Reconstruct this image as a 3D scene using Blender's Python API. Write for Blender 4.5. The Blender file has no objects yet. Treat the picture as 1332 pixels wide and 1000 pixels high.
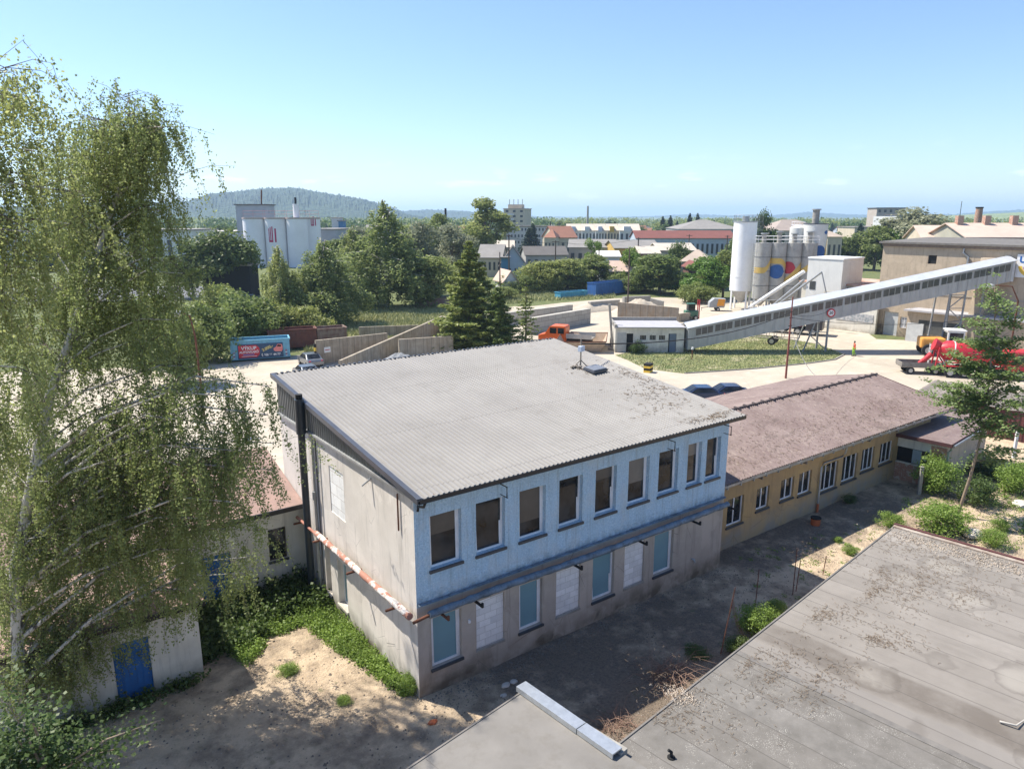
import bpy, bmesh, math, random
import numpy as np
from mathutils import Vector, Matrix, Euler
S = bpy.context.scene
COL = S.collection
random.seed(7)
R_ = math.radians
pi = math.pi

# ---------------------------------------------------------------- camera
CH = 16.0; PITCH = .23; YAW = .936; FPX = 936.85
Fv = Vector((math.cos(PITCH)*math.cos(YAW), math.cos(PITCH)*math.sin(YAW), -math.sin(PITCH)))
Rv = Vector((math.sin(YAW), -math.cos(YAW), 0)); Uv = Rv.cross(Fv)
cd = bpy.data.cameras.new('camera'); cam = bpy.data.objects.new('camera', cd); COL.objects.link(cam)
cam.matrix_world = Matrix((( Rv.x, Uv.x, -Fv.x, 0), (Rv.y, Uv.y, -Fv.y, 0), (Rv.z, Uv.z, -Fv.z, CH), (0, 0, 0, 1)))
cd.sensor_width = 36; cd.lens = FPX/1332*36; cd.clip_start = .3; cd.clip_end = 40000
S.camera = cam
# ---------------------------------------------------------------- light
SUN = Vector((-.34, .56, 1)).normalized()
w = bpy.data.worlds.new('World'); S.world = w; w.use_nodes = True
wn = w.node_tree.nodes; wl = w.node_tree.links
bg = wn['Background']; sky = wn.new('ShaderNodeTexSky'); sky.sky_type = 'NISHITA'; sky.sun_disc = False
sky.sun_elevation = math.asin(SUN.z); sky.sun_rotation = math.atan2(SUN.x, SUN.y)
sky.air_density = 1.0; sky.dust_density = .3; sky.ozone_density = 1.4
tc = wn.new('ShaderNodeTexCoord'); mp = wn.new('ShaderNodeMapping'); mp.inputs['Scale'].default_value = (9, 9, 45)
cn = wn.new('ShaderNodeTexNoise'); cn.inputs['Scale'].default_value = 1.3; cn.inputs['Detail'].default_value = 5
cr = wn.new('ShaderNodeMapRange'); cr.inputs[1].default_value = .60; cr.inputs[2].default_value = .74
sp = wn.new('ShaderNodeSeparateXYZ'); b1 = wn.new('ShaderNodeMapRange'); b1.inputs[1].default_value = .09; b1.inputs[2].default_value = .045
b2 = wn.new('ShaderNodeMapRange'); b2.inputs[1].default_value = .008; b2.inputs[2].default_value = .02
m1 = wn.new('ShaderNodeMath'); m1.operation = 'MULTIPLY'; m2 = wn.new('ShaderNodeMath'); m2.operation = 'MULTIPLY'; m3 = wn.new('ShaderNodeMath'); m3.operation = 'MULTIPLY'; m3.inputs[1].default_value = .32
mx = wn.new('ShaderNodeMix'); mx.data_type = 'RGBA'; mx.inputs[7].default_value = (11, 11.5, 12, 1)
wl.new(tc.outputs['Generated'], mp.inputs[0]); wl.new(mp.outputs[0], cn.inputs['Vector']); wl.new(cn.outputs[0], cr.inputs[0])
wl.new(tc.outputs['Generated'], sp.inputs[0]); wl.new(sp.outputs[2], b1.inputs[0]); wl.new(sp.outputs[2], b2.inputs[0])
wl.new(b1.outputs[0], m1.inputs[0]); wl.new(b2.outputs[0], m1.inputs[1]); wl.new(m1.outputs[0], m2.inputs[0]); wl.new(cr.outputs[0], m2.inputs[1])
wl.new(m2.outputs[0], m3.inputs[0]); tn = wn.new('ShaderNodeMix'); tn.data_type = 'RGBA'; tn.blend_type = 'MULTIPLY'; tn.inputs[0].default_value = 1; tn.inputs[7].default_value = (.80, .885, 1.04, 1)
wl.new(sky.outputs[0], tn.inputs[6]); wl.new(m3.outputs[0], mx.inputs[0]); wl.new(tn.outputs[2], mx.inputs[6]); wl.new(mx.outputs[2], bg.inputs[0])
bg.inputs['Strength'].default_value = .10
sl = bpy.data.lights.new('sun', 'SUN'); sl.energy = 4.5; sl.angle = R_(.55); sl.color = (1, .94, .84)
so = bpy.data.objects.new('sun', sl); COL.objects.link(so); so.rotation_euler = SUN.to_track_quat('Z', 'Y').to_euler(); so.location = (0, 0, 60)
S.view_settings.view_transform = 'Standard'; S.view_settings.look = 'None'; S.view_settings.exposure = .97; S.view_settings.gamma = 1
S.cycles.max_bounces = 8; S.cycles.transparent_max_bounces = 4; S.cycles.volume_bounces = 1

# ---------------------------------------------------------------- pixel helpers (photograph pixels -> real points)
def ray(u, v): return Fv + Rv*((u-666)/FPX) - Uv*((v-500)/FPX)
def G(u, v, z=0.0):
    d = ray(u, v); t = (z-CH)/d.z; return Vector((d.x*t, d.y*t, z))
def D(u, v, dist):
    d = ray(u, v); t = dist/math.hypot(d.x, d.y); return Vector((d.x*t, d.y*t, CH+d.z*t))
def hd(p): return math.hypot(p[0], p[1])
def ztop(u, v, g): return D(u, v, hd(g)).z
def pxm(g): return (Vector((g[0], g[1], g[2]-CH)).dot(Fv))/FPX   # metres per photo pixel at g

# ---------------------------------------------------------------- mesh builder
class MB:
    def __init__(s): s.v = []; s.f = []; s.s = []; s.M = None
    def add(s, vs, fs, smooth=False):
        o = len(s.v)
        s.v += [tuple(s.M @ Vector(p)) if s.M is not None else tuple(p) for p in vs]
        s.f += [tuple(i+o for i in f) for f in fs]; s.s += [smooth]*len(fs); return s
    def quad(s, a, b, c, d): return s.add([a, b, c, d], [(0, 1, 2, 3)])
    def poly(s, pts): return s.add(pts, [tuple(range(len(pts)))])
    def box(s, x0, x1, y0, y1, z0, z1):
        if x0 > x1: x0, x1 = x1, x0
        if y0 > y1: y0, y1 = y1, y0
        if z0 > z1: z0, z1 = z1, z0
        return s.add([(x0,y0,z0),(x1,y0,z0),(x1,y1,z0),(x0,y1,z0),(x0,y0,z1),(x1,y0,z1),(x1,y1,z1),(x0,y1,z1)],
                     [(0,3,2,1),(4,5,6,7),(0,1,5,4),(1,2,6,5),(2,3,7,6),(3,0,4,7)])
    def obox(s, c, sx, sy, sz, rz=0, tilt=None):
        Rm = Euler((tilt[0] if tilt else 0, tilt[1] if tilt else 0, rz)).to_matrix(); c = Vector(c); vs = []
        for k in (-.5, .5):
            for i, j in ((-.5,-.5),(.5,-.5),(.5,.5),(-.5,.5)): vs.append(c + Rm @ Vector((i*sx, j*sy, k*sz)))
        return s.add(vs, [(0,3,2,1),(4,5,6,7),(0,1,5,4),(1,2,6,5),(2,3,7,6),(3,0,4,7)])
    def prism(s, pts, z0, z1):
        n = len(pts); a = sum(pts[i][0]*pts[(i+1)%n][1]-pts[(i+1)%n][0]*pts[i][1] for i in range(n))
        if a < 0: pts = pts[::-1]
        vs = [(p[0], p[1], z0) for p in pts]+[(p[0], p[1], z1) for p in pts]
        return s.add(vs, [tuple(range(n))[::-1], tuple(range(n, 2*n))]+[(i, (i+1) % n, (i+1) % n+n, i+n) for i in range(n)])
    def extr(s, pts, off):   # closed planar polygon (3D) extruded by vector
        n = len(pts); off = Vector(off); vs = [Vector(p) for p in pts]+[Vector(p)+off for p in pts]
        return s.add(vs, [tuple(range(n))[::-1], tuple(range(n, 2*n))]+[(i, (i+1) % n, (i+1) % n+n, i+n) for i in range(n)])
    def tube(s, pts, rad, n=8, caps=True, smooth=True):
        pts = [Vector(p) for p in pts]
        if not hasattr(rad, '__len__'): rad = [rad]*len(pts)
        vs = []; fs = []
        for i, p in enumerate(pts):
            t = (pts[min(i+1, len(pts)-1)]-pts[max(i-1, 0)]).normalized()
            a = Vector((0, 0, 1)) if abs(t.z) < .9 else Vector((1, 0, 0))
            e1 = t.cross(a).normalized(); e2 = t.cross(e1)
            for k in range(n):
                an = 2*pi*k/n; vs.append(p+(e1*math.cos(an)+e2*math.sin(an))*rad[i])
        for i in range(len(pts)-1):
            for k in range(n):
                fs.append((i*n+k, i*n+(k+1) % n, (i+1)*n+(k+1) % n, (i+1)*n+k))
        s.add(vs, fs, smooth)
        if caps:
            s.add(vs[:n], [tuple(range(n))]); s.add(vs[-n:], [tuple(range(n))[::-1]])
        return s
    def cyl(s, x, y, z0, z1, r, n=24, r1=None, smooth=True): return s.tube([(x, y, z0), (x, y, z1)], [r, r if r1 is None else r1], n, True, smooth)
    def build(s, name, mat, parent=None, bevel=0, kind=None):
        me = bpy.data.meshes.new(name)
        vs = s.v
        if parent is not None:
            W = parent.matrix_basis.copy(); p = parent.parent
            while p: W = p.matrix_basis @ W; p = p.parent
            Wi = W.inverted(); vs = [tuple(Wi @ Vector(v)) for v in vs]
        me.from_pydata(vs, [], s.f); me.polygons.foreach_set('use_smooth', s.s)
        me.materials.append(mat); me.update()
        if s.f: 
            bm = bmesh.new(); bm.from_mesh(me); bmesh.ops.remove_doubles(bm, verts=bm.verts, dist=1e-5) if bevel else None
            if bevel:
                bmesh.ops.recalc_face_normals(bm, faces=bm.faces)
                bmesh.ops.bevel(bm, geom=[e for e in bm.edges if len(e.link_faces) == 2 and e.calc_face_angle(0) > .5], offset=bevel, segments=2, affect='EDGES', profile=.6)
            bm.to_mesh(me); bm.free()
        o = bpy.data.objects.new(name, me); COL.objects.link(o); o.parent = parent
        if kind: o['kind'] = kind
        return o
def tag(o, label, cat, group=None, kind=None):
    o['label'] = label; o['category'] = cat
    if group: o['group'] = group
    if kind: o['kind'] = kind
    return o
def thing(name, label, cat, loc=(0, 0, 0), rz=0, group=None):
    o = bpy.data.objects.new(name, None); COL.objects.link(o); o.location = loc; o.rotation_euler = (0, 0, rz)
    o.empty_display_size = .3
    o.matrix_basis = Matrix.Translation(loc) @ Matrix.Rotation(rz, 4, 'Z')
    return tag(o, label, cat, group)
def move(o, loc, rz=0, sc=None):
    o.location = loc; o.rotation_euler = (0, 0, rz)
    if sc: o.scale = sc
def copy_tree(o, parent=None):
    c = o.copy(); COL.objects.link(c); c.parent = parent
    for ch in [x for x in bpy.data.objects if x.parent == o]: copy_tree(ch, c)
    return c

# ---------------------------------------------------------------- materials
MATS = {}
class NT:
    def __init__(s, name):
        s.m = bpy.data.materials.new(name); s.m.use_nodes = True; s.t = s.m.node_tree; s.n = s.t.nodes; s.l = s.t.links
        s.p = s.n['Principled BSDF']; s.tc = s.n.new('ShaderNodeTexCoord').outputs['Object']
    def val(s, x):  return x
    def lk(s, a, b):
        if isinstance(a, (int, float)): b.default_value = a
        elif isinstance(a, tuple): b.default_value = a if len(a) == 4 else (*a, 1)
        else: s.l.new(a, b)
    def map(s, scale=(1, 1, 1), rot=(0, 0, 0), vec=None):
        n = s.n.new('ShaderNodeMapping'); n.inputs['Scale'].default_value = scale; n.inputs['Rotation'].default_value = rot
        s.l.new(vec or s.tc, n.inputs[0]); return n.outputs[0]
    def noise(s, sc, det=4, rough=.55, vec=None, dist=0):
        n = s.n.new('ShaderNodeTexNoise'); n.inputs['Scale'].default_value = sc; n.inputs['Detail'].default_value = det
        n.inputs['Roughness'].default_value = rough; n.inputs['Distortion'].default_value = dist; s.l.new(vec or s.tc, n.inputs['Vector']); return n.outputs[0]
    def vor(s, sc, vec=None, feat='F1', out=0):
        n = s.n.new('ShaderNodeTexVoronoi'); n.feature = feat; n.inputs['Scale'].default_value = sc; s.l.new(vec or s.tc, n.inputs['Vector']); return n.outputs[out]
    def rng(s, x, a, b, c=0., d=1.):
        n = s.n.new('ShaderNodeMapRange'); s.l.new(x, n.inputs[0])
        for i, q in enumerate((a, b, c, d)): n.inputs[i+1].default_value = q
        return n.outputs[0]
    def math(s, op, a, b=0.):
        n = s.n.new('ShaderNodeMath'); n.operation = op; s.lk(a, n.inputs[0]); s.lk(b, n.inputs[1]); return n.outputs[0]
    def mix(s, f, a, b, blend='MIX'):
        n = s.n.new('ShaderNodeMix'); n.data_type = 'RGBA'; n.blend_type = blend; s.lk(f, n.inputs[0]); s.lk(a, n.inputs[6]); s.lk(b, n.inputs[7]); return n.outputs[2]
    def xyz(s, vec=None):
        n = s.n.new('ShaderNodeSeparateXYZ'); s.l.new(vec or s.tc, n.inputs[0]); return n.outputs
    def bump(s, h, st=.3, d=.02):
        n = s.n.new('ShaderNodeBump'); n.inputs['Strength'].default_value = st; n.inputs['Distance'].default_value = d; s.l.new(h, n.inputs['Height']); s.l.new(n.outputs[0], s.p.inputs['Normal'])
    def fin(s, col, rough=.85, metal=0., spec=None):
        s.lk(col, s.p.inputs['Base Color']); s.lk(rough, s.p.inputs['Roughness']); s.lk(metal, s.p.inputs['Metallic'])
        if spec is not None: s.p.inputs['Specular IOR Level'].default_value = spec
        return s.m
def gmat(name, c, c2=None, sc=2., rough=.85, metal=0., bump=.15, bsc=None, bd=.02, streak=0, dirt=(.1, .085, .06), dirtamt=.0):
    if name in MATS: return MATS[name]
    t = NT(name); c2 = c2 or tuple(x*.75 for x in c)
    a = t.mix(t.rng(t.noise(sc, 6, .6), .3, .7), c, c2)
    if streak: a = t.mix(t.math('MULTIPLY', t.rng(t.noise(3, 4, .6, t.map((2.2, 2.2, .18))), .52, .75), streak), a, dirt)
    if dirtamt: a = t.mix(t.math('MULTIPLY', t.rng(t.noise(sc*3.3, 8, .7), .5, .72), dirtamt), a, dirt)
    if bump: t.bump(t.noise(bsc or sc*8, 6, .65), bump, bd)
    MATS[name] = t.fin(a, rough, metal); return MATS[name]
def leafmat(name, c, c2, trans=.35, vary=.5):
    t = NT(name); geo = t.n.new('ShaderNodeNewGeometry')
    r = geo.outputs['Random Per Island']
    oi = t.n.new('ShaderNodeObjectInfo')
    a = t.mix(r, c, c2); a = t.mix(t.math('MULTIPLY', t.rng(t.noise(.55, 3), .35, .65), .5), a, tuple(x*.6 for x in c))
    hs = t.n.new('ShaderNodeHueSaturation'); t.l.new(a, hs.inputs['Color'])
    t.l.new(t.rng(oi.outputs['Random'], 0, 1, 1-.35*vary, 1+.35*vary), hs.inputs['Value']); t.l.new(t.rng(oi.outputs['Random'], 0, 1, .5+.035*vary, .5-.03*vary), hs.inputs['Hue'])
    a = hs.outputs[0]
    tr = t.n.new('ShaderNodeBsdfTranslucent'); ms = t.n.new('ShaderNodeMixShader'); ms.inputs[0].default_value = trans
    t.l.new(a, tr.inputs[0]); t.l.new(t.p.outputs[0], ms.inputs[1]); t.l.new(tr.outputs[0], ms.inputs[2])
    t.l.new(ms.outputs[0], t.n['Material Output'].inputs[0]); t.p.inputs['Specular IOR Level'].default_value = .35
    return t.fin(a, .5)
def rgb(h): return tuple(((int(h[i:i+2], 16)/255)/12.92 if int(h[i:i+2], 16)/255 < .04045 else ((int(h[i:i+2], 16)/255+.055)/1.055)**2.4) for i in (0, 2, 4))

# main building materials
def m_bluestucco():
    t = NT('blue_stucco'); v = t.vor(22, out=0); n = t.noise(13, 6, .8); n2 = t.noise(1.2, 5, .6)
    a = t.mix(t.rng(n, .38, .62), (.31, .48, .62), (.55, .70, .82))
    a = t.mix(t.rng(t.noise(11, 8, .8), .54, .64, 0, .85), a, (.74, .82, .87))
    a = t.mix(t.rng(t.noise(7, 9, .85, t.map((1, 1, 1), (0, 0, 1))), .58, .68, 0, .8), a, (.20, .31, .42))
    a = t.mix(t.rng(n2, .45, .8, 0, .5), a, (.36, .46, .54))
    a = t.mix(t.rng(t.noise(2.5, 6, .7, t.map((2.5, 2.5, .16))), .52, .72, 0, .65), a, (.22, .27, .30))
    a = t.mix(t.rng(t.noise(.7, 5, .65), .5, .62, 0, .35), a, (.58, .60, .60))
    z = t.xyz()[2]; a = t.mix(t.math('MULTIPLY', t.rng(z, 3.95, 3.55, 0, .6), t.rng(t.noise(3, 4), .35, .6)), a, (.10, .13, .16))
    t.bump(t.math('ADD', n, v), .9, .03); return t.fin(a, .93)
def m_render(name, c, c2, base=(.13, .105, .075), zb=.9):
    t = NT(name); a = t.mix(t.rng(t.noise(.8, 7, .62), .3, .7), c, c2)
    a = t.mix(t.rng(t.noise(2.2, 5, .7, t.map((1.6, 1.6, .12))), .52, .74, 0, .7), a, tuple(x*.45 for x in c))
    a = t.mix(t.rng(t.noise(14, 7, .8), .6, .72, 0, .4), a, tuple(x*.55 for x in c))
    z = t.xyz()[2]; a = t.mix(t.math('MULTIPLY', t.rng(z, zb, zb-.75), t.rng(t.noise(1.6, 6), .3, .62, .25, 1)), a, base)
    a = t.mix(t.rng(t.noise(.45, 4, .6, None, .6), .54, .57, 0, .28), a, tuple(q*1.18 for q in c)); ck = t.vor(1.3, t.map((1, 1, .7)), 'DISTANCE_TO_EDGE'); a = t.mix(t.math('MULTIPLY', t.math('LESS_THAN', ck, .006), t.rng(t.noise(.5, 3), .5, .6, 0, .7)), a, tuple(q*.3 for q in c)); t.bump(t.noise(24, 7, .75), .45, .02); return t.fin(a, .93)
def m_roof():
    t = NT('grey_trapezoid_sheet'); x, y, z = t.xyz()
    a = t.mix(t.rng(t.noise(.35, 5), .3, .7), (.255, .238, .215), (.31, .292, .265))
    a = t.mix(t.rng(t.noise(1.5, 5, .65, t.map((9, .3, 1))), .5, .8, 0, .45), a, (.17, .16, .145))
    vl = t.math('FRACT', t.math('DIVIDE', t.math('ADD', x, .13), .195)); a = t.mix(t.math('MULTIPLY', t.math('LESS_THAN', vl, .46), .38), a, (.12, .112, .10))
    ov = t.math('LESS_THAN', t.math('FRACT', t.math('DIVIDE', y, 4.4)), .008); a = t.mix(t.math('MULTIPLY', ov, .5), a, (.10, .09, .08))
    dz = t.math('MULTIPLY', t.rng(x, 6.5, 15.5), t.rng(t.noise(1.3, 7, .75), .5, .68))
    a = t.mix(t.math('MULTIPLY', dz, .45), a, (.13, .105, .08))
    a = t.mix(t.rng(t.noise(.9, 7, .75), .55, .68, 0, .35), a, (.16, .145, .12)); a = t.mix(t.math('MULTIPLY', t.math('LESS_THAN', t.vor(1.6), .05), .7), a, (.16, .08, .045)); t.bump(t.noise(.8, 3), .25, .12); return t.fin(a, .55, .0)
def m_purple():
    t = NT('purple_brown_sheet'); x, y, z = t.xyz()
    a = t.mix(t.rng(t.noise(.5, 6), .3, .7), (.15, .104, .095), (.225, .17, .155))
    a = t.mix(t.rng(t.noise(5, 8, .8, t.map((2, .6, 1))), .52, .68, 0, .8), a, (.34, .28, .23))
    a = t.mix(t.rng(t.noise(1.1, 6, .7, t.map((.5, 1.4, 1))), .55, .72, 0, .7), a, (.085, .065, .055))
    t.bump(t.noise(30, 5), .2, .015); return t.fin(a, .8)
def m_bitumen():
    t = NT('bitumen_roof'); x, y, z = t.xyz()
    a = t.mix(t.rng(t.noise(.45, 7, .65), .3, .7), (.20, .178, .152), (.285, .258, .225))
    a = t.mix(t.rng(t.noise(1.3, 6, .7, t.map((2.2, .22, 1))), .5, .75, 0, .5), a, (.14, .125, .11))
    # gravelled half, left of the seam
    left = t.math('LESS_THAN', t.math('ADD', x, t.math('MULTIPLY', t.noise(.8, 3), .5)), 6.6)
    gl = t.mix(t.rng(t.noise(1.1, 6, .7), .35, .7), (.125, .115, .10), (.20, .185, .165))
    sp_ = t.math('MULTIPLY', t.math('LESS_THAN', t.vor(30), .26), t.rng(t.noise(1.0, 6, .75), .50, .62))
    gl = t.mix(sp_, gl, (.55, .52, .46))
    a = t.mix(left, a, gl)
    # dark worn band
    xb = t.math('ADD', x, t.math('MULTIPLY', t.noise(.5, 3), .7))
    band = t.math('MULTIPLY', t.rng(xb, 7.7, 8.0), t.rng(xb, 9.15, 9.0))
    a = t.mix(t.math('MULTIPLY', t.math('MULTIPLY', band, t.rng(t.noise(1.2, 6, .7), .3, .6, .4, 1)), .65), a, (.085, .066, .05))
    band2 = t.math('MULTIPLY', t.rng(xb, 6.65, 6.7), t.rng(xb, 7.7, 7.65)); a = t.mix(t.math('MULTIPLY', band2, .35), a, (.22, .205, .19))
    wnz = t.n.new('ShaderNodeTexWhiteNoise'); wnz.noise_dimensions = '1D'; t.l.new(t.math('FLOOR', t.math('ADD', x, t.math('MULTIPLY', t.noise(.6, 2), .06))), wnz.inputs['W'])
    a = t.mix(t.math('MULTIPLY', wnz.outputs[0], .32), a, (.115, .10, .082))
    # sheet seams every metre
    fr = t.math('FRACT', t.math('ADD', x, t.math('MULTIPLY', t.noise(.6, 2), .06))); sm = t.math('LESS_THAN', fr, .03)
    a = t.mix(t.math('MULTIPLY', sm, .7), a, (.08, .07, .06))
    # puddle stains
    wv = t.n.new('ShaderNodeVectorMath'); wv.operation = 'ADD'; cbn = t.n.new('ShaderNodeCombineXYZ'); t.l.new(t.math('MULTIPLY', t.noise(.9, 4), 1.6), cbn.inputs[0]); t.l.new(t.math('MULTIPLY', t.noise(1.1, 4), 1.2), cbn.inputs[1]); t.l.new(t.map((1, 1, 0)), wv.inputs[0]); t.l.new(cbn.outputs[0], wv.inputs[1]); pv = t.vor(.36, wv.outputs[0]); ring = t.math('MULTIPLY', t.rng(pv, .22, .30), t.rng(pv, .33, .31)); pale = t.rng(pv, .30, .12)
    a = t.mix(t.math('MULTIPLY', pale, t.rng(t.noise(.9, 5), .45, .6, 0, .6)), a, (.29, .265, .225))
    a = t.mix(t.math('MULTIPLY', ring, .35), a, (.10, .085, .07))
    lit = t.math('MULTIPLY', t.rng(t.noise(7, 10, .85), .60, .67), t.rng(t.noise(.55, 4), .46, .60)); a = t.mix(t.math('MULTIPLY', lit, .8), a, (.22, .16, .11))
    t.bump(t.math('ADD', t.noise(60, 4, .7), t.math('MULTIPLY', sm, -1.2)), .35, .012); return t.fin(a, .9)
def m_ground():
    t = NT('soil_ground'); x, y, z = t.xyz()
    big = t.noise(.22, 7, .62); med = t.noise(1.1, 8, .68); fine = t.noise(9, 8, .75)
    sand = t.mix(t.rng(med, .3, .7), (.66, .52, .36), (.50, .375, .25)); dark = t.mix(t.rng(fine, .3, .7), (.125, .094, .068), (.29, .23, .17))
    lane = t.math('MULTIPLY', t.math('MULTIPLY', t.rng(x, 10.2, 12.5), t.rng(x, 30, 20)), t.math('MULTIPLY', t.rng(y, 12.5, 14), t.rng(y, 20.5, 18)))  # blue block's shade painted into the soil: mixes in more dark earth here
    lane = t.math('MAXIMUM', lane, t.math('MULTIPLY', t.math('MULTIPLY', t.rng(y, 16.6, 17.9), t.rng(x, 25, 28)), t.rng(x, 46, 38)))  # same painted shade along the ochre wall, out to its shadow edge
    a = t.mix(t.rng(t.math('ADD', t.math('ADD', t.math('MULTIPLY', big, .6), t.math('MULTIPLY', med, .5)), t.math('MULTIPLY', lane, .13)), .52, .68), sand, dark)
    rub = t.math('LESS_THAN', t.vor(7), .16); a = t.mix(t.math('MULTIPLY', rub, t.rng(med, .5, .65)), a, (.42, .38, .33))
    a = t.mix(t.math('MULTIPLY', t.rng(fine, .56, .7), .5), a, (.10, .08, .06))
    gr = t.mix(t.rng(t.noise(.9, 6), .3, .7), (.075, .105, .03), (.16, .17, .06))
    d = t.math('SQRT', t.math('ADD', t.math('MULTIPLY', x, x), t.math('MULTIPLY', y, y)))
    gz = t.math('MULTIPLY', t.rng(t.math('ADD', d, t.math('MULTIPLY', big, 20)), 90, 100), 1)
    a = t.mix(gz, a, gr)
    weeds = t.math('MULTIPLY', t.rng(t.noise(1.7, 7, .75), .60, .68), .55); a = t.mix(weeds, a, (.085, .11, .035))
    f = t.mix(t.rng(t.noise(.008, 3, .5), .45, .55), (.055, .085, .03), (.20, .22, .09)); a = t.mix(t.rng(d, 380, 700), a, f)
    t.bump(t.math('ADD', med, t.math('MULTIPLY', fine, .8)), 1.0, .16); return t.fin(a, .97)
def m_yard():
    t = NT('dusty_concrete'); x, y, z = t.xyz()
    a = t.mix(t.rng(t.noise(.11, 6, .6), .3, .7), (.50, .435, .335), (.36, .31, .24))
    a = t.mix(t.rng(t.noise(.06, 5, .7, None, 1.5), .54, .62, 0, .4), a, (.27, .23, .18))
    a = t.mix(t.rng(t.noise(.7, 7, .75), .52, .72, 0, .5), a, (.64, .58, .48))
    a = t.mix(t.rng(t.noise(.35, 6, .7, t.map((.35, 2, 1), (0, 0, .5))), .56, .72, 0, .5), a, (.31, .27, .21))
    a = t.mix(t.rng(t.noise(.5, 6, .75, t.map((.12, 2.6, 1), (0, 0, -.55))), .5, .68, 0, .55), a, (.36, .31, .24))
    j = t.math('MAXIMUM', t.math('LESS_THAN', t.math('FRACT', t.math('MULTIPLY', t.math('ADD', x, y), .17)), .012), t.math('LESS_THAN', t.math('FRACT', t.math('MULTIPLY', t.math('SUBTRACT', x, y), .17)), .012))
    a = t.mix(t.math('MULTIPLY', j, .3), a, (.25, .22, .18))
    t.bump(t.noise(5, 6), .2, .03); return t.fin(a, .95)
def m_panelconc(name='precast_concrete', c=(.44, .38, .29), pitch=1.0, stain=(.19, .14, .09)):
    t = NT(name); x, y, z = t.xyz()
    a = t.mix(t.rng(t.noise(1.2, 7, .65), .3, .7), c, tuple(q*.62 for q in c))
    a = t.mix(t.rng(t.noise(2.4, 5, .65, t.map((1, 1, .15))), .48, .72, 0, .7), a, stain)
    j = t.math('LESS_THAN', t.math('FRACT', t.math('DIVIDE', x, pitch)), .05)
    a = t.mix(t.math('MULTIPLY', j, .65), a, (.06, .05, .04)); t.bump(t.math('SUBTRACT', t.noise(16, 6), j), .4, .03); return t.fin(a, .95)
def m_blocks(name, c, w_, h_, mort=(.2, .19, .17), sc=1, axis='x'):
    t = NT(name); b = t.n.new('ShaderNodeTexBrick'); xx = t.xyz(); cb = t.n.new('ShaderNodeCombineXYZ')
    t.l.new(xx[0] if axis == 'x' else xx[1], cb.inputs[0]); t.l.new(xx[2], cb.inputs[1]); t.l.new(cb.outputs[0], b.inputs[0])
    b.inputs['Scale'].default_value = 1; b.inputs['Brick Width'].default_value = w_; b.inputs['Row Height'].default_value = h_; b.inputs['Mortar Size'].default_value = .012*sc
    b.inputs['Color1'].default_value = (*c, 1); b.inputs['Color2'].default_value = (*[q*.82 for q in c], 1); b.inputs['Mortar'].default_value = (*mort, 1)
    a = t.mix(t.rng(t.noise(3, 6, .7), .5, .75, 0, .5), b.outputs[0], tuple(q*.55 for q in c))
    t.bump(t.math('SUBTRACT', t.noise(20, 5), b.outputs[1]), .5, .02); return t.fin(a, .93)
def m_ribbed(name, c, axis=0, pitch=.25, rough=.5, metal=0., c2=None, streak=.4, bump=.6):
    if name in MATS: return MATS[name]
    t = NT(name); q = t.xyz(); s_ = t.math('SINE', t.math('MULTIPLY', q[axis], 2*pi/pitch))
    a = t.mix(t.rng(t.noise(1.1, 5), .3, .7), c, c2 or tuple(k*.78 for k in c)); a = t.mix(t.rng(t.noise(2.2, 5, .65, t.map((1, 1, .15))), .5, .75, 0, streak), a, tuple(k*.45 for k in c))
    t.bump(s_, bump, .04); MATS[name] = t.fin(a, rough, metal); return MATS[name]
def m_glass(name='dark_glass', c=(.012, .014, .016), r=.04):
    if name in MATS: return MATS[name]
    t = NT(name); oi = t.n.new('ShaderNodeObjectInfo'); mpn = t.n.new('ShaderNodeMapping'); t.l.new(t.tc, mpn.inputs[0]); cbx = t.n.new('ShaderNodeCombineXYZ'); t.l.new(t.math('MULTIPLY', oi.outputs['Random'], 40), cbx.inputs[0]); t.l.new(cbx.outputs[0], mpn.inputs['Location'])
    a = t.mix(t.rng(t.noise(1.1, 3, .5, mpn.outputs[0]), .40, .62), c, tuple(q*2.2+.01 for q in c)); a = t.mix(t.rng(t.noise(2.3, 5, .6, mpn.outputs[0]), .55, .62, 0, .6), a, tuple(q*.4 for q in c)); t.bump(t.noise(.7, 2, .5, mpn.outputs[0]), .12, .05)
    MATS[name] = t.fin(a, r, 0, .38); return MATS[name]
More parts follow.
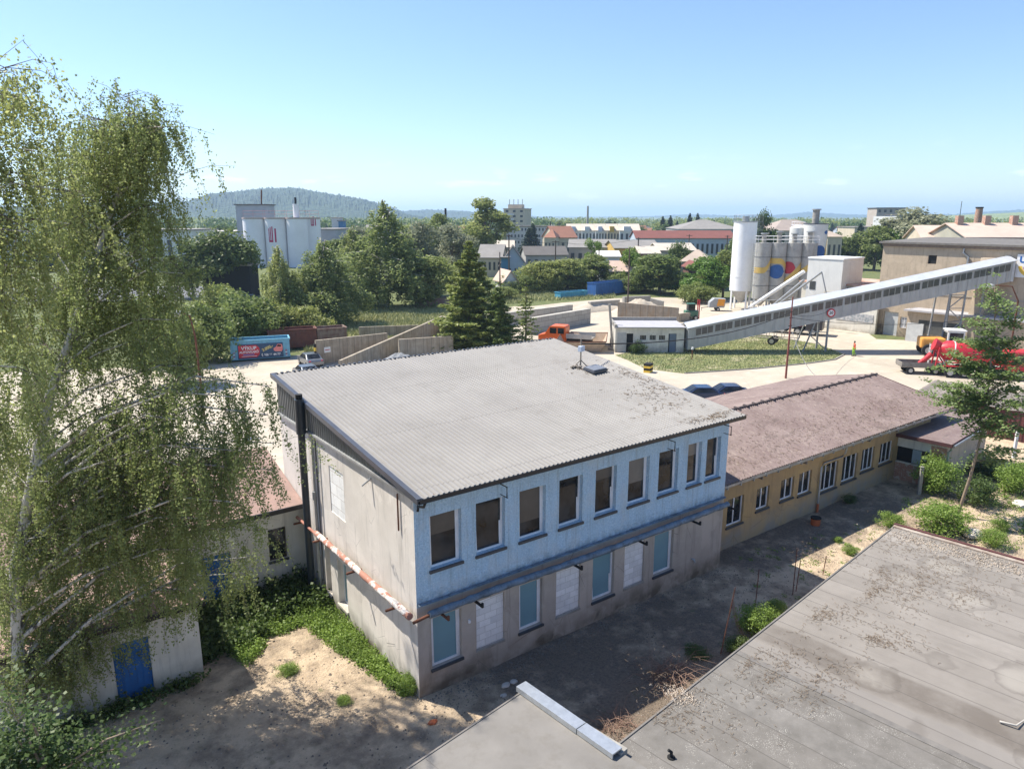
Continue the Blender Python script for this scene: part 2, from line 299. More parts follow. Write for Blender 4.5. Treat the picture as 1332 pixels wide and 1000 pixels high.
M = dict(
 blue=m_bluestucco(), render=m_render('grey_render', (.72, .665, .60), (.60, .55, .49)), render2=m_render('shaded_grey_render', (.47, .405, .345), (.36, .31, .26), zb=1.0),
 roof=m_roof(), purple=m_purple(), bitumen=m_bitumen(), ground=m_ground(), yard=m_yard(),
 ochre=m_render('ochre_render', (.45, .30, .135), (.31, .215, .12), base=(.30, .26, .21), zb=1.3),
 white=m_render('white_render', (.66, .63, .55), (.52, .49, .42), base=(.25, .22, .17)),
 beige=m_render('beige_render', (.45, .36, .26), (.36, .29, .21), zb=2.0), cream=m_render('cream_render', (.62, .53, .40), (.5, .43, .33)),
 pvc=gmat('white_pvc', (.85, .85, .86), rough=.35, bump=0), darksill=gmat('dark_sill_sheet', (.055, .062, .075), rough=.45, bump=.1),
 flash=gmat('dark_grey_flashing', (.075, .08, .095), rough=.4, bump=.05), blackgut=gmat('black_gutter', (.02, .02, .022), rough=.35, bump=.05),
 lead=gmat('weathered_blue_grey_sheet', (.17, .24, .32), (.06, .08, .10), 2.2, .55, dirtamt=.8, dirt=(.05, .04, .035)), flue=gmat('black_flue', (.022, .03, .04), (.035, .045, .055), 3, .35),
 clad=m_ribbed('dark_cladding', (.10, .105, .10), 1, .22, .5), teal=None, steel=gmat('galvanised_steel', (.42, .43, .43), (.30, .31, .31), 3, .45, .4, dirtamt=.3),
 rust=gmat('rusty_steel', (.17, .06, .03), (.08, .035, .02), 5, .9, bump=.4), wood=gmat('old_wood', (.30, .26, .21), (.18, .15, .12), 6, .9),
 dark=gmat('dark_opening', (.012, .012, .012), rough=.9, bump=0), rubber=gmat('black_rubber', (.02, .02, .02), rough=.8), chrome=gmat('wheel_hub_metal', (.5, .5, .5), rough=.4, metal=.6),
 conc=gmat('grey_concrete', (.36, .34, .30), (.25, .235, .21), 1.2, .95, bump=.4, bsc=14, dirtamt=.4), felt=gmat('pale_red_roofing_felt', (.36, .24, .20), (.26, .18, .155), 1.3, .95, dirtamt=.4),
 panelc=m_panelconc(), bark=gmat('grey_bark', (.16, .125, .09), (.09, .07, .05), 4, .95, bump=.7, bsc=20), orange=gmat('orange_paint', (.75, .14, .02), (.62, .11, .02), 2, .4, bump=.03),
 red=gmat('red_paint', (.55, .012, .03), (.40, .012, .02), 2, .45, bump=.05, dirtamt=.45, dirt=(.35, .22, .18)), terracotta=gmat('orange_plastic_pipe', (.48, .12, .04), rough=.6), bluedoor=gmat('blue_door_paint', (.02, .13, .38), (.015, .10, .28), 4, .6, dirtamt=.3),
)
M['teal'] = gmat('teal_film_glass', (.19, .33, .37), (.16, .28, .33), .8, .25, bump=0); M['glass'] = m_glass()

# ---------------------------------------------------------------- walls with openings, windows
def wallmesh(mb, P, d, L, z0, z1, holes=(), depth=.22, capends=False):
    d = Vector((d[0], d[1], 0)).normalized(); n = Vector((d.y, -d.x, 0)); P = Vector((P[0], P[1], 0))
    q = lambda s, z, k=0: P+d*s+Vector((0, 0, z))-n*k
    ss = sorted({0, L, *[h[0] for h in holes], *[h[1] for h in holes]}); zs = sorted({z0, z1, *[h[2] for h in holes], *[h[3] for h in holes]})
    for i in range(len(ss)-1):
        for j in range(len(zs)-1):
            cs = (ss[i]+ss[i+1])/2; cz = (zs[j]+zs[j+1])/2
            if any(h[0] < cs < h[1] and h[2] < cz < h[3] for h in holes): continue
            mb.quad(q(ss[i], zs[j]), q(ss[i+1], zs[j]), q(ss[i+1], zs[j+1]), q(ss[i], zs[j+1]))
    for a, b, c, e in [h[:4] for h in holes]:
        mb.quad(q(a, c), q(a, e), q(a, e, depth), q(a, c, depth)); mb.quad(q(b, c), q(b, c, depth), q(b, e, depth), q(b, e))
        mb.quad(q(a, e), q(b, e), q(b, e, depth), q(a, e, depth)); mb.quad(q(a, c), q(a, c, depth), q(b, c, depth), q(b, c))
def fbox(mb, P, d, a, b, c, e, k0, k1):
    """box on a facade: s a..b, z c..e, depth k0..k1 behind the face"""
    d = Vector((d[0], d[1], 0)).normalized(); n = Vector((d.y, -d.x, 0)); P = Vector((P[0], P[1], 0))
    vs = [P+d*s+Vector((0, 0, z))-n*k for k in (k0, k1) for s, z in ((a, c), (b, c), (b, e), (a, e))]
    mb.add(vs, [(0, 1, 2, 3), (7, 6, 5, 4), (0, 4, 5, 1), (1, 5, 6, 2), (2, 6, 7, 3), (3, 7, 4, 0)])
def window(par, P, d, h, depth=.22, fr=.07, mull=0, trans=0, fmat=None, gmat_=None, sill=True, sillm=None, tilt=0):
    a, b, c, e = h[:4]; k0, k1 = depth-.07, depth-.005; f = MB()
    fbox(f, P, d, a+.003, b-.003, c+.003, c+fr, k0, k1); fbox(f, P, d, a+.003, b-.003, e-fr, e-.003, k0, k1)
    fbox(f, P, d, a+.003, a+fr, c+fr, e-fr, k0, k1); fbox(f, P, d, b-fr, b-.003, c+fr, e-fr, k0, k1)
    for i in range(mull):
        s = a+(b-a)*(i+1)/(mull+1); fbox(f, P, d, s-fr*.45, s+fr*.45, c+fr, e-fr, k0+.004, k1)
    if trans:
        z = c+(e-c)*trans; fbox(f, P, d, a+fr, b-fr, z-fr*.4, z+fr*.4, k0+.008, k1)
    if tilt:
        w_ = fr*.8
        dd = Vector((d[0], d[1], 0)).normalized(); n = Vector((dd.y, -dd.x, 0)); P3 = Vector((P[0], P[1], 0))
        q = lambda s, z, k: P3+dd*s+Vector((0, 0, z))-n*k
        for s0 in (a+fr, b-fr-w_):
            f.extr([q(s0, c+fr, k0-.01), q(s0+w_, c+fr, k0-.01), q(s0+w_, e-fr, k0+tilt), q(s0, e-fr, k0+tilt)], n*(-.03))
    w_ = f.build('window', fmat or M['pvc'], par)
    g = MB(); fbox(g, P, d, a+fr*.8, b-fr*.8, c+fr*.8, e-fr*.8, depth-.03, depth-.01); g.build('pane', gmat_ or M['glass'], w_)
    if sill:
        s = MB(); fbox(s, P, d, a-.05, b+.05, c-.10, c-.004, -.07, depth-.08); s.build('sill', sillm or M['darksill'], w_)
    return w_

# ================================================================ SETTING
def hn(x, y):   # smooth pseudo noise
    return (math.sin(x*1.3+y*.7)+math.sin(y*1.9-x*.6+1.3)+.6*math.sin(x*3.1+2)*math.sin(y*2.7)+.4*math.sin(x*5.3-y*4.1))*.25
def ground_h(x, y):
    if x < -14 or x > 62 or y < -6 or y > 33: return -.03
    near = min(1, max(0, (33-y)/3)) if x < 26 else min(1, max(0, (24-y)/2))
    h = -.03+near*(.055+hn(x, y)*.05)
    if x < 10 and 14 < y < 30: h += near*.22*math.exp(-((y-(20+.35*x))/2.2)**2)*(1-math.exp(-abs(x-10)/3))
    if x > 45: h *= max(0, (62-x)/17)
    return h
def axis(lo, hi, d0, d1, step): 
    a = list(np.arange(d0, d1+.001, step)); s = step; x = d1
    while x < hi: s *= 1.35; x += s; a.append(min(x, hi))
    s = step; x = d0
    while x > lo: s *= 1.35; x -= s; a.insert(0, max(x, lo))
    return a
gx = axis(-9000, 14000, -14, 62, .45); gy = axis(-3000, 14000, -6, 33, .45)
gb = MB(); nx, ny = len(gx), len(gy)
gb.v = [(x, y, ground_h(x, y)) for y in gy for x in gx]
gb.f = [(j*nx+i, j*nx+i+1, (j+1)*nx+i+1, (j+1)*nx+i) for j in range(ny-1) for i in range(nx-1)]; gb.s = [True]*len(gb.f)
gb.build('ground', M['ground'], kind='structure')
yp = [G(*p) for p in ((-420, 500), (-200, 488), (0, 484), (285, 474), (385, 462), (440, 462), (520, 452), (600, 425), (660, 402), (730, 394), (800, 388), (860, 387), (940, 389), (1010, 393), (1090, 405), (1140, 441), (1332, 448), (1520, 470), (1620, 520))]
yp += [Vector((60, 8, 0)), Vector((59, 21.2, 0)), Vector((51, 21.5, 0)), Vector((51, 33, 0)), Vector((27, 33, 0)), Vector((-45, 33, 0))]
MB().poly([(p.x, p.y, .004) for p in yp]).build('yard_pavement', M['yard'], kind='structure')
t = NT('short_grass_earth'); ga = t.mix(t.rng(t.noise(.5, 7, .7), .35, .65), (.085, .12, .03), (.21, .20, .09)); ga = t.mix(t.rng(t.noise(.25, 6, .7), .55, .66), ga, (.42, .36, .26)); t.bump(t.noise(12, 5), .5, .05); M['grass'] = t.fin(ga, .95)
gp = [G(*p) for p in ((800, 462), (860, 452), (930, 436), (1000, 436), (1065, 448), (1098, 461), (1085, 468), (1050, 473), (980, 480), (890, 486), (840, 480), (815, 468))]
MB().poly([(p.x, p.y, .012) for p in gp]).build('grass_verge', M['grass'], kind='structure')
kb = MB()
kp = [G(*p) for p in ((890, 486), (980, 480), (1050, 473), (1085, 468), (1098, 461))]
for a, b in zip(kp, kp[1:]):
    kb.extr([a, b, b+Vector((0, 0, .12)), a+Vector((0, 0, .12))], Vector((.1, -.12, 0)))
kb.build('kerb', M['conc'], kind='structure')
# main road at the left, beyond the bushes
M['asph'] = gmat('asphalt', (.16, .16, .165), (.11, .11, .115), .5, .9)
rp = [G(*p) for p in ((-300, 376), (330, 372), (330, 389), (-300, 402))]
MB().poly([(p.x, p.y, .006) for p in rp]).build('road', M['asph'], kind='structure')

# hills
def m_forest(name, c, c2, sc):
    t = NT(name); v = t.vor(sc); a = t.mix(t.rng(v, .1, .8), c2, c); a = t.mix(t.rng(t.noise(sc*.05, 4), .4, .6), a, c)
    t.bump(t.math('SUBTRACT', 1, v), 1.0, 12); return t.fin(a, .95)
def ridge(name, mat, dist, prof, depth, amp, step, rough):
    amp = amp*.62
    """prof: list of (u, v_top) photo pixels of the skyline; a real hill with front and back slopes"""
    rnd = random.Random(name); us = []; u = prof[0][0]
    while u <= prof[-1][0]: us.append(u); u += step
    rows = 14; mb = MB()
    for i, u in enumerate(us):
        for (a, va), (b, vb) in zip(prof, prof[1:]):
            if a <= u <= b: v = va+(vb-va)*(u-a)/(b-a); break
        top = D(u, v, dist).z; g = D(u, 283, dist)
        dr = Vector((g.x, g.y, 0)).normalized()
        for k in range(rows):
            f = k/(rows-3) ; s = math.sin(min(f, 1)*pi/2)**1.2 if f <= 1 else max(0, 1-(f-1)*3)
            p = dr*(dist-depth+depth*f); z = (top-amp*.6)*s
            z += (rnd.random()*amp+ (rnd.random() < .12)*amp*rough)*(s > .02)*(.35+.65*(k > 3)); mb.v.append((p.x+rnd.uniform(-1, 1)*amp*.5, p.y, max(z, -2) if s > .02 else -2))
    n = len(us)
    for i in range(n-1):
        for k in range(rows-1): mb.f.append((i*rows+k, (i+1)*rows+k, (i+1)*rows+k+1, i*rows+k+1)); mb.s.append(False)
    return mb.build(name, mat, kind='structure')
fm = m_forest('hill_forest', (.035, .062, .032), (.014, .026, .016), .045)
ridge('hill', fm, 2900, [(-500, 262), (-200, 270), (0, 272), (180, 266), (250, 262), (275, 253), (310, 250), (345, 246), (385, 245), (430, 253), (475, 260), (505, 269), (530, 279), (560, 284)], 1100, 9, .9, .9)
ridge('hill', fm, 4300, [(470, 281), (520, 275), (560, 273), (610, 275), (640, 279), (700, 283)], 900, 9, 1.2, .7)
ridge('hill', fm, 8000, [(560, 284), (640, 281), (700, 282), (760, 284), (840, 282), (900, 279), (960, 281), (1010, 280), (1050, 276), (1100, 279), (1140, 280), (1240, 279), (1290, 275), (1332, 273), (1500, 276), (1800, 280)], 1800, 16, 2.5, .5)
fld = gmat('field_grass', (.22, .26, .10), (.13, .17, .06), .01, .95, bump=0)
ridge('hill', fld, 2600, [(1160, 286), (1200, 283), (1240, 280), (1290, 278), (1332, 276), (1600, 277)], 700, 2, 4, .5)

# ================================================================ MAIN BUILDING
X0, X1, Y0, Y1 = 10.16, 26.07, 19.08, 31.5; ZT = 7.32; ZL = 3.35
main = thing('office_building', 'two storey blue and grey office block with grey ribbed lean-to roof in the centre', 'building', (X0, Y0, 0))
upw = [(.56, 1.78), (2.37, 3.59), (4.22, 5.42), (6.06, 7.22), (7.88, 9.0), (9.66, 10.86), (11.42, 12.62), (13.22, 14.12), (14.46, 15.42)]
low = [(.52, 1.72), (2.33, 3.55), (4.22, 5.30), (5.98, 7.2), (7.86, 9.04), (9.62, 10.78), (11.38, 12.58)]
hu = [(a, b, 4.62, 6.52) for a, b in upw]; hl = [(a, b, .97, 2.86) for a, b in low]
P = (X0, Y0); dF = (1, 0); dW = (0, -1)
mb = MB(); wallmesh(mb, P, dF, X1-X0, 3.42, ZT, hu, .24); mb.build('upper_facade', M['blue'], main)
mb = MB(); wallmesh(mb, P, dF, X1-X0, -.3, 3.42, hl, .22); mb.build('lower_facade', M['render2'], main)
PW = (X0, Y1); LW = Y1-Y0; sy = lambda y: Y1-y
hw = [(sy(26.02), sy(24.62), 4.48, 6.42), (sy(25.75), sy(24.85), .55, 2.55), (sy(27.0), sy(26.45), .55, 2.75)]
mb = MB(); wallmesh(mb, PW, dW, LW, -.3, ZT, hw, .3); mb.build('side_wall', M['render'], main)
mb = MB(); wallmesh(mb, (X1, Y0), (0, 1), LW, -.3, 7.4); wallmesh(mb, (X1, Y1), (-1, 0), X1-X0, -.3, 8.8); mb.build('rear_wall', M['render'], main)
# gable infill right side
rz_ = lambda y: 7.45+(y-18.55)*.1226
MB().poly([(X1, Y0, 7.4), (X1, Y1, 7.4), (X1, Y1, rz_(Y1)-.06), (X1, Y0, rz_(Y0)-.06)]).build('gable_infill', M['clad'], main)
MB().extr([(X0-.03, Y1, ZT+.1), (X0-.03, Y0, ZT+.03), (X0-.03, Y0, rz_(Y0)-.07), (X0-.03, Y1, rz_(Y1)-.07)], (.06, 0, 0)).build('gable_cladding', M['clad'], main)
mb = MB(); zz_ = []
for k in range(56):
    y = Y0+.1+k*.222; zz_ += [(y, .031), (y+.02, .066), (y+.11, .066), (y+.13, .031)]
for (ya, ka), (yb, kb_) in zip(zz_, zz_[1:]):
    if yb < Y1: mb.quad((X0-ka, yb, ZT+.09), (X0-ka, ya, ZT+.09), (X0-ka, ya, rz_(ya)-.07), (X0-kb_, yb, rz_(yb)-.07)) if ka == kb_ else mb.quad((X0-kb_, yb, ZT+.09), (X0-ka, ya, ZT+.09), (X0-ka, ya, rz_(ya)-.07), (X0-kb_, yb, rz_(yb)-.07))
mb.build('cladding_ribs', m_ribbed('cladding_rib_steel', (.20, .205, .20), 1, .22, .45), main)
MB().box(X0-.14, X0+.02, Y0-.05, Y1, ZT, ZT+.085).build('ledge_flashing', M['steel'], main)
# ribbed roof
mb = MB(); xs = []; x = X0-.13; pr = [(0, 0), (.09, 0), (.115, .038), (.17, .038), (.195, 0)]
while x < 26.4: 
    for dx, dz in pr: xs.append((x+dx, dz))
    x += .195
for k_, (za, y) in enumerate(((0, 18.5), (0, 31.75))):
    for dx, dz in xs: mb.v.append((dx, y, rz_(y)+dz))
n_ = len(xs)
for i in range(n_-1): mb.f.append((i, i+1, n_+i+1, n_+i)); mb.s.append(False)
o = len(mb.v); mb.v += [(v[0], v[1], v[2]-.05) for v in mb.v[:2*n_]]
for i in range(n_-1): mb.f.append((o+i, o+n_+i, o+n_+i+1, o+i+1)); mb.f.append((i, o+i, o+i+1, i+1)); mb.f.append((n_+i, n_+i+1, o+n_+i+1, o+n_+i)); mb.s += [False]*3
roof = mb.build('roof', M['roof'], main)
mb = MB(); a, b = Vector((X0-.2, 18.46, rz_(18.46))), Vector((X0-.2, 31.8, rz_(31.8)))
mb.extr([a+Vector((0, 0, -.13)), b+Vector((0, 0, -.13)), b+Vector((0, 0, .065)), a+Vector((0, 0, .065))], (.045, 0, 0))
mb.extr([a+Vector((.045, 0, .04)), b+Vector((.045, 0, .04)), b+Vector((.045, 0, .065)), a+Vector((.045, 0, .065))], (.14, 0, 0))
mb.build('verge_flashing', M['flash'], roof)
mb = MB(); mb.box(X0-.1, 26.35, 31.76, 31.8, rz_(31.8)-.2, rz_(31.8)+.02)
for i in range(60): mb.box(X0+i*.27, X0+i*.27+.12, 31.7, 31.83, rz_(31.8)+.021, rz_(31.8)+.06)
mb.build('ridge_flashing', M['flash'], roof)
mb = MB(); mb.box(X0-.1, 26.3, 18.6, 19.06, 7.30, 7.34); mb.box(X0-.1, 26.3, 18.56, 18.6, 7.28, 7.40); mb.build('eaves_soffit', M['wood'], roof)
mb = MB(); pts = [(0, .06), (0, -.05), (.04, -.10), (.10, -.10), (.13, -.05), (.13, .02)]
for i in range(len(pts)-1):
    (ya, za), (yb, zb) = pts[i], pts[i+1]; mb.quad((X0-.12, 18.42+ya, 7.40+za), (26.35, 18.42+ya, 7.40+za), (26.35, 18.42+yb, 7.40+zb), (X0-.12, 18.42+yb, 7.40+zb))
mb.build('gutter', M['blackgut'], main)
mb = MB(); mb.tube([(X0+.12, 18.5, 7.32), (X0+.12, 18.62, 7.12), (X0+.12, 18.98, 7.02), (X0+.12, 19.02, 6.85)], .045); mb.build('gutter_outlet', M['blackgut'], main)
# windows upper
for i, (a, b) in enumerate(upw):
    window(main, P, dF, (a, b, 4.62, 6.52), .24, .075, tilt=.09 if i in (1, 3, 4, 8) else .012)
for i, z in ((0, 5.75), (2, 5.2), (4, 6.0), (5, 5.45), (7, 5.9)):
    a, b = upw[i]; f = MB(); fbox(f, P, dF, a+.08, b-.09, z, 6.44, .2095, .2115); f.build('blind', gmat('dusty_blind_%d' % (i % 2), ((.10, .09, .08), (.16, .15, .135))[i % 2], rough=.25, bump=0), [o for o in bpy.data.objects if o.parent == main and o.name.startswith('window')][i])
for i, (a, b) in enumerate(low):
    if i % 2 == 0: window(main, P, dF, (a, b, .97, 2.86), .2, .08, gmat_=M['teal'], tilt=.1 if i == 4 else .01)
    else:
        f = MB(); fbox(f, P, dF, a+.003, b-.003, .973, 2.857, .075, .15)
        f.build('bricked_up_window', m_blocks('white_aerated_blocks', (.86, .84, .82), .5, .25, (.6, .58, .55)), main)
        f = MB(); fbox(f, P, dF, a-.02, b+.02, .88, .965, -.03, .07); f.build('window_ledge', M['conc'], main)
f = MB(); fbox(f, PW, dW, hw[0][0]+.003, hw[0][1]-.003, 4.483, 6.417, .025, .1)
f.build('bricked_up_window', m_blocks('whitewashed_blocks', (.88, .87, .84), .7, .48, (.50, .46, .42), 1, 'y'), main)
window(main, PW, dW, hw[1], .29, .08, mull=0, gmat_=M['teal'], sillm=M['white'])
window(main, PW, dW, hw[2], .29, .06, mull=1, trans=.5)
# lagged heating pipe along the facade
def blob_tube(pts, r, jit, seed, n=12, seg=.22):
    rnd = random.Random(seed); out = []; rr = []
    for a, b in zip(pts, pts[1:]):
        a, b = Vector(a), Vector(b); L = (b-a).length; m = max(1, int(L/seg))
        for i in range(m): out.append(a.lerp(b, i/m)); rr.append(r*(1+rnd.uniform(-jit, jit)))
    out.append(Vector(pts[-1])); rr.append(r); return out, rr
p_, r_ = blob_tube([(X0+.25, 18.72, 3.28), (X0+3, 18.73, 3.32), (X0+8, 18.7, 3.27), (X1-.2, 18.72, 3.34)], .125, .14, 3)
pipe = MB().tube(p_, r_, 12).build('lagged_pipe', M['lead'], main)
mb = MB(); mb.extr([(X0+.02, 19.02, 3.56), (X0+.02, 18.93, 3.53), (X0+.02, 18.93, 3.55), (X0+.02, 19.02, 3.58)], (X1-X0-.06, 0, 0)); mb.build('cover_sheet', M['lead'], pipe)
mb = MB(); mb.tube([(X0-.34, 18.72, 3.2), (X0+.3, 18.72, 3.27)], .055); mb.build('bare_pipe_end', M['rust'], pipe)
for i, x in enumerate((X0+.75, X0+2.1, X0+6.6, X0+10.1, X0+13.4, X1+.05)):
    mb = MB(); mb.box(x, x+.07, 18.35, 19.1, 3.05, 3.12); mb.box(x, x+.07, 18.35, 18.42, 3.12, 3.22); mb.build('pipe_bracket', M['dark'] if i else M['rust'], main)
t = NT('flaking_lagging'); fl = t.mix(t.rng(t.noise(2.3, 5, .7), .47, .52), (.62, .58, .54), (.36, .17, .12)); t.bump(t.noise(8, 5), .5, .03); M['flake'] = t.fin(fl, .85)
p_, r_ = blob_tube([(X0-.30, 19.0, 3.27), (X0-.30, 22, 3.25), (X0-.30, 27.1, 3.2)], .115, .12, 5)
sp = MB().tube(p_, r_, 12).build('lagged_side_pipe', M['flake'], main)
MB().tube([(X0-.34, 27.1, 3.2), (X0-.34, 28.9, 3.2), (X0-.36, 29.15, 3.2)], .06).build('bare_pipe_end', gmat('pink_rust_pipe', (.42, .2, .15), (.3, .12, .08), 4, .9), sp)
for y in (20.1, 23.3, 26.6, 28.8):
    MB().box(X0-.62, X0+.02, y, y+.07, 3.02, 3.09).build('pipe_bracket', M['rust'], main)
# flue and waste pipes on the side wall
mb = MB(); mb.cyl(X0-.32, 27.95, 0.3, 7.3, .15); mb.build('flue', M['flue'], main)
fl_ = [o for o in bpy.data.objects if o.name.startswith('flue')][0]
MB().cyl(X0-.32, 27.95, 7.3, 8.75, .2).build('flue_collar', M['flue'], fl_); MB().cyl(X0-.32, 27.95, 8.75, 8.95, .14).build('flue_cap', M['dark'], fl_)
mb = MB(); mb.tube([(X0-.1, 27.4, 7.3), (X0-.12, 27.4, 4.9)], .05); mb.cyl(X0-.14, 27.4, 4.55, 4.9, .09); mb.cyl(X0-.12, 27.4, .2, 4.55, .06); mb.build('waste_pipe', M['steel'], main)
mb = MB(); mb.tube([(X0-.1, 27.05, 7.3), (X0-.1, 27.05, .2)], .035); mb.build('cable_conduit', M['flash'], main)
MB().tube([(X0-.02, 22.1, 7.05), (X0-.25, 22.35, 6.75)], .03).build('rod_bracket', M['steel'], main)
MB().tube([(X0-.06, 20.05, 7.15), (X0-.06, 20.05, 5.85)], .03).build('downrod', M['rust'], main)
for x in (X0+3.4, X0+11.9, X1-.35):
    mb = MB(); mb.tube([(x, 19.1, 7.0), (x, 18.7, 7.0), (x, 18.7, 6.6)], .022); mb.tube([(x, 19.1, 6.62), (x, 18.66, 6.62)], .015); mb.build('cable_hook', M['dark'], main)
MB().tube([(X0+13.9, 19.1, 1.05), (X0+13.9, 18.95, 1.05), (X0+13.9, 18.93, .93)], .05).build('water_tap', M['steel'], main)
MB().cyl(X0+2.02, 19.04, 2.2, 2.3, .05, 8).build('wall_light', M['pvc'], main)
# hatch and mast on the roof
h = thing('roof_hatch', 'small grey metal roof hatch lying on the ribbed roof', 'hatch', (24.2, 26.0, rz_(26)))
hz = rz_(26); mb = MB(); mb.obox((24.35, 26.0, hz+.13), 1.05, .75, .12, .1, (.12, 0)); mb.build('frame', M['flash'], h, .02)
mb = MB(); mb.obox((24.35, 26.0, hz+.22), .95, .68, .05, .1, (.12, 0)); mb.build('lid', gmat('hatch_lid', (.20, .21, .23), rough=.4), h, .015)
mh = thing('antenna_mast', 'short mast with a white box standing behind the roof hatch', 'antenna', (24.2, 26.95, rz_(27)))
zz = rz_(27); mb = MB(); mb.tube([(24.2, 26.95, zz), (24.2, 26.95, zz+1.45)], .035); mb.tube([(24.2, 26.95, zz+.35), (23.95, 27.2, zz)], .025); mb.tube([(24.2, 26.95, zz+.35), (24.5, 26.75, zz)], .025); mb.build('pole', M['wood'], mh)
mb = MB(); mb.obox((24.18, 26.9, zz+.95), .34, .22, .28, .3); mb.build('junction_box', gmat('pale_box', (.6, .66, .75), rough=.5), mh, .02)
mb = MB()
for i in range(5): mb.obox((24+random.uniform(-.4, .4), 26.9+random.uniform(-.2, .2), zz+.07), .3, .1, .08, random.uniform(0, 3))
mb.build('foot_block', M['wood'], mh)

# ================================================================ OCHRE BUILDING
och = thing('workshop_building', 'long low ochre workshop with purplish brown corrugated gable roof right of the blue block', 'building', (X1, 20.12, 0))
XA, XB, YE = X1+.02, 50.3, 20.12
ow = [(1.72, 3.0, 1.15, 2.6, 1), (4.05, 5.12, 1.42, 2.6, 1), (6.12, 7.3, 1.44, 2.6, 1), (7.75, 8.95, 1.35, 2.62, 1), (10.0, 11.6, 1.02, 2.6, 2), (12.1, 13.7, 1.1, 2.65, 2), (14.15, 15.6, 1.3, 2.68, 2), (16.25, 17.8, 1.3, 2.64, 2)]
mb = MB(); wallmesh(mb, (XA, YE), dF, 48.6-XA, -.2, 3.75, [q[:4] for q in ow], .2); mb.build('wall', M['ochre'], och)
mb = MB(); wallmesh(mb, (50.0, 20.5), (0, 1), 9.4, -.2, 3.8); wallmesh(mb, (50.0, 29.9), (-1, 0), 50-XA, -.2, 3.9); mb.poly([(50, 20.2, 3.75), (50, 29.9, 3.75), (50, 24.9, 4.95)]); mb.build('rear_wall', M['ochre'], och)
fw = gmat('brown_window_frame', (.06, .045, .035), rough=.6)
for i, q in enumerate(ow):
    window(och, (XA, YE), dF, q, .18, .07 if q[4] == 1 else .06, mull=q[4], fmat=M['pvc'] if i != 9 else fw)
def corr_roof(name, x0, x1, ya, za, yb, zb, mat, par, pitch=.2, amp=.035, th=.03):
    mb = MB(); m = int((x1-x0)/pitch*4); d = (x1-x0)/m
    for y, z in ((ya, za), (yb, zb)):
        for i in range(m+1): mb.v.append((x0+i*d, y, z+amp*math.sin(i*pi/2)))
    n = m+1
    for i in range(m): mb.f.append((i, i+1, n+i+1, n+i)); mb.s.append(False)
    o = len(mb.v); mb.v += [(a, b, c-th) for a, b, c in mb.v]
    for i in range(m): mb.f.append((o+i, o+n+i, o+n+i+1, o+i+1)); mb.f.append((i, o+i, o+i+1, i+1)); mb.f.append((n+i, n+i+1, o+n+i+1, o+n+i)); mb.s += [False]*3
    if zb < za or yb < ya: mb.f = [f[::-1] for f in mb.f]
    return mb.build(name, mat, par)
rf = corr_roof('front_roof_slope', 25.6+.9, 50.5, 19.5, 3.82, 24.9, 5.03, M['purple'], och)
corr_roof('rear_roof_slope', 26.5, 50.5, 30.3, 3.95, 24.9, 5.03, M['purple'], och)
mb = MB(); mb.tube([(26.5, 24.9, 5.05), (50.55, 24.9, 5.05)], .09, 8)
for i in range(28): mb.box(26.8+i*.86, 26.95+i*.86, 24.72, 25.08, 5.1, 5.15)
mb.build('ridge_cap', gmat('dark_ridge', (.05, .04, .04), (.12, .09, .08), 6, .9), och)
mb = MB(); mb.box(50.5, 50.56, 19.45, 19.5, 3.7, 3.86); mb.extr([(50.5, 19.5, 3.74), (50.5, 24.9, 4.95), (50.5, 30.3, 3.87), (50.5, 30.3, 3.97), (50.5, 24.9, 5.06), (50.5, 19.5, 3.85)], (.05, 0, 0)); mb.build('verge_board', gmat('maroon_flashing', (.10, .035, .035), (.06, .03, .03), 3, .6), och)
mb = MB()
for i in range(5): (ya, za), (yb, zb) = pts[i], pts[i+1]; mb.quad((26.2, 19.38+ya, 3.76+za), (50.6, 19.38+ya, 3.70+za), (50.6, 19.38+yb, 3.70+zb), (26.2, 19.38+yb, 3.76+zb))
gut = mb.build('gutter', gmat('pale_zinc', (.42, .41, .39), (.22, .2, .18), 2, .5, .3), och)
for i in range(24): MB().box(26.7+i, 26.74+i, 19.36, 19.54, 3.60, 3.78).build('gutter_bracket', M['steel'], gut)
mb = MB(); x = 37.15; mb.tube([(x, 19.45, 3.64), (x, 19.5, 3.3), (x-.08, 19.6, 3.1), (35.9, 19.98, 2.85), (35.75, 20.0, 2.6), (35.75, 20.0, .5)], .05, 10); dp = mb.build('downpipe', M['steel'], och)
MB().cyl(35.75, 20.0, 0, .5, .07).build('pipe_shoe', M['terracotta'], dp)
for x in (29.6, 33.4, 39.8, 43): MB().box(x, x+.08, 19.52, 20.13, 3.42, 3.54).build('rafter_end', M['wood'], och)
MB().box(48.3, 50.3, 19.55, 19.75, 3.9, 3.93)
t_ = thing('drain_inspection_pipe', 'short orange plastic drain shaft with dark lid beside the ochre wall', 'drain', (34.1, 19.1, 0))
MB().cyl(34.1, 19.1, -.05, .38, .24).build('shaft', M['terracotta'], t_); MB().cyl(34.1, 19.1, .38, .44, .27).build('lid', M['dark'], t_)

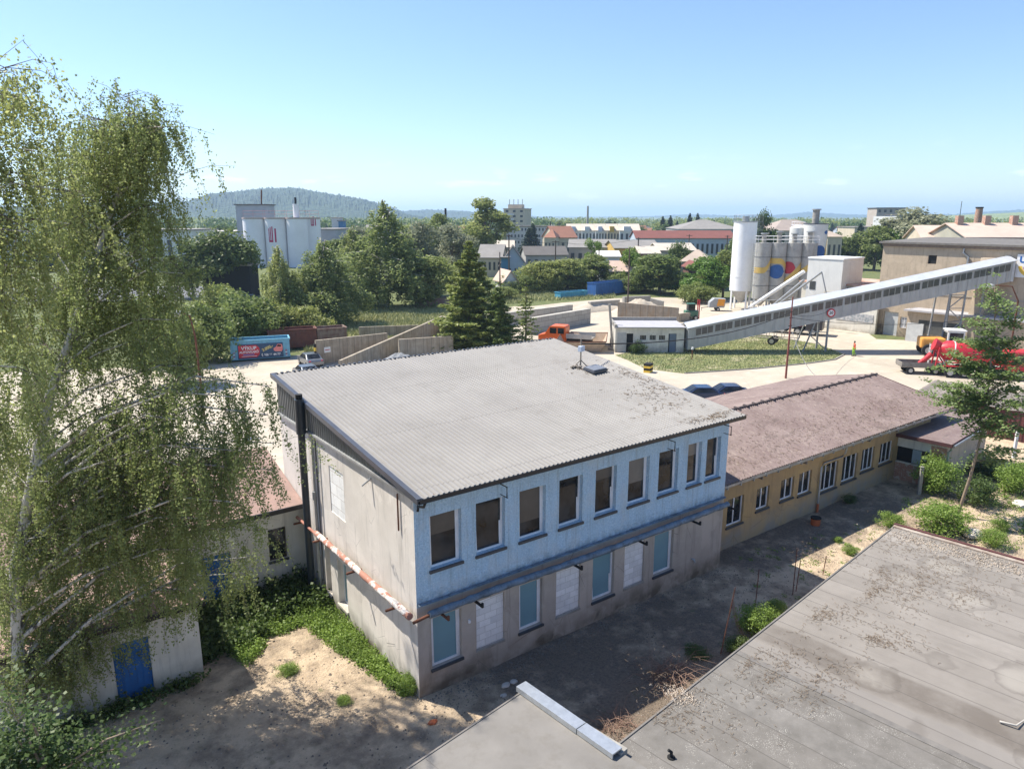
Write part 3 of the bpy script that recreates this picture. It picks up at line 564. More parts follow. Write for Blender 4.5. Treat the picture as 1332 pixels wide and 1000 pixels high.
# ================================================================ ANNEX
an = thing('brick_annex', 'small flat roofed annex with bare brick patch at the end of the ochre workshop', 'building', (44.75, 17.4, 0), R_(6))
AM = an.matrix_basis
def amb(): m = MB(); m.M = AM; return m
m = amb(); wallmesh(m, (0, 3.4), dW, 3.4, -.2, 2.85, [(.35, 2.5, 1.2, 2.15)], .2); m.build('window_wall', M['white'], an)
m = amb(); wallmesh(m, (0, 0), dF, 7.9, -.2, 2.85); m.build('side_wall', m_render('pinkish_render', (.50, .40, .30), (.40, .33, .26)), an)
m = amb(); wallmesh(m, (7.9, 0), (0, 1), 3.4, -.2, 2.85); m.build('rear_wall', M['white'], an)
m = amb(); m.box(-.35, 8.2, -.3, 4.3, 2.86, 2.98); rfo = m.build('roof', M['purple'], an)
m = amb(); m.box(-.38, 8.22, -.33, -.3, 2.8, 3.02); m.box(-.38, -.35, -.3, 4.3, 2.8, 3.02); m.build('edge_trim', MATS['maroon_flashing'], rfo)
t = NT('bare_brick'); b = t.n.new('ShaderNodeTexBrick'); q = t.xyz(); cb = t.n.new('ShaderNodeCombineXYZ'); t.l.new(q[1], cb.inputs[0]); t.l.new(q[2], cb.inputs[1]); t.l.new(cb.outputs[0], b.inputs[0])
b.inputs['Scale'].default_value = 1; b.inputs['Brick Width'].default_value = .27; b.inputs['Row Height'].default_value = .075; b.inputs['Mortar Size'].default_value = .01; b.inputs['Color1'].default_value = (.30, .10, .06, 1); b.inputs['Color2'].default_value = (.40, .18, .11, 1); b.inputs['Mortar'].default_value = (.42, .36, .29, 1)
a_ = t.mix(t.rng(t.noise(4, 6), .52, .62), b.outputs[0], (.45, .38, .30)); t.bump(t.noise(12, 6), .7, .05); M['brick'] = t.fin(a_, .95)
m = amb(); m.box(-.03, -.002, 0, .85, .2, 2.6); m.box(-.027, -.003, .85, 3.1, -.1, 1.12); m.build('brick_patch', M['brick'], an)
m = amb(); m.box(.1, .14, .92, 3.03, 1.22, 2.13); wn_ = m.build('window', M['dark'], an)
m = amb(); m.box(.06, .09, 1.35, 1.85, 1.25, 2.1); m.build('pane', gmat('dusty_pane', (.35, .42, .46), rough=.2), wn_)
m = amb(); m.tube([(.05, 1.12, 1.72), (.075, 1.12, 1.72)], .17, 16); m.build('round_vent_plate', M['pvc'], wn_)
m = amb(); m.tube([(-.1, -.25, 2.84), (-.02, -.22, 2.6), (.06, -.08, 2.4), (.06, -.07, .1)], .06, 10); m.build('downpipe', gmat('pale_green_pipe', (.34, .42, .38), rough=.5), an)
m = amb(); m.tube([(-.2, -.38, 2.87), (8.1, -.38, 2.84)], .07, 8); m.build('gutter', M['steel'], an)

# ================================================================ LEFT BUILDINGS
LA = thing('white_outbuilding', 'white lean-to outbuilding with pinkish felt roof against the left side of the blue block', 'building', (10.1, 29.3, 0))
mb = MB(); wallmesh(mb, (-6, 29.3), dF, 16.14, -.2, 3.72, [(14.55, 15.32, 1.4, 2.86), (11.75, 12.95, 0, 2.35)], .2); mb.build('front_wall', M['white'], LA)
window(LA, (-6, 29.3), dF, (14.55, 15.32, 1.4, 2.86), .16, .05, trans=.45, fmat=fw)
f = MB(); fbox(f, (-6, 29.3), dF, 11.753, 12.947, .0, 2.347, .1, .16)
for z in (.5, 1.2, 1.9): fbox(f, (-6, 29.3), dF, 11.8, 12.9, z, z+.1, .07, .1)
dr = f.build('door', M['bluedoor'], LA); f = MB(); fbox(f, (-6, 29.3), dF, 12.8, 12.86, 1.0, 1.15, .02, .07); f.build('handle', M['steel'], dr)
mb = MB(); mb.extr([(-6.2, 29.0, 3.70), (-6.2, 34.0, 5.0), (-6.2, 34, 5.1), (-6.2, 29.0, 3.8)], (16.33, 0, 0)); ra = mb.build('roof', M['felt'], LA)
mb = MB(); mb.box(-6.2, 10.13, 28.94, 29.0, 3.62, 3.82); mb.build('edge_trim', M['blackgut'], ra)
mb = MB(); wallmesh(mb, (10.1, 34), (-1, 0), 16.1, -.2, 4.98); mb.build('rear_wall', M['white'], LA)
LB = thing('white_garage', 'low white garage with blue door behind the hanging birch branches', 'building', (4.6, 24.8, 0))
mb = MB(); wallmesh(mb, (-14, 24.8), dF, 18.6, -.2, 2.95, [(15.9, 17.0, 0, 2.2), (8.0, 10.4, 0, 2.3)], .2); wallmesh(mb, (4.6, 24.8), (0, 1), 4.5, -.2, 2.95); mb.build('wall', M['white'], LB)
for a, b in ((15.9, 17.0), (8.0, 10.4)):
    f = MB(); fbox(f, (-14, 24.8), dF, a+.003, b-.003, .0, 2.197, .1, .15)
    for i in range(int((b-a)/.2)): fbox(f, (-14, 24.8), dF, a+.05+i*.2, a+.2+i*.2, .05, 2.15, .08, .1)
    f.build('door', M['bluedoor'], LB)
mb = MB(); mb.extr([(-14, 24.5, 2.96), (-14, 29.25, 3.25), (-14, 29.25, 3.35), (-14, 24.5, 3.06)], (18.8, 0, 0)); rb = mb.build('roof', M['felt'], LB)
mb = MB(); mb.box(-14, 4.83, 24.44, 24.5, 2.88, 3.08); mb.box(4.8, 4.84, 24.5, 29.2, 3.0, 3.2); mb.build('edge_trim', M['blackgut'], rb)

# ================================================================ FOREGROUND FLAT ROOFS
RZ = math.atan2(2.5, 19.55)
fr_ = thing('flat_roofed_shed', 'large flat roofed shed with weathered grey bitumen roof in the right foreground', 'building', (10.83, 10.9, 0), RZ)
FM = fr_.matrix_basis
def fmb(): m = MB(); m.M = FM; return m
LR = 19.71
m = fmb(); m.box(0, LR, -16, 0, 2.9, 3.0); fro = m.build('roof', M['bitumen'], fr_)
m = fmb(); m.box(.12, LR-.1, -15.9, -.12, -.2, 2.895); m.build('wall', M['beige'], fr_)
m = fmb(); m.box(-.02, LR+.02, 0, .05, 2.84, 3.03); m.build('edge_strip', gmat('bitumen_edge', (.13, .12, .105), (.20, .18, .16), 3, .9), fro)
m = fmb(); m.box(LR-.22, LR+.02, -16, .05, 3.001, 3.05); m.build('concrete_kerb', gmat('flaking_kerb', (.42, .37, .31), (.22, .16, .12), 3, .95, bump=.5), fro)
m = fmb(); m.box(LR-.02, LR+.1, -16, .08, 2.8, 3.10); m.build('parapet_trim', gmat('oxide_red_trim', (.13, .035, .03), (.07, .03, .03), 3, .65, dirtamt=.5), fro)
m = fmb(); m.box(6.28, 6.5, -15.9, -.05, 3.0005, 3.018); m.build('lap_joint', gmat('joint_felt', (.19, .175, .155), (.12, .11, .1), 3, .95), fro)
sr = thing('lean_to_roof_building', 'small shed with plain bitumen roof at the bottom edge of the picture', 'building', (10.64, 13.94, 0), math.atan2(.62, 3.74))
SM_ = sr.matrix_basis; m = MB(); m.M = SM_; m.box(-13, 0, -9, 0, 3.04, 3.14); sro = m.build('roof', gmat('fresh_bitumen', (.165, .153, .137), (.215, .20, .18), .7, .9, bump=.3, bsc=60, bd=.008, dirtamt=.35), sr)
m = MB(); m.M = SM_; m.box(-12.9, -.12, -8.9, -.1, -.2, 3.035); m.build('wall', M['beige'], sr)
m = MB(); m.M = SM_; m.box(-13, -.02, -.02, .03, 3.0, 3.16); m.build('edge_strip', MATS['bitumen_edge'], sro)
m = MB(); m.M = SM_; m.box(-3.5, -3.485, -9, -.05, 3.141, 3.146); m.build('lap_joint', MATS['joint_felt'], sro)
m = MB(); m.M = SM_ @ Matrix.Rotation(R_(-4), 4, 'Z')
zinc = gmat('bright_zinc_flashing', (.55, .57, .58), (.42, .44, .45), 5, .35, .6, bump=.05)
m.box(-.14, .22, -2.15, .12, 3.27, 3.31); m.box(-.14, -.11, -2.15, .12, 3.16, 3.27); m.box(.19, .22, -2.15, .12, 3.16, 3.27)
m.box(-.13, .23, -3.35, -2.17, 3.262, 3.302); m.box(.2, .23, -3.35, -2.17, 3.16, 3.262); m.box(-.13, -.1, -3.35, -2.17, 3.16, 3.262); m.build('parapet_coping', zinc, sr)
m = MB(); m.M = SM_; m.box(-.1, .17, -3.4, .08, 2.6, 3.2); m.build('parapet', M['conc'], sr)
m = fmb(); m.cyl(.9, -1.55, 3.0, 3.16, .05, 8); m.tube([(.9, -1.55, 3.14), (.98, -1.6, 3.22)], .06, 8)

# ================================================================ VEGETATION GENERATORS
def np_mesh(name, V, Fq, mat):
    me = bpy.data.meshes.new(name); n = len(Fq); k = Fq.shape[1]
    me.vertices.add(len(V)); me.vertices.foreach_set('co', V.astype(np.float32).ravel())
    me.loops.add(n*k); me.loops.foreach_set('vertex_index', Fq.astype(np.int32).ravel())
    me.polygons.add(n); me.polygons.foreach_set('loop_start', (np.arange(n)*k).astype(np.int32)); me.polygons.foreach_set('loop_total', np.full(n, k, np.int32))
    me.materials.append(mat); me.update(); me.validate(); return me
def leaf_geo(C, size, rs, aspect=.62, out=None, bias=.6, hang=0.):
    N = len(C); n = rs.normal(size=(N, 3)); n /= np.linalg.norm(n, axis=1, keepdims=True)+1e-9
    if out is not None: n = n+bias*out; n /= np.linalg.norm(n, axis=1, keepdims=True)+1e-9
    r = rs.normal(size=(N, 3)); 
    if hang: r[:, 2] -= hang*2
    t = r-(r*n).sum(1, keepdims=True)*n; t /= np.linalg.norm(t, axis=1, keepdims=True)+1e-9
    b = np.cross(n, t); sz = (size*rs.uniform(.65, 1.3, N))[:, None]
    V = np.stack([C-t*sz*.5, C+b*sz*.5*aspect+t*sz*.05, C+t*sz*.5, C-b*sz*.5*aspect+t*sz*.05], 1).reshape(-1, 3)
    return V, np.arange(4*N).reshape(N, 4)
LM = dict(
 birch=leafmat('birch_leaves', (.25, .30, .09), (.40, .44, .18), .55), birchg=leafmat('grey_green_leaves', (.25, .27, .15), (.37, .38, .25), .45),
 dark=leafmat('dark_leaves', (.085, .135, .035), (.165, .22, .06), .42), mid=leafmat('mid_green_leaves', (.20, .25, .06), (.35, .39, .13), .5), bright=leafmat('bright_leaves', (.12, .22, .03), (.21, .32, .06), .42),
 spruce=leafmat('spruce_needles', (.16, .215, .05), (.31, .35, .10), .42), fir=leafmat('dark_needles', (.022, .05, .026), (.05, .085, .04), .1), plum=leafmat('copper_leaves', (.07, .022, .03), (.12, .05, .05), .2),
 nettle=leafmat('nettle_leaves', (.18, .28, .05), (.34, .46, .11), .5, 0), sap=leafmat('sapling_leaves', (.16, .24, .07), (.30, .38, .15), .5, 0))
M['birchbark'] = None
t = NT('white_birch_bark'); bb = t.mix(t.rng(t.noise(2.2, 6, .7, t.map((3, 3, .8))), .5, .6), (.50, .47, .42), (.07, .06, .05)); t.bump(t.noise(20, 4), .4, .01); M['birchbark'] = t.fin(bb, .85)
M['twig'] = gmat('twig_bark', (.12, .085, .06), (.07, .05, .04), 5, .9)
def limbs_mesh(name, segs, mat, n=5):
    m = MB()
    for pts, rad in segs: m.tube(pts, rad, n, False)
    me = bpy.data.meshes.new(name); me.from_pydata(m.v, [], m.f); me.polygons.foreach_set('use_smooth', m.s); me.materials.append(mat); me.update(); return me
def master_broad(seed, H, Rr, nclump, nleaf, lsize, base=.18, flat=1., twig=True, top=.5):
    rs = np.random.RandomState(seed); cz = H*(base+(1-base)*.5); hz = H*(1-base)*.5
    cl = []
    while len(cl) < nclump:
        p = rs.uniform(-1, 1, 3); q = np.linalg.norm(p)
        if q > 1 or q < .35: continue
        wz = 1-.35*max(0, p[2])**1.5*top*2
        cl.append((p[0]*Rr*.8*wz*rs.uniform(.8, 1.15), p[1]*Rr*.8*wz*rs.uniform(.8, 1.15), cz+p[2]*hz*.86, Rr*rs.uniform(.2, .42)))
    cl = np.array(cl); per = nleaf//nclump; Cs = []; Os = []
    for c in cl:
        d = rs.normal(size=(per, 3)); d /= np.linalg.norm(d, axis=1, keepdims=True); r = rs.uniform(.45, 1.08, per)[:, None]**.6
        P_ = c[:3]+d*r*c[3]*np.array([1, 1, .8])*(1+.35*np.sin(d[:, :1]*7+c[0]*3)*np.cos(d[:, 1:2]*6)); Cs.append(P_); Os.append(d+np.array([0, 0, .4]))
    C = np.concatenate(Cs); O = np.concatenate(Os); V, F = leaf_geo(C, lsize, rs, .7, O, .9)
    segs = [([(0, 0, -.1), (Rr*.04, 0, H*.3), (0, Rr*.04, H*.6), (0, 0, H*.85)], [H*.022, H*.017, H*.011, H*.004])]
    for c in cl[:min(18, nclump)]:
        z0 = max(H*.15, c[2]*.55); segs.append(([(0, 0, z0), (c[0]*.5, c[1]*.5, (z0+c[2])*.52), tuple(c[:3])], [H*.009, H*.005, H*.002]))
    return V, F, segs
def master_droop(seed, H, Rr, nstr, per, lsize, top_n=1.0):
    rs = np.random.RandomState(seed); Cs = []; segs = [([(0, 0, -.1), (Rr*.05, 0, H*.4), (-Rr*.03, 0, H*.7), (0, 0, H*.96)], [H*.012, H*.009, H*.006, H*.002])]
    nb = 30; br = []
    for i in range(nb):
        a = i*2.4+rs.uniform(-.3, .3); f = (i+.5)/nb; z = H*(.16+.84*f); r = Rr*(1.0-f**1.6)**.8*rs.uniform(.6, 1.1)+.25
        br.append((a, z, r)); segs.append(([(0, 0, z*.8), (math.cos(a)*r*.5, math.sin(a)*r*.5, z), (math.cos(a)*r, math.sin(a)*r, z*.97)], [H*.005, H*.003, H*.0012]))
    w_ = np.array([b[2] for b in br]); w_ = w_/w_.sum()
    for i in range(nstr):
        a, z, r = br[rs.choice(nb, p=w_)]; f = rs.uniform(.25, 1.08); aa = a+rs.normal()*.2; ca, sa = math.cos(aa), math.sin(aa)
        x, y = ca*r*f, sa*r*f; L = H*rs.uniform(.08, .26)
        tt = rs.uniform(0, 1, per)**.85; zz = z*(1.01-.03*f)+rs.normal()*H*.015-tt*L
        Cs.append(np.stack([x+ca*tt*.2+rs.normal(size=per)*.13, y+sa*tt*.2+rs.normal(size=per)*.13, zz], 1))
    C = np.concatenate(Cs); C = C[C[:, 2] > .25]; O = np.stack([C[:, 0]*.25, C[:, 1]*.25, np.full(len(C), .3)], 1); V, F = leaf_geo(C, lsize, rs, .6, O, .8, .8); return V, F, segs
def master_conifer(seed, H, Rr, nl, lsize, sparse=0):
    rs = np.random.RandomState(seed); Cs = []; Os = []; segs = [([(0, 0, -.1), (0, 0, H)], [H*.012, H*.001])]
    nw = int(34-sparse*14)
    for i in range(nw):
        z = H*(.06+.94*(i+rs.uniform(0, .8))/nw); r0 = Rr*(1-z/H)**.8*rs.uniform(.75, 1.15)+.12; kk = rs.randint(5, 8)
        for k in range(kk):
            a = 2*pi*(k+rs.uniform(-.3, .3))/kk+i; r = r0*rs.uniform(.6, 1.15); per = max(6, int(nl*r/Rr/(nw*kk)*2.4)); f = rs.uniform(.1, 1, per)**.7
            wv = r*.22*(1-f*.6); x = math.cos(a)*f*r-math.sin(a)*rs.normal(size=per)*wv; y = math.sin(a)*f*r+math.cos(a)*rs.normal(size=per)*wv
            zz = z-f*r*.30+np.maximum(0, f-.7)*r*.5-np.abs(rs.normal(size=per))*.12*Rr*.5; Cs.append(np.stack([x, y, zz], 1)); Os.append(np.tile([math.cos(a)*.5, math.sin(a)*.5, .8], (per, 1)))
            if rs.rand() < .4: segs.append(([(0, 0, z), (math.cos(a)*r*.8, math.sin(a)*r*.8, z-r*.2)], [.05*H/12, .01]))
    C = np.concatenate(Cs); V, F = leaf_geo(C, lsize, rs, .5, np.concatenate(Os), .8); return V, F, segs
MASTER = {}
def mk(key, data, leaf, bark):
    V, F, segs = data; MASTER[key] = (np_mesh(key+'_crown', V, F, leaf), limbs_mesh(key+'_trunk', segs, bark), V[:, 2].max(), (np.percentile(np.abs(V[:, 0]), 97)))
for i in range(2):
    mk('broad%d' % i, master_broad(10+i, 10, 3.6, 40, 11000, .34, base=.04), LM['mid'], M['bark'])
    mk('brightb%d' % i, master_broad(20+i, 10, 3.6, 34, 9500, .36, base=.05), LM['bright'], M['bark'])
    mk('darkb%d' % i, master_broad(30+i, 10, 4, 32, 9500, .36), LM['dark'], M['bark'])
    mk('bush%d' % i, master_broad(40+i, 5, 3.4, 34, 9500, .27, base=.02), LM['mid'], M['bark'])
    mk('greyb%d' % i, master_broad(50+i, 10, 3.4, 34, 9500, .30, base=.1), LM['birchg'], M['bark'])
    mk('droop%d' % i, master_droop(60+i, 14, 3.6, 760, 26, .27), LM['birch'], M['birchbark'])
    mk('con%d' % i, master_conifer(70+i, 14, 3.3, 26000, .34), LM['spruce'], M['bark'])
    mk('fir%d' % i, master_conifer(80+i, 14, 2.8, 5000, .55), LM['fir'], M['bark'])
mk('plumb0', master_broad(90, 8, 3, 24, 5000, .36), LM['plum'], M['bark'])
mk('farb0', master_broad(91, 10, 4.4, 30, 3600, .62, base=.05), LM['mid'], M['bark']); mk('farb1', master_broad(92, 10, 4.4, 26, 3600, .62, base=.05), LM['dark'], M['bark'])
mk('thin0', master_conifer(95, 10, 1.5, 1500, .28, 1), LM['spruce'], M['bark'])
mk('shrub0', master_broad(96, 1.6, 1.0, 46, 5200, .075, base=.0, top=.9), LM['nettle'], M['bark']); mk('shrub1', master_broad(97, 1.6, 1.0, 46, 4200, .08, base=.0, top=.9), LM['dark'], M['bark'])
mk('poplar0', master_broad(98, 14, 3.2, 40, 9000, .36, base=.06, top=1.0), LM['mid'], M['bark'])
CATN = dict(broad='tree', brightb='tree', darkb='tree', bush='bush', greyb='tree', droop='tree', con='tree', fir='tree', plumb='tree', farb='tree', thin='tree', shrub='shrub', poplar='tree')
NAMES = dict(broad='broadleaf_tree', brightb='broadleaf_tree', darkb='broadleaf_tree', bush='bush', greyb='grey_green_tree', droop='birch_tree', con='spruce_tree', fir='fir_tree', plumb='copper_tree', farb='broadleaf_tree', thin='young_spruce', shrub='shrub', poplar='poplar_tree')
TC = [0]
def plant(key, g, H, wid, label, group=None, name=None):
    cme, tme, mh, mr = MASTER[key]; kind = key.rstrip('0123456789')
    TC[0] += 1; rz = (TC[0]*2.39) % (2*pi)
    r = thing(name or NAMES[kind], label, CATN[kind], (g[0], g[1], g[2]-.05), rz, group); s = H/mh; sx = (wid*.5)/mr; r.scale = (sx, sx, s)
    a = bpy.data.objects.new('crown', cme); COL.objects.link(a); a.parent = r; b = bpy.data.objects.new('trunk', tme); COL.objects.link(b); b.parent = r
    return r
def tree(key, u, vb, vt, wpx, label, group=None, name=None):
    g = G(u, vb); H = ztop(u, vt, g); return plant(key, g, H, wpx*pxm(g), label, group, name)

# ---- middle distance trees, read off the photograph
YB = 'trees and bushes edging the yard'
tree('con0', 612, 456, 312, 76, 'big bright green spruce rising behind the roof of the blue block')
tree('con1', 648, 462, 372, 50, 'yellowish shorter spruce leaning against the big spruce behind the roof')
tree('thin0', 684, 458, 366, 34, 'thin sparse young spruce between the big spruce and the orange truck')
tree('droop0', 505, 402, 260, 108, 'tall weeping birch standing at the back of the grass field')
tree('droop1', 462, 398, 292, 60, 'weeping birch just left of the tallest weeping birch')
tree('droop1', 425, 424, 308, 84, 'yellow green birch beside the containers in front of the white silos')
tree('droop0', 368, 430, 318, 62, 'slender birch right in front of the white silo cylinders')
tree('bush0', 398, 428, 352, 66, 'pale silvery bush between two birches near the white silos')
for i, (k, u, vb, vt, w_, s) in enumerate([('bush0', 236, 500, 398, 70, 'round bush behind the leaning street lamp'), ('bush1', 268, 470, 392, 78, 'bright bush left of the blue advertising container'), ('bush0', 322, 452, 372, 84, 'wide sunlit bush above the blue advertising container'), ('bush1', 292, 440, 366, 70, 'bush on the roadside between lamp and blue container'), ('bush0', 352, 446, 384, 60, 'dark bush behind the rusty container'), ('bush1', 398, 444, 396, 60, 'low shady bush behind the rear rusty container'), ('bush1', 205, 470, 380, 90, 'bush seen through the hanging birch branches')]):
    tree(k, u, vb, vt, w_, s, YB)
tree('darkb0', 292, 386, 292, 78, 'dense dark tree in front of the dark shed by the road')
tree('darkb1', 252, 386, 306, 62, 'dark tree left of the dark shed by the road')
tree('broad0', 552, 400, 330, 74, 'mid green tree between the weeping birch and the spruce', YB)
tree('greyb0', 545, 385, 286, 54, 'grey green birch above the rusty trough', YB)
tree('greyb1', 588, 372, 288, 56, 'pale grey green tree left of the tall poplar', YB)
tree('broad1', 572, 350, 276, 38, 'green tree around the dark chimney', YB)
tree('poplar0', 632, 350, 254, 58, 'tall poplar left of the cream tower block')
tree('greyb1', 470, 372, 292, 56, 'grey birch further back left of the weeping birch', YB)
tree('greyb0', 520, 372, 300, 70, 'grey green tree behind the weeping birch', YB)
tree('broad1', 440, 372, 310, 50, 'tree behind the yellow green birch', YB)
for i, (k, u, vb, vt, w_, s) in enumerate([
 ('bush0', 672, 392, 352, 46, 'bush right of the spruce behind the pink roofed hut'), ('bush1', 702, 390, 338, 58, 'leafy bush left of the small blue skip'), ('broad0', 738, 389, 334, 56, 'bushy tree above the small blue skip'), ('broad1', 772, 386, 330, 56, 'bushy tree above the large blue container'),
 ('brightb0', 700, 384, 342, 40, 'bright bush in the hedge left of the blue skip'), ('brightb0', 821, 388, 320, 34, 'bright yellow green tree with dark posts beside it'), ('brightb1', 772, 365, 308, 26, 'bright slim tree poking above the hedge'), ('broad0', 858, 392, 328, 64, 'large bushy tree behind the concrete panel wall'),
 ('darkb0', 882, 372, 311, 32, 'dark narrow tree by the cream roofed house'), ('brightb1', 890, 392, 352, 50, 'low bright bush right of the panel wall'), ('brightb0', 916, 390, 330, 52, 'bright tree left of the tall white silo'), ('broad1', 940, 388, 324, 44, 'tree directly behind the tall white silo legs'),
 ('bush0', 838, 388, 350, 40, 'olive bush above the broken concrete wall'), ('darkb1', 988, 360, 268, 42, 'dark tree sticking up behind the batching silos'), ('brightb1', 1076, 350, 304, 34, 'bright tree right of the striped tall silo'), ('broad0', 1100, 350, 306, 40, 'green tree behind the white batching house'),
 ('broad1', 1136, 352, 292, 54, 'olive tree left of the big birch behind the beige building'), ('greyb0', 1180, 352, 268, 78, 'big birch behind the beige concrete building'), ('brightb0', 1158, 352, 290, 44, 'bright tree in front of the big birch behind the beige building'), ('greyb1', 1215, 350, 296, 40, 'grey green tree left of the pink roofed block'),
 ('bush1', 720, 386, 350, 50, 'dark bush right behind the small blue skip'), ('bush0', 755, 386, 348, 46, 'bush between the two blue containers'), ('bush1', 806, 389, 354, 40, 'bush right of the large blue container'), ('bush0', 818, 391, 356, 34, 'second bush right of the large blue container'), ('bush1', 655, 400, 372, 40, 'low bush behind the block bays'),
 ('broad0', 600, 400, 345, 60, 'tree hidden behind the big spruce', ), ('bush0', 905, 394, 366, 50, 'bush beside the orange gate')]):
    tree(k, u, vb-(10 if vb > 380 and u < 900 else 0), vt, w_*.92, s, YB)
# ---- far trees scattered through the town
rs = random.Random(5); FT = 'trees among the houses of the town'
def far_tree(u, v, dist, H, key=None, lab=None):
    g = D(u, v, dist); g.z = 0
    key = key or rs.choice(['farb0', 'farb1', 'farb0', 'farb1', 'fir0'])
    lm_ = [(100, 'behind the big birch'), (255, 'left of the grey tower house'), (345, 'behind the white silo row'), (430, 'near the pale grey hall'), (500, 'behind the weeping birches'), (580, 'left of the dark slim chimney'), (655, 'by the tall poplar'), (735, 'near the grey apartment slab'), (830, 'behind the white terrace'), (960, 'beyond the big grey skyline hall'), (1010, 'behind the tall silo'), (1100, 'near the large old house'), (1190, 'around the office tower'), (1260, 'by the blue glass office block'), (9999, 'beyond the pink roofed block')]
    lk_ = [b for a, b in lm_ if u < a][0]; far_ = 'nearer' if dist < 330 else ('distant' if dist < 560 else 'most distant')
    cls = {'farb0': far_+' round green tree '+lk_, 'farb1': far_+' round dark tree '+lk_, 'fir0': far_+' dark conifer '+lk_, 'fir1': far_+' conifer '+lk_, 'plumb0': 'copper leaved tree in the town'}
    plant(key, g, H, H*(.45 if key.startswith('fir') else .9), lab or cls[key], FT if not lab else None)
for i in range(150):
    u = rs.uniform(0, 1332); dist = rs.choice([rs.uniform(230, 420), rs.uniform(350, 900)]); 
    if 700 < u < 960 and dist < 330: continue
    if 300 < u < 450 and dist < 330: continue
    far_tree(u, 290, dist, rs.uniform(7, 13))
for u, vt, d in ((693, 290, 300), (688, 296, 290), (862, 281, 420), (872, 280, 425), (897, 277, 430), (907, 277, 440), (800, 288, 420), (1120, 290, 360)): 
    g = D(u, 290, d); g.z = 0; plant('fir1', g, ztop(u, vt, g), 7, {693: 'dark conifer in front of the long grey block', 688: 'lower conifer leaning on the dark conifer by the long grey block', 862: 'left conifer of the group beside the big grey roof', 872: 'middle conifer beside the big grey roof', 897: 'tall pointed conifer above the big grey roof', 907: 'rightmost pointed conifer above the big grey roof', 800: 'small conifer behind the white terrace houses', 1120: 'conifer left of the office tower'}[u])
g = D(700, 315, 215); g.z = 0; plant('plumb0', g, 7.5, 7, 'dark copper tree in front of the orange roofed house')
# distant woods: countless crowns between the town and the hills
def wood(u0, u1, d0, d1, n, hm, seed, lab, mat, ls=1.8):
    r2 = np.random.RandomState(seed); Cs = []
    for i in range(n):
        p = D(r2.uniform(u0, u1), 290, r2.uniform(d0, d1)); h = hm*r2.uniform(.6, 1.15); k = 46; d = r2.normal(size=(k, 3)); d /= np.linalg.norm(d, axis=1, keepdims=True)
        Cs.append(np.array([p.x, p.y, h*.55])+d*np.array([h*.42, h*.42, h*.5])*r2.uniform(.6, 1.05, (k, 1)))
    V, F = leaf_geo(np.concatenate(Cs), ls, r2, .8); o = bpy.data.objects.new('distant_wood', np_mesh('distant_wood', V, F, mat)); COL.objects.link(o)
    tag(o, lab, 'woodland', None, 'stuff')
wood(-120, 1500, 750, 1700, 1500, 12, 3, 'belt of woodland and gardens between the town and the hills', LM['mid'], 2.6)
wood(-120, 720, 480, 900, 420, 13, 4, 'dark trees below the wooded hill on the left', LM['dark'], 2.2)
wood(960, 1500, 420, 800, 260, 10, 8, 'tree belt behind the roofs on the right', LM['dark'], 2.0)

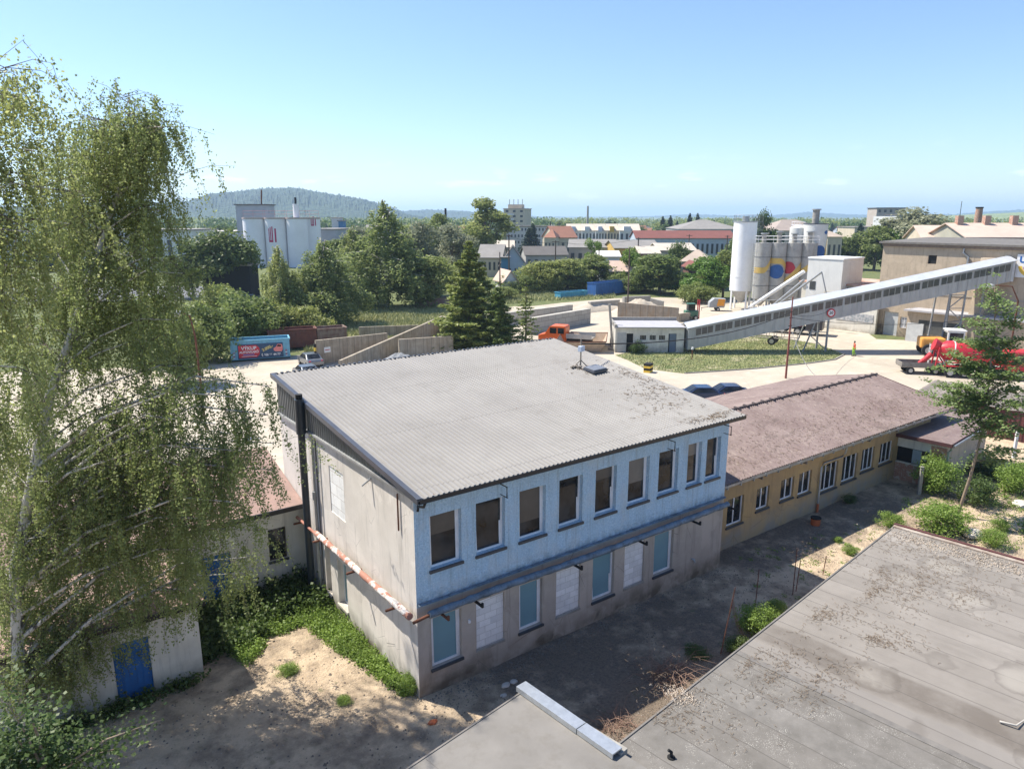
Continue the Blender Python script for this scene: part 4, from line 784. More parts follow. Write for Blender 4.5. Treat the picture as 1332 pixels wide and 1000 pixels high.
# ---- the big birches at the left
def big_birch(seed, trunk, targets, nl, lab, lsize=.078):
    rs = np.random.RandomState(seed); trunk = [Vector(p) for p in trunk]; base = trunk[0]
    root = thing('birch_tree', lab, 'tree', base)
    segs = [([p for p in trunk], list(np.linspace(.19, .03, len(trunk))))]; Cs = []; tw = []
    # denser trunk points
    tp = []
    for a, b in zip(trunk, trunk[1:]):
        for k in range(8): tp.append(a.lerp(b, k/8))
    for T in targets:
        T = Vector(T[:3]); hz = [p for p in tp if p.z < T.z-.2*(T-p).length] or [tp[2]]
        A = min(hz, key=lambda p: (p-T).length+abs(p.z-(T.z-.4*math.hypot(p.x-T.x, p.y-T.y)))*1.2)
        L = (T-A).length; mid1 = A.lerp(T, .35)+Vector((rs.normal()*.15, rs.normal()*.15, .12*L)); mid2 = A.lerp(T, .72)+Vector((rs.normal()*.2, rs.normal()*.2, .13*L))
        path = [A, mid1, mid2, T]; r0 = .014+.007*L
        segs.append((path, [r0, r0*.7, r0*.4, .012]))
        pp = []
        for a, b in zip(path, path[1:]):
            for k in range(5): pp.append(a.lerp(b, k/5))
        pp = pp[4:]+[T]
        for j in range(int(8+L*1.5)):
            s0 = pp[rs.randint(len(pp))]; dr = Vector((rs.normal(), rs.normal(), rs.uniform(-.5, .45))); dr.normalize(); l2 = rs.uniform(.5, 1.6)
            e = s0+dr*l2; q = s0.lerp(e, .55)+Vector((0, 0, .12)); tw.append(([s0, q, e], [.010, .006, .003])); k = int(16*l2); tt = rs.uniform(.25, 1.05, k); Cs.append(np.array(s0)+(np.array(e)-np.array(s0))*tt[:, None]+rs.normal(size=(k, 3))*.07+np.array([0, 0, .05]))
            for m in range(rs.randint(3, 7)):
                f = rs.uniform(.15, 1); c0 = s0.lerp(e, f); dl = rs.uniform(.45, 1.7); dv = Vector((rs.normal()*.25+dr.x*.4, rs.normal()*.25+dr.y*.4, 0))
                tip = c0+dv*dl*.6-Vector((0, 0, dl)); 
                if m % 2 == 0: tw.append(([c0, c0.lerp(tip, .4)+dv*.12, tip], [.006, .004, .003]))
                k = int(nl*dl*rs.uniform(.5, 1.2)); tt = rs.uniform(.03, 1, k); c0a, tipa = np.array(c0), np.array(tip)
                Cs.append(c0a+(tipa-c0a)*tt[:, None]+np.array([dv.x, dv.y, 0])*(.25*tt*(1-tt))[:, None]+rs.normal(size=(k, 3))*.055)
    C = np.concatenate(Cs)-np.array(base); C = C[C[:, 2] > .2]; print('birch leaves', len(C))
    V, F = leaf_geo(C, lsize, rs, .72, None, 0, .5)
    o = bpy.data.objects.new('crown', np_mesh('birch_crown', V, F, LM['birch'])); COL.objects.link(o); o.parent = root
    sh = lambda sg: [([p-base for p in q], r) for q, r in sg]
    o = bpy.data.objects.new('trunk', limbs_mesh('birch_trunk', sh(segs), M['birchbark'], 9)); COL.objects.link(o); o.parent = root
    o = bpy.data.objects.new('twigs', limbs_mesh('birch_twigs', sh(tw), M['twig'], 3)); COL.objects.link(o); o.parent = root
    return root
rt = random.Random(11)
TA = [(120, 225), (85, 270), (105, 300), (130, 340), (95, 370), (70, 320), (150, 120), (170, 165), (120, 160), (55, 200), (90, 165), (75, 205), (115, 190), (140, 175), (95, 225), (65, 245), (205, 160), (198, 135), (150, 150), (225, 175), (180, 200), (235, 235), (135, 215), (100, 255), (215, 270), (238, 300), (170, 275), (60, 280), (120, 320), (200, 340), (245, 360), (235, 420), (160, 390), (70, 380), (110, 450), (190, 450), (215, 510), (160, 530), (20, 350), (30, 450), (50, 520), (245, 560), (300, 520), (345, 510), (355, 570), (300, 600), (340, 640), (290, 680), (240, 640), (200, 600), (150, 640), (100, 590), (60, 620), (20, 600), (10, 520), (320, 720), (280, 760), (230, 720), (190, 780), (150, 720), (100, 700), (60, 740), (20, 700), (60, 820), (0, 780), (30, 800), (130, 810), (165, 830), (90, 850), (30, 860), (60, 760), (30, 560), (50, 480), (15, 660), (60, 700), (200, 800), (130, 560), (80, 660), (200, 400), (250, 480), (340, 540), (325, 580), (350, 610), (275, 560), (265, 610), (315, 660), (330, 690), (305, 740), (265, 720), (210, 670), (230, 560), (120, 400), (40, 420), (215, 330), (165, 330), (120, 610), (60, 560), (90, 780), (255, 650), (235, 690), (215, 740), (290, 640), (180, 740), (310, 590), (150, 800), (240, 600), (45, 690), (30, 640), (25, 740), (15, 590)]
TA = [D(u+rt.uniform(-9, 9), v+rt.uniform(-9, 9), rt.uniform(23, 28) if u < 240 else rt.uniform(20.5, 24)) for u, v in TA]
trunkA = [Vector((-.9, 23.9, 0)), D(20, 740, 24.4), D(60, 530, 24.4), D(95, 430, 24.6), D(113, 370, 24.8), D(150, 260, 25), D(190, 160, 25.2)]
big_birch(21, trunkA, TA, 50, 'big drooping birch whose leaves fill the left edge of the picture', .074)
TB = [(0, 95), (20, 130), (-40, 110), (45, 200), (70, 240), (10, 220), (-20, 180), (40, 300), (-10, 300), (85, 290), (5, 400), (-60, 260), (50, 350), (-30, 480), (0, 560), (20, 470), (-50, 600), (-80, 400)]
TB = [D(u+rt.uniform(-9, 9), v+rt.uniform(-9, 9), rt.uniform(17.5, 21.5)) for u, v in TB]
trunkB = [G(-260, 1010), D(-200, 800, 20), D(-170, 550, 20), D(-130, 400, 20), D(-90, 250, 19.5), D(-50, 120, 19.5)]
big_birch(22, trunkB, TB, 42, 'second birch reaching into the picture at the top left corner')

# ---- sapling at the right
def sapling(seed, path, rad, whorls, nper, ls, lab, mat, name='maple_sapling', tiers=None):
    rs = np.random.RandomState(seed); path = [Vector(p) for p in path]; base = path[0].copy(); root = thing(name, lab, 'tree', base); Cs = []; segs = [(path, rad)]; Os = []
    for A, T, n in whorls:
        A = Vector(A); T = Vector(T); L = (T-A).length; segs.append(([A, A.lerp(T, .5)+Vector((0, 0, .08*L)), T], [.03, .018, .006]))
        for k in range(n):
            f = rs.uniform(.2, 1.05); c = A.lerp(T, f)+Vector((rs.normal()*.28, rs.normal()*.28, rs.normal()*.10+.1)); m = nper
            Cs.append(np.array(c)+rs.normal(size=(m, 3))*np.array([.2, .2, .06])); Os.append(np.tile([0, 0, 1.], (m, 1)))
    C = np.concatenate(Cs)-np.array(base); V, F = leaf_geo(C, ls, rs, .9, np.concatenate(Os), 1.4)
    o = bpy.data.objects.new('crown', np_mesh('sapling_crown', V, F, mat)); COL.objects.link(o); o.parent = root
    o = bpy.data.objects.new('trunk', limbs_mesh('sapling_trunk', [([p-base for p in q], r) for q, r in segs], gmat('pale_sapling_bark', (.33, .25, .18), (.2, .15, .1), 6, .85), 8)); COL.objects.link(o); o.parent = root
gs = G(1245, 672); dS = hd(gs)
pth = [gs, D(1262, 620, dS), D(1278, 560, dS), D(1286, 500, dS), D(1292, 440, dS), D(1296, 385, dS), D(1298, 362, dS)]
WH = []
for av, tu, tv, n in [(390, 1292, 372, 8), (430, 1262, 420, 12), (430, 1330, 410, 12), (440, 1340, 440, 12), (480, 1238, 462, 16), (480, 1222, 480, 14), (470, 1330, 470, 14), (510, 1215, 500, 16), (500, 1340, 490, 14), (520, 1205, 512, 14), (520, 1250, 515, 14), (530, 1340, 520, 16), (540, 1240, 540, 10), (560, 1255, 558, 6), (560, 1330, 560, 16), (580, 1345, 585, 12), (590, 1318, 600, 10), (600, 1255, 600, 2), (400, 1305, 395, 8), (545, 1310, 545, 14), (450, 1270, 450, 10), (495, 1270, 490, 10), (450, 1250, 445, 14), (460, 1310, 455, 14), (490, 1300, 485, 14), (480, 1265, 475, 14), (505, 1330, 505, 14), (520, 1280, 520, 14), (530, 1225, 525, 14), (545, 1280, 540, 12)]:
    f = [p for p in pth]; 
    A = min([a.lerp(b, k/6) for a, b in zip(pth, pth[1:]) for k in range(6)], key=lambda p: abs(p.z-D(1285, av+12, dS).z)); WH.append((A, D(tu, tv, dS+rt.uniform(-1.5, 1.5)), int(n*1.2))); WH.append((A, D(tu+(1285-tu)*.35+rt.uniform(-12, 12), tv+rt.uniform(-12, 6), dS+rt.uniform(-1.5, 1.5)), int(n*.7)))
sapling(31, pth, [.09, .08, .065, .05, .035, .02, .01], WH, 20, .15, 'slim young maple with open tiers of leaves growing beside the brick annex', LM['sap'])
# low maple at the bottom left corner
g0 = G(-60, 1080); d0 = 14.
p0 = [Vector((D(60, 1060, d0).x, D(60, 1060, d0).y, -.0)), D(60, 1010, d0), D(50, 960, d0), D(40, 930, d0)]
WH = [(p0[1], D(u, v, d0+rt.uniform(-.8, .8)), n) for u, v, n in ((110, 990, 10), (165, 970, 10), (212, 935, 8), (10, 915, 22), (50, 940, 20), (0, 940, 26), (40, 975, 26), (-20, 980, 24), (90, 1015, 20))]
sapling(32, p0, [.06, .05, .03, .01], WH, 26, .085, 'young maple with broad leaves in the bottom left corner', LM['dark'])

# ---- near ground plants
def cover(name, poly, n, h0, ls, mat, lab, cat, seed, hf=None, clump=.35):
    rs = np.random.RandomState(seed); poly = [Vector(p).xy if len(p) == 3 else Vector(p) for p in poly]; xs = [p[0] for p in poly]; ys = [p[1] for p in poly]; Cs = []; 
    def inside(x, y):
        c = False
        for i in range(len(poly)):
            a, b = poly[i], poly[i-1]
            if (a[1] > y) != (b[1] > y) and x < (b[0]-a[0])*(y-a[1])/(b[1]-a[1])+a[0]: c = not c
        return c
    k = 0
    while k < n:
        x, y = rs.uniform(min(xs), max(xs)), rs.uniform(min(ys), max(ys))
        if not inside(x, y): k += .02; continue
        h = h0*rs.uniform(.35, 1.2)*(.55+.6*abs(hn(x*1.7, y*1.7))+.3); m = 22; d = rs.normal(size=(m, 3)); d /= np.linalg.norm(d, axis=1, keepdims=True); d[:, 2] = abs(d[:, 2])
        Cs.append(np.array([x, y, ground_h(x, y)])+d*np.array([clump, clump, h])*rs.uniform(.3, 1, (m, 1))); k += 1
    C = np.concatenate(Cs); V, F = leaf_geo(C, ls, rs, .8, np.tile([0, 0, 1.], (len(C), 1)), .9)
    o = bpy.data.objects.new(name, np_mesh(name, V, F, mat)); COL.objects.link(o); return tag(o, lab, cat, None, 'stuff')
cover('ground_weeds', [G(300, 850), G(300, 815), G(345, 795), G(400, 783), G(425, 782), G(455, 812), G(500, 860), G(540, 900), G(525, 908), G(490, 880), G(440, 850), G(400, 815), G(350, 830), G(325, 870)], 1500, .42, .085, LM['nettle'], 'bright green nettles and weeds along the foot of the side wall', 'weeds', 1, clump=.25)
cover('ground_ivy', [(3.5, 25.5), (4.6, 26.2), (4.8, 29.2), (10.0, 29.2), (10.0, 26.2), (8.5, 27.0), (6.5, 25.6)], 900, .9, .15, LM['dark'], 'dark shaded ivy between the white outbuilding and the grey wall', 'ivy', 2, clump=.4)
cover('ground_creeper', [(-9, 23.2), (4.6, 24.4), (4.5, 24.75), (-9, 24.75)], 420, .5, .11, LM['dark'], 'shaded weeds along the foot of the white garage', 'weeds', 3)
cover('weed_patch', [G(1170, 650), G(1250, 700), G(1332, 720), G(1380, 700), G(1330, 640), G(1260, 650)], 150, .22, .07, LM['nettle'], 'thin scattered weeds on the rubble behind the red roof trim', 'weeds', 14, clump=.3)
cover('weed_patch', [G(960, 720), G(1100, 690), G(1160, 670), G(1120, 720), G(1060, 770), G(1000, 800)], 60, .12, .06, LM['nettle'], 'tiny scattered weeds in the lane beside the big flat roof', 'weeds', 15, clump=.2)
cover('weed_patch', [G(1290, 640), G(1332, 600), G(1400, 640), G(1400, 760), G(1332, 700)], 160, .4, .11, LM['nettle'], 'patchy bright weeds on the rubble at the right edge', 'weeds', 4)
def shrub(u, v, wpx, hpx, key, lab, zz=0):
    g = G(u, v, zz); g.z = zz if zz else ground_h(g.x, g.y); w_ = wpx*pxm(g)*.8; plant(key, g, hpx*pxm(g)*.92, w_, lab)
for a in [(1215, 640, 60, 62, 'shrub0', 'leafy shrub growing behind the concrete post by the brick annex'), (1222, 692, 78, 48, 'shrub0', 'bright bushy shrub at the foot of the young maple'), (1270, 655, 60, 48, 'shrub1', 'dark rose shrub right of the young maple trunk'), (1158, 686, 36, 26, 'shrub0', 'small bright shrub at the corner of the big flat roof'), (1292, 712, 40, 30, 'shrub0', 'low shrub beyond the red roof trim'), (1322, 640, 60, 50, 'shrub0', 'green bush at the right edge near the post'), (1300, 690, 26, 20, 'shrub0', 'tiny plant on the rubble right of the pale rock'),
          (1105, 655, 18, 18, 'shrub1', 'small dark plant at the foot of the ochre wall'), (1105, 720, 22, 16, 'shrub0', 'small weed in the sunlit strip nearest the ochre wall'), (1090, 705, 14, 10, 'shrub0', 'tiny weed beside the orange drain shaft'), (985, 822, 60, 46, 'shrub0', 'tall weeds against the edge of the big flat roof'), (960, 845, 40, 24, 'shrub1', 'low dark weeds by the leaning rusty rods'), (1010, 800, 34, 26, 'shrub0', 'light green weeds on the far side of the big roof edge'), (905, 850, 36, 14, 'shrub1', 'low dark creeping plant in the shaded lane'),
          (375, 880, 30, 16, 'shrub0', 'small plant on the sandy ground below the nettles'), (448, 915, 22, 14, 'shrub0', 'little round weed on the sand left of the corner'), (535, 900, 34, 34, 'shrub0', 'leggy weed at the front corner of the blue block'), (1285, 620, 60, 30, 'shrub1', 'shaded shrub behind the brick annex corner'), (392, 745, 60, 60, 'shrub1', 'dark elder bush at the end of the white outbuilding'), (1145, 560, 1, 1, 'shrub1', 'x')][:-1]: shrub(*a)
t = NT('dry_grass_blades'); geo = t.n.new('ShaderNodeNewGeometry'); M['blade'] = t.fin(t.mix(geo.outputs['Random Per Island'], (.27, .30, .10), (.50, .47, .24)), .8)
def blades(name, poly, n, h, mat, lab, seed, wd=.05):
    rs = np.random.RandomState(seed); poly = [Vector(p).xy for p in poly]; xs = [p[0] for p in poly]; ys = [p[1] for p in poly]; P_ = rs.uniform((min(xs), min(ys)), (max(xs), max(ys)), (n, 2)); ins = np.zeros(n, bool)
    for i in range(len(poly)):
        a, b = poly[i], poly[i-1]; c = ((a[1] > P_[:, 1]) != (b[1] > P_[:, 1])) & (P_[:, 0] < (b[0]-a[0])*(P_[:, 1]-a[1])/((b[1]-a[1]) or 1e-9)+a[0]); ins ^= c
    P_ = P_[ins]; n = len(P_); an = rs.uniform(0, 2*pi, n); hh = h*rs.uniform(.4, 1.2, n); dx, dy = np.cos(an)*wd, np.sin(an)*wd; z = np.zeros(n)
    lean = rs.normal(size=(n, 2))*.35*hh[:, None]
    V = np.stack([np.stack([P_[:, 0]-dx, P_[:, 1]-dy, z], 1), np.stack([P_[:, 0]+dx, P_[:, 1]+dy, z], 1), np.stack([P_[:, 0]+lean[:, 0], P_[:, 1]+lean[:, 1], hh], 1)], 1).reshape(-1, 3)
    o = bpy.data.objects.new(name, np_mesh(name, V, np.arange(3*n).reshape(n, 3), mat)); COL.objects.link(o); tag(o, lab, 'grass', None, 'stuff')
blades('tall_grass', [G(395, 458), G(430, 420), G(480, 400), G(560, 398), G(590, 402), G(600, 424), G(560, 440), G(520, 445), G(470, 460)], 60000, .55, M['blade'], 'tall pale grass filling the field behind the concrete walls', 5, .09)
blades('verge_grass', gp, 30000, .14, M['blade'], 'short patchy grass under the conveyor gallery', 6, .05)
blades('roadside_grass', [G(600, 402), G(700, 392), G(800, 388), G(800, 378), G(600, 385)], 16000, .6, M['blade'], 'rough grass in front of the hedge by the blue containers', 7, .08)

# ================================================================ CONVEYOR GALLERY + HALL
def Vp(u, v, p0, d):
    r = ray(u, v); n = (-d[1], d[0]); t = (n[0]*p0[0]+n[1]*p0[1])/(n[0]*r.x+n[1]*r.y); return Vector((r.x*t, r.y*t, CH+r.z*t))
gp0 = Vector((66.9, 55.6, 0)); gd = Vector((1, -.66, 0)).normalized(); gn = Vector((gd.y, -gd.x, 0))   # gn: towards the camera side
LG = 38.6; GW = 2.6
zb = lambda s: .45+s*(8.35-.45)/LG; zt = lambda s: 3.05+s*(10.75-3.05)/LG
ga_ = thing('conveyor_gallery', 'long inclined grey sheet metal conveyor gallery rising to the beige building', 'conveyor', gp0)
steelg = m_ribbed('gallery_sheet', (.40, .41, .41), 0, .5, .45, .25, (.33, .34, .345), .35, .4)
def gpt(s, k, z): return gp0+gd*s-gn*k+Vector((0, 0, z))
m = MB(); m.add([gpt(0, 0, zb(0)), gpt(LG, 0, zb(LG)), gpt(LG, 0, zt(LG)), gpt(0, 0, zt(0)), gpt(0, GW, zb(0)), gpt(LG, GW, zb(LG)), gpt(LG, GW, zt(LG)), gpt(0, GW, zt(0))], [(0, 1, 2, 3), (7, 6, 5, 4), (0, 4, 5, 1), (1, 5, 6, 2), (2, 6, 7, 3), (3, 7, 4, 0)])
m.build('wall', steelg, ga_)
m = MB(); ov = .25
prf = [(-ov, 0), (-ov, .06), (GW/2, .55), (GW+ov, .06), (GW+ov, 0), (GW/2, .49)]
for a, b in zip(prf, prf[1:]+prf[:1]): m.quad(gpt(-.2, a[0], zt(-.2)+a[1]), gpt(LG+.3, a[0], zt(LG+.3)+a[1]), gpt(LG+.3, b[0], zt(LG+.3)+b[1]), gpt(-.2, b[0], zt(-.2)+b[1]))
m.poly([gpt(-.2, k, zt(-.2)+z) for k, z in prf[::-1]]); m.poly([gpt(LG+.3, k, zt(LG+.3)+z) for k, z in prf]); m.build('roof', gmat('gallery_roof_sheet', (.50, .52, .55), (.42, .44, .47), 1.2, .45, .2), ga_)
m = MB(); m.add([gpt(LG+.3, -.02, zb(LG)), gpt(LG+.3, GW+.02, zb(LG)), gpt(LG+.3, GW+.02, zt(LG)), gpt(LG+.3, -.02, zt(LG)), gpt(LG, -.02, zb(LG)), gpt(LG, GW+.02, zb(LG)), gpt(LG, GW+.02, zt(LG)), gpt(LG, -.02, zt(LG))], [(0, 1, 2, 3), (7, 6, 5, 4), (0, 4, 5, 1), (1, 5, 6, 2), (2, 6, 7, 3), (3, 7, 4, 0)]); m.build('end_panel', MATS['gallery_roof_sheet'], ga_)
gwin = gmat('gallery_pane', (.045, .05, .052), (.11, .11, .105), .7, .15, bump=0)
s = .9; gi = 0
while s < LG-2.2:
    grp = 3 if gi % 7 != 6 else 2
    f = MB(); q = lambda s_, dz, k: gpt(s_, k, zt(s_)-dz)
    f.extr([q(s-.06, .2, -.02), q(s-.06, 1.12, -.02), q(s+grp*.7, 1.12, -.02), q(s+grp*.7, .2, -.02)], -gn*.015)
    f = f.build('window', MATS['galvanised_steel'], ga_)
    p = MB()
    for j in range(grp):
        a = s+j*.7; p.extr([q(a, .26, -.04), q(a, 1.06, -.04), q(a+.62, 1.06, -.04), q(a+.62, .26, -.04)], -gn*.01)
    p.build('pane', gwin, f); s += grp*.7+.2; gi += 1
m = MB(); s = 0
while s < LG: m.extr([gpt(s, -.01, zb(s)+.02), gpt(s+.05, -.01, zb(s)+.02), gpt(s+.05, -.01, zt(s)-1.1), gpt(s, -.01, zt(s)-1.1)], gn*.02); s += 1.15
m.build('wall_seams', steelg, ga_)
# trestle legs
def leg_tube(name, pts, r=.11): MB().tube(pts, r, 6).build(name, gmat('trestle_steel', (.30, .31, .31), (.2, .2, .2), 3, .6), ga_)
s1 = 16.9
for k in (0.1, GW-.1): leg_tube('leg', [gpt(s1, k, 0), gpt(s1, k, zb(s1))], .14)
for k in (0.1, GW-.1): leg_tube('leg', [gpt(s1-2.6, k+.4, 0), gpt(s1-1.6, k, zb(s1-1.6))], .1)
leg_tube('brace', [gpt(s1, .1, .3), gpt(s1-2.3, .3, 2.3)], .06); leg_tube('brace', [gpt(s1, .1, 2.4), gpt(s1-2.3, .3, 2.5)], .06)
s2 = 31.4
for ds in (0, 1.9):
    for k in (0, GW): leg_tube('leg', [gpt(s2+ds*1.1-.4, k, 0), gpt(s2+ds, k, zb(s2+ds))], .12)
for i in range(4):
    z0, z1 = .4+i*1.6, 2.0+i*1.6; a, b = (0, 1.9) if i % 2 else (1.9, 0)
    leg_tube('brace', [gpt(s2+a, 0, z0), gpt(s2+b, 0, min(z1, 6.8))], .06); leg_tube('brace', [gpt(s2, 0, z1), gpt(s2+1.9, 0, z1)], .05)
leg_tube('leg', [gpt(s2+5, GW/2, 3.2), gpt(s2+5, GW/2, zb(s2+5))], .14)
# round speed sign fixed on the gallery
ps = Vp(1081, 407, gpt(0, -.08, 0), gd); sg = thing('speed_sign', 'round speed limit sign with red ring fixed to the gallery wall', 'sign', ps)
MB().tube([ps, ps+gn*.04], .52, 24).build('red_ring', M['red'], sg); MB().tube([ps+gn*.045, ps+gn*.055], .36, 24).build('disc', M['pvc'], sg)
def text(s_, size, mat, org, xdir, ndir, name='lettering', parent=None, ext=.004, kind='CENTER', shear=0, bold=.0):
    cu = bpy.data.curves.new('t', 'FONT'); cu.body = s_; cu.size = size; cu.align_x = kind; cu.align_y = 'CENTER'; cu.extrude = ext; cu.shear = shear; cu.offset = bold
    ob = bpy.data.objects.new('t', cu); COL.objects.link(ob); dg = bpy.context.evaluated_depsgraph_get(); me = bpy.data.meshes.new_from_object(ob.evaluated_get(dg)); bpy.data.objects.remove(ob)
    x = Vector(xdir).normalized(); n = Vector(ndir).normalized(); y = n.cross(x); Mx = Matrix(((x.x, y.x, n.x, org[0]), (x.y, y.y, n.y, org[1]), (x.z, y.z, n.z, org[2]), (0, 0, 0, 1)))
    me.transform(Mx)
    m_ = MB(); m_.v = [tuple(v.co) for v in me.vertices]; m_.f = [tuple(p.vertices) for p in me.polygons]; m_.s = [False]*len(m_.f); return m_.build(name, mat, parent)
text('20', .48, M['dark'], ps+gn*.06, gd, gn, 'number', sg, bold=.01)
# hall
HA = Vector((60.5, 61.3, 0)); HB = Vector((67.0, 56.3, 0)); hd_ = (HB-HA).normalized(); HL = (HB-HA).length; hn_ = Vector((hd_.y, -hd_.x, 0))
ha = thing('loading_hall', 'small white flat roofed block at the low end of the conveyor gallery', 'building', HA)
doors = [(1.35, 2.15, 0, 2.3), (6.35, 7.3, 0, 2.3)]; wns = [(3.1, 3.8, 1.45, 2.1), (4.25, 4.95, 1.45, 2.1), (5.35, 6.05, 1.45, 2.1)]
wns = [(2.95, 3.7, 1.5, 2.1), (4.1, 4.85, 1.5, 2.1), (5.2, 5.95, 1.5, 2.1)]
m = MB(); wallmesh(m, HA, hd_, HL, -.1, 3.0, doors+wns, .2); bb_ = HA-hn_*5.5
wallmesh(m, HA-hn_*5.5, hn_, 5.5, -.1, 3.0); wallmesh(m, HB, -hn_, 5.5, -.1, 3.0); m.build('wall', M['white'], ha)
for dd in doors: f = MB(); fbox(f, HA, hd_, dd[0]+.003, dd[1]-.003, .0, dd[3]-.003, .15, .19); f.build('doorway', M['dark'], ha)
f = MB(); fbox(f, HA, hd_, .25, 1.3, .05, 2.4, -.05, 0.0); f.build('door', gmat('grey_metal_door', (.42, .42, .40), rough=.6), ha)
f = MB(); fbox(f, HA, hd_, 6.5, 7.27, .02, 2.28, .10, .14); f.build('door', gmat('blue_grey_door', (.14, .18, .24), rough=.6), ha)
for w_ in wns: window(ha, HA, hd_, w_, .16, .05, mull=3, fmat=M['conc'], sill=False)
def loc_box(m, O, d, a, b, k0, k1, z0, z1):
    n = Vector((d.y, -d.x, 0)); pts = [O+d*a-n*k0, O+d*b-n*k0, O+d*b-n*k1, O+d*a-n*k1]; m.prism([(p.x, p.y) for p in pts], z0, z1)
m = MB(); loc_box(m, HA, hd_, -.1, HL+.1, -.35, 5.8, 3.01, 3.12); hr = m.build('roof', gmat('hall_roof', (.40, .39, .40), (.33, .32, .33), 1, .8), ha)
m = MB(); loc_box(m, HA, hd_, -.1, HL+.1, 5.4, 5.65, 3.12, 3.5); loc_box(m, HA, hd_, -.12, .15, -.3, 5.4, 3.12, 3.4); m.build('parapet', M['conc'], hr)
loc = HA+hd_*0-hn_*1.5
bd = thing('leaning_column', 'tall concrete post standing at the left end of the white hall', 'post', G(797, 455)); pc = G(797, 455)
MB().tube([pc, Vector((pc.x-.5, pc.y+.3, 5.6))], .2, 4).build('shaft', M['conc'], bd)
MB().box(pc.x-.45, pc.x+.45, pc.y-.4, pc.y+.4, -.05, .25).build('footing', M['conc'], bd)
hop = thing('feed_hopper', 'pale open steel feed hopper beside the white hall', 'hopper', G(755, 452)); Q = [G(722, 460), G(788, 460), G(790, 447), G(730, 447)]
m = MB(); hz = [1.3]*4; n4 = 4
for i in range(4):
    a, b = Q[i], Q[(i+1) % 4]; ca = (Q[0]+Q[1]+Q[2]+Q[3])/4; m.extr([a+(ca-a)*.25, b+(ca-b)*.25, b+Vector((0, 0, 1.4)), a+Vector((0, 0, 1.4))], (ca-a).normalized()*.08)
m.build('bin', gmat('sandy_painted_steel', (.50, .38, .28), (.38, .28, .2), 2, .8, dirtamt=.5), hop)
m = MB(); m.tube([q+Vector((0, 0, 1.42)) for q in Q+Q[:1]], .07, 6); m.build('rim', M['rust'], hop)

# ================================================================ TALL SILO
def ladder(m, a, b, wdir, w=.45, cage=False, step=.35):
    a, b, wd = Vector(a), Vector(b), Vector(wdir).normalized()*w/2; m.tube([a-wd, b-wd], .03, 4); m.tube([a+wd, b+wd], .03, 4); n = int((b-a).length/step)
    for i in range(n): p = a.lerp(b, (i+.5)/n); m.tube([p-wd, p+wd], .02, 4, False)
    if cage:
        o = Vector((wd.y, -wd.x, 0)).normalized()*.7
        for i in range(0, n, 4): p = a.lerp(b, (i+.5)/n); m.tube([p-wd, p-wd*1.4+o*.6, p+o, p+wd*1.4+o*.6, p+wd], .02, 4, False)
        for k in (-wd*1.4+o*.6, o, wd*1.4+o*.6): m.tube([a+k, b+k], .018, 4, False)
def railing(m, pts, z, h=1.0, closed=True):
    P_ = [Vector((p[0], p[1], z)) for p in pts]; P_ = P_+P_[:1] if closed else P_
    for hh in (h, h*.5): m.tube([p+Vector((0, 0, hh)) for p in P_], .03, 4, False)
    for p in P_: m.tube([p, p+Vector((0, 0, h))], .03, 4)
gS = G(962, 402); sx_, sy_ = gS.x, gS.y
si = thing('cement_silo', 'tall white cylindrical cement silo on four legs', 'silo', (sx_, sy_, 0))
wsilo = gmat('silo_white_paint', (.84, .84, .83), (.77, .77, .76), .6, .4, dirtamt=.1)
MB().cyl(sx_, sy_, 3.3, 14.9, 1.95, 40).build('shell', wsilo, si)
MB().tube([(sx_, sy_, 3.3), (sx_, sy_, 1.2)], [1.95, .3], 32).build('cone', gmat('silo_cone', (.5, .49, .46), (.38, .37, .35), 2, .6), si)
m = MB(); m.cyl(sx_, sy_, 5.7, 5.8, 1.99, 40); m.build('weld_ring', wsilo, si); MB().cyl(sx_, sy_, 14.9, 15.1, 2.02, 40).build('top_rim', M['steel'], si); MB().cyl(sx_, sy_, 15.1, 15.9, .6, 16).build('filter', M['steel'], si)
for i in range(4): a = pi/4+i*pi/2+.4; x, y = sx_+1.8*math.cos(a), sy_+1.8*math.sin(a); MB().box(x-.13, x+.13, y-.13, y+.13, 0, 4.2).build('leg', wsilo, si)
m = MB(); railing(m, [(sx_+1.95*math.cos(a*pi/8), sy_+1.95*math.sin(a*pi/8)) for a in range(16)], 15.1); m.build('railing', M['steel'], si)
sR = Vector((Rv.x, Rv.y, 0)); a = Vector((sx_, sy_, 0))+sR*2.3
m = MB(); ladder(m, a+Vector((0, 0, 9.2)), a+Vector((0, 0, 16.2)), (-sR.y, sR.x, 0), .5, True); m.build('ladder', M['steel'], si)
m = MB(); ladder(m, a-sR*.1+Vector((0, 0, .2)), a-sR*.1+Vector((0, 0, 9.2)), (-sR.y, sR.x, 0), .5, False); m.build('ladder', gmat('blue_grey_steel', (.20, .26, .34), rough=.6), si)
m = MB(); m.obox(a+sR*.5+Vector((0, 0, 9.15)), 1.6, 1.2, .08, math.atan2(sR.y, sR.x)); railing(m, [(p.x, p.y) for p in [a+sR*(.5+dx)+Vector((-sR.y*dy, sR.x*dy, 0)) for dx, dy in ((-.8, -.6), (.8, -.6), (.8, .6), (-.8, .6))]], 9.2); m.build('platform', MATS['blue_grey_steel'], si)
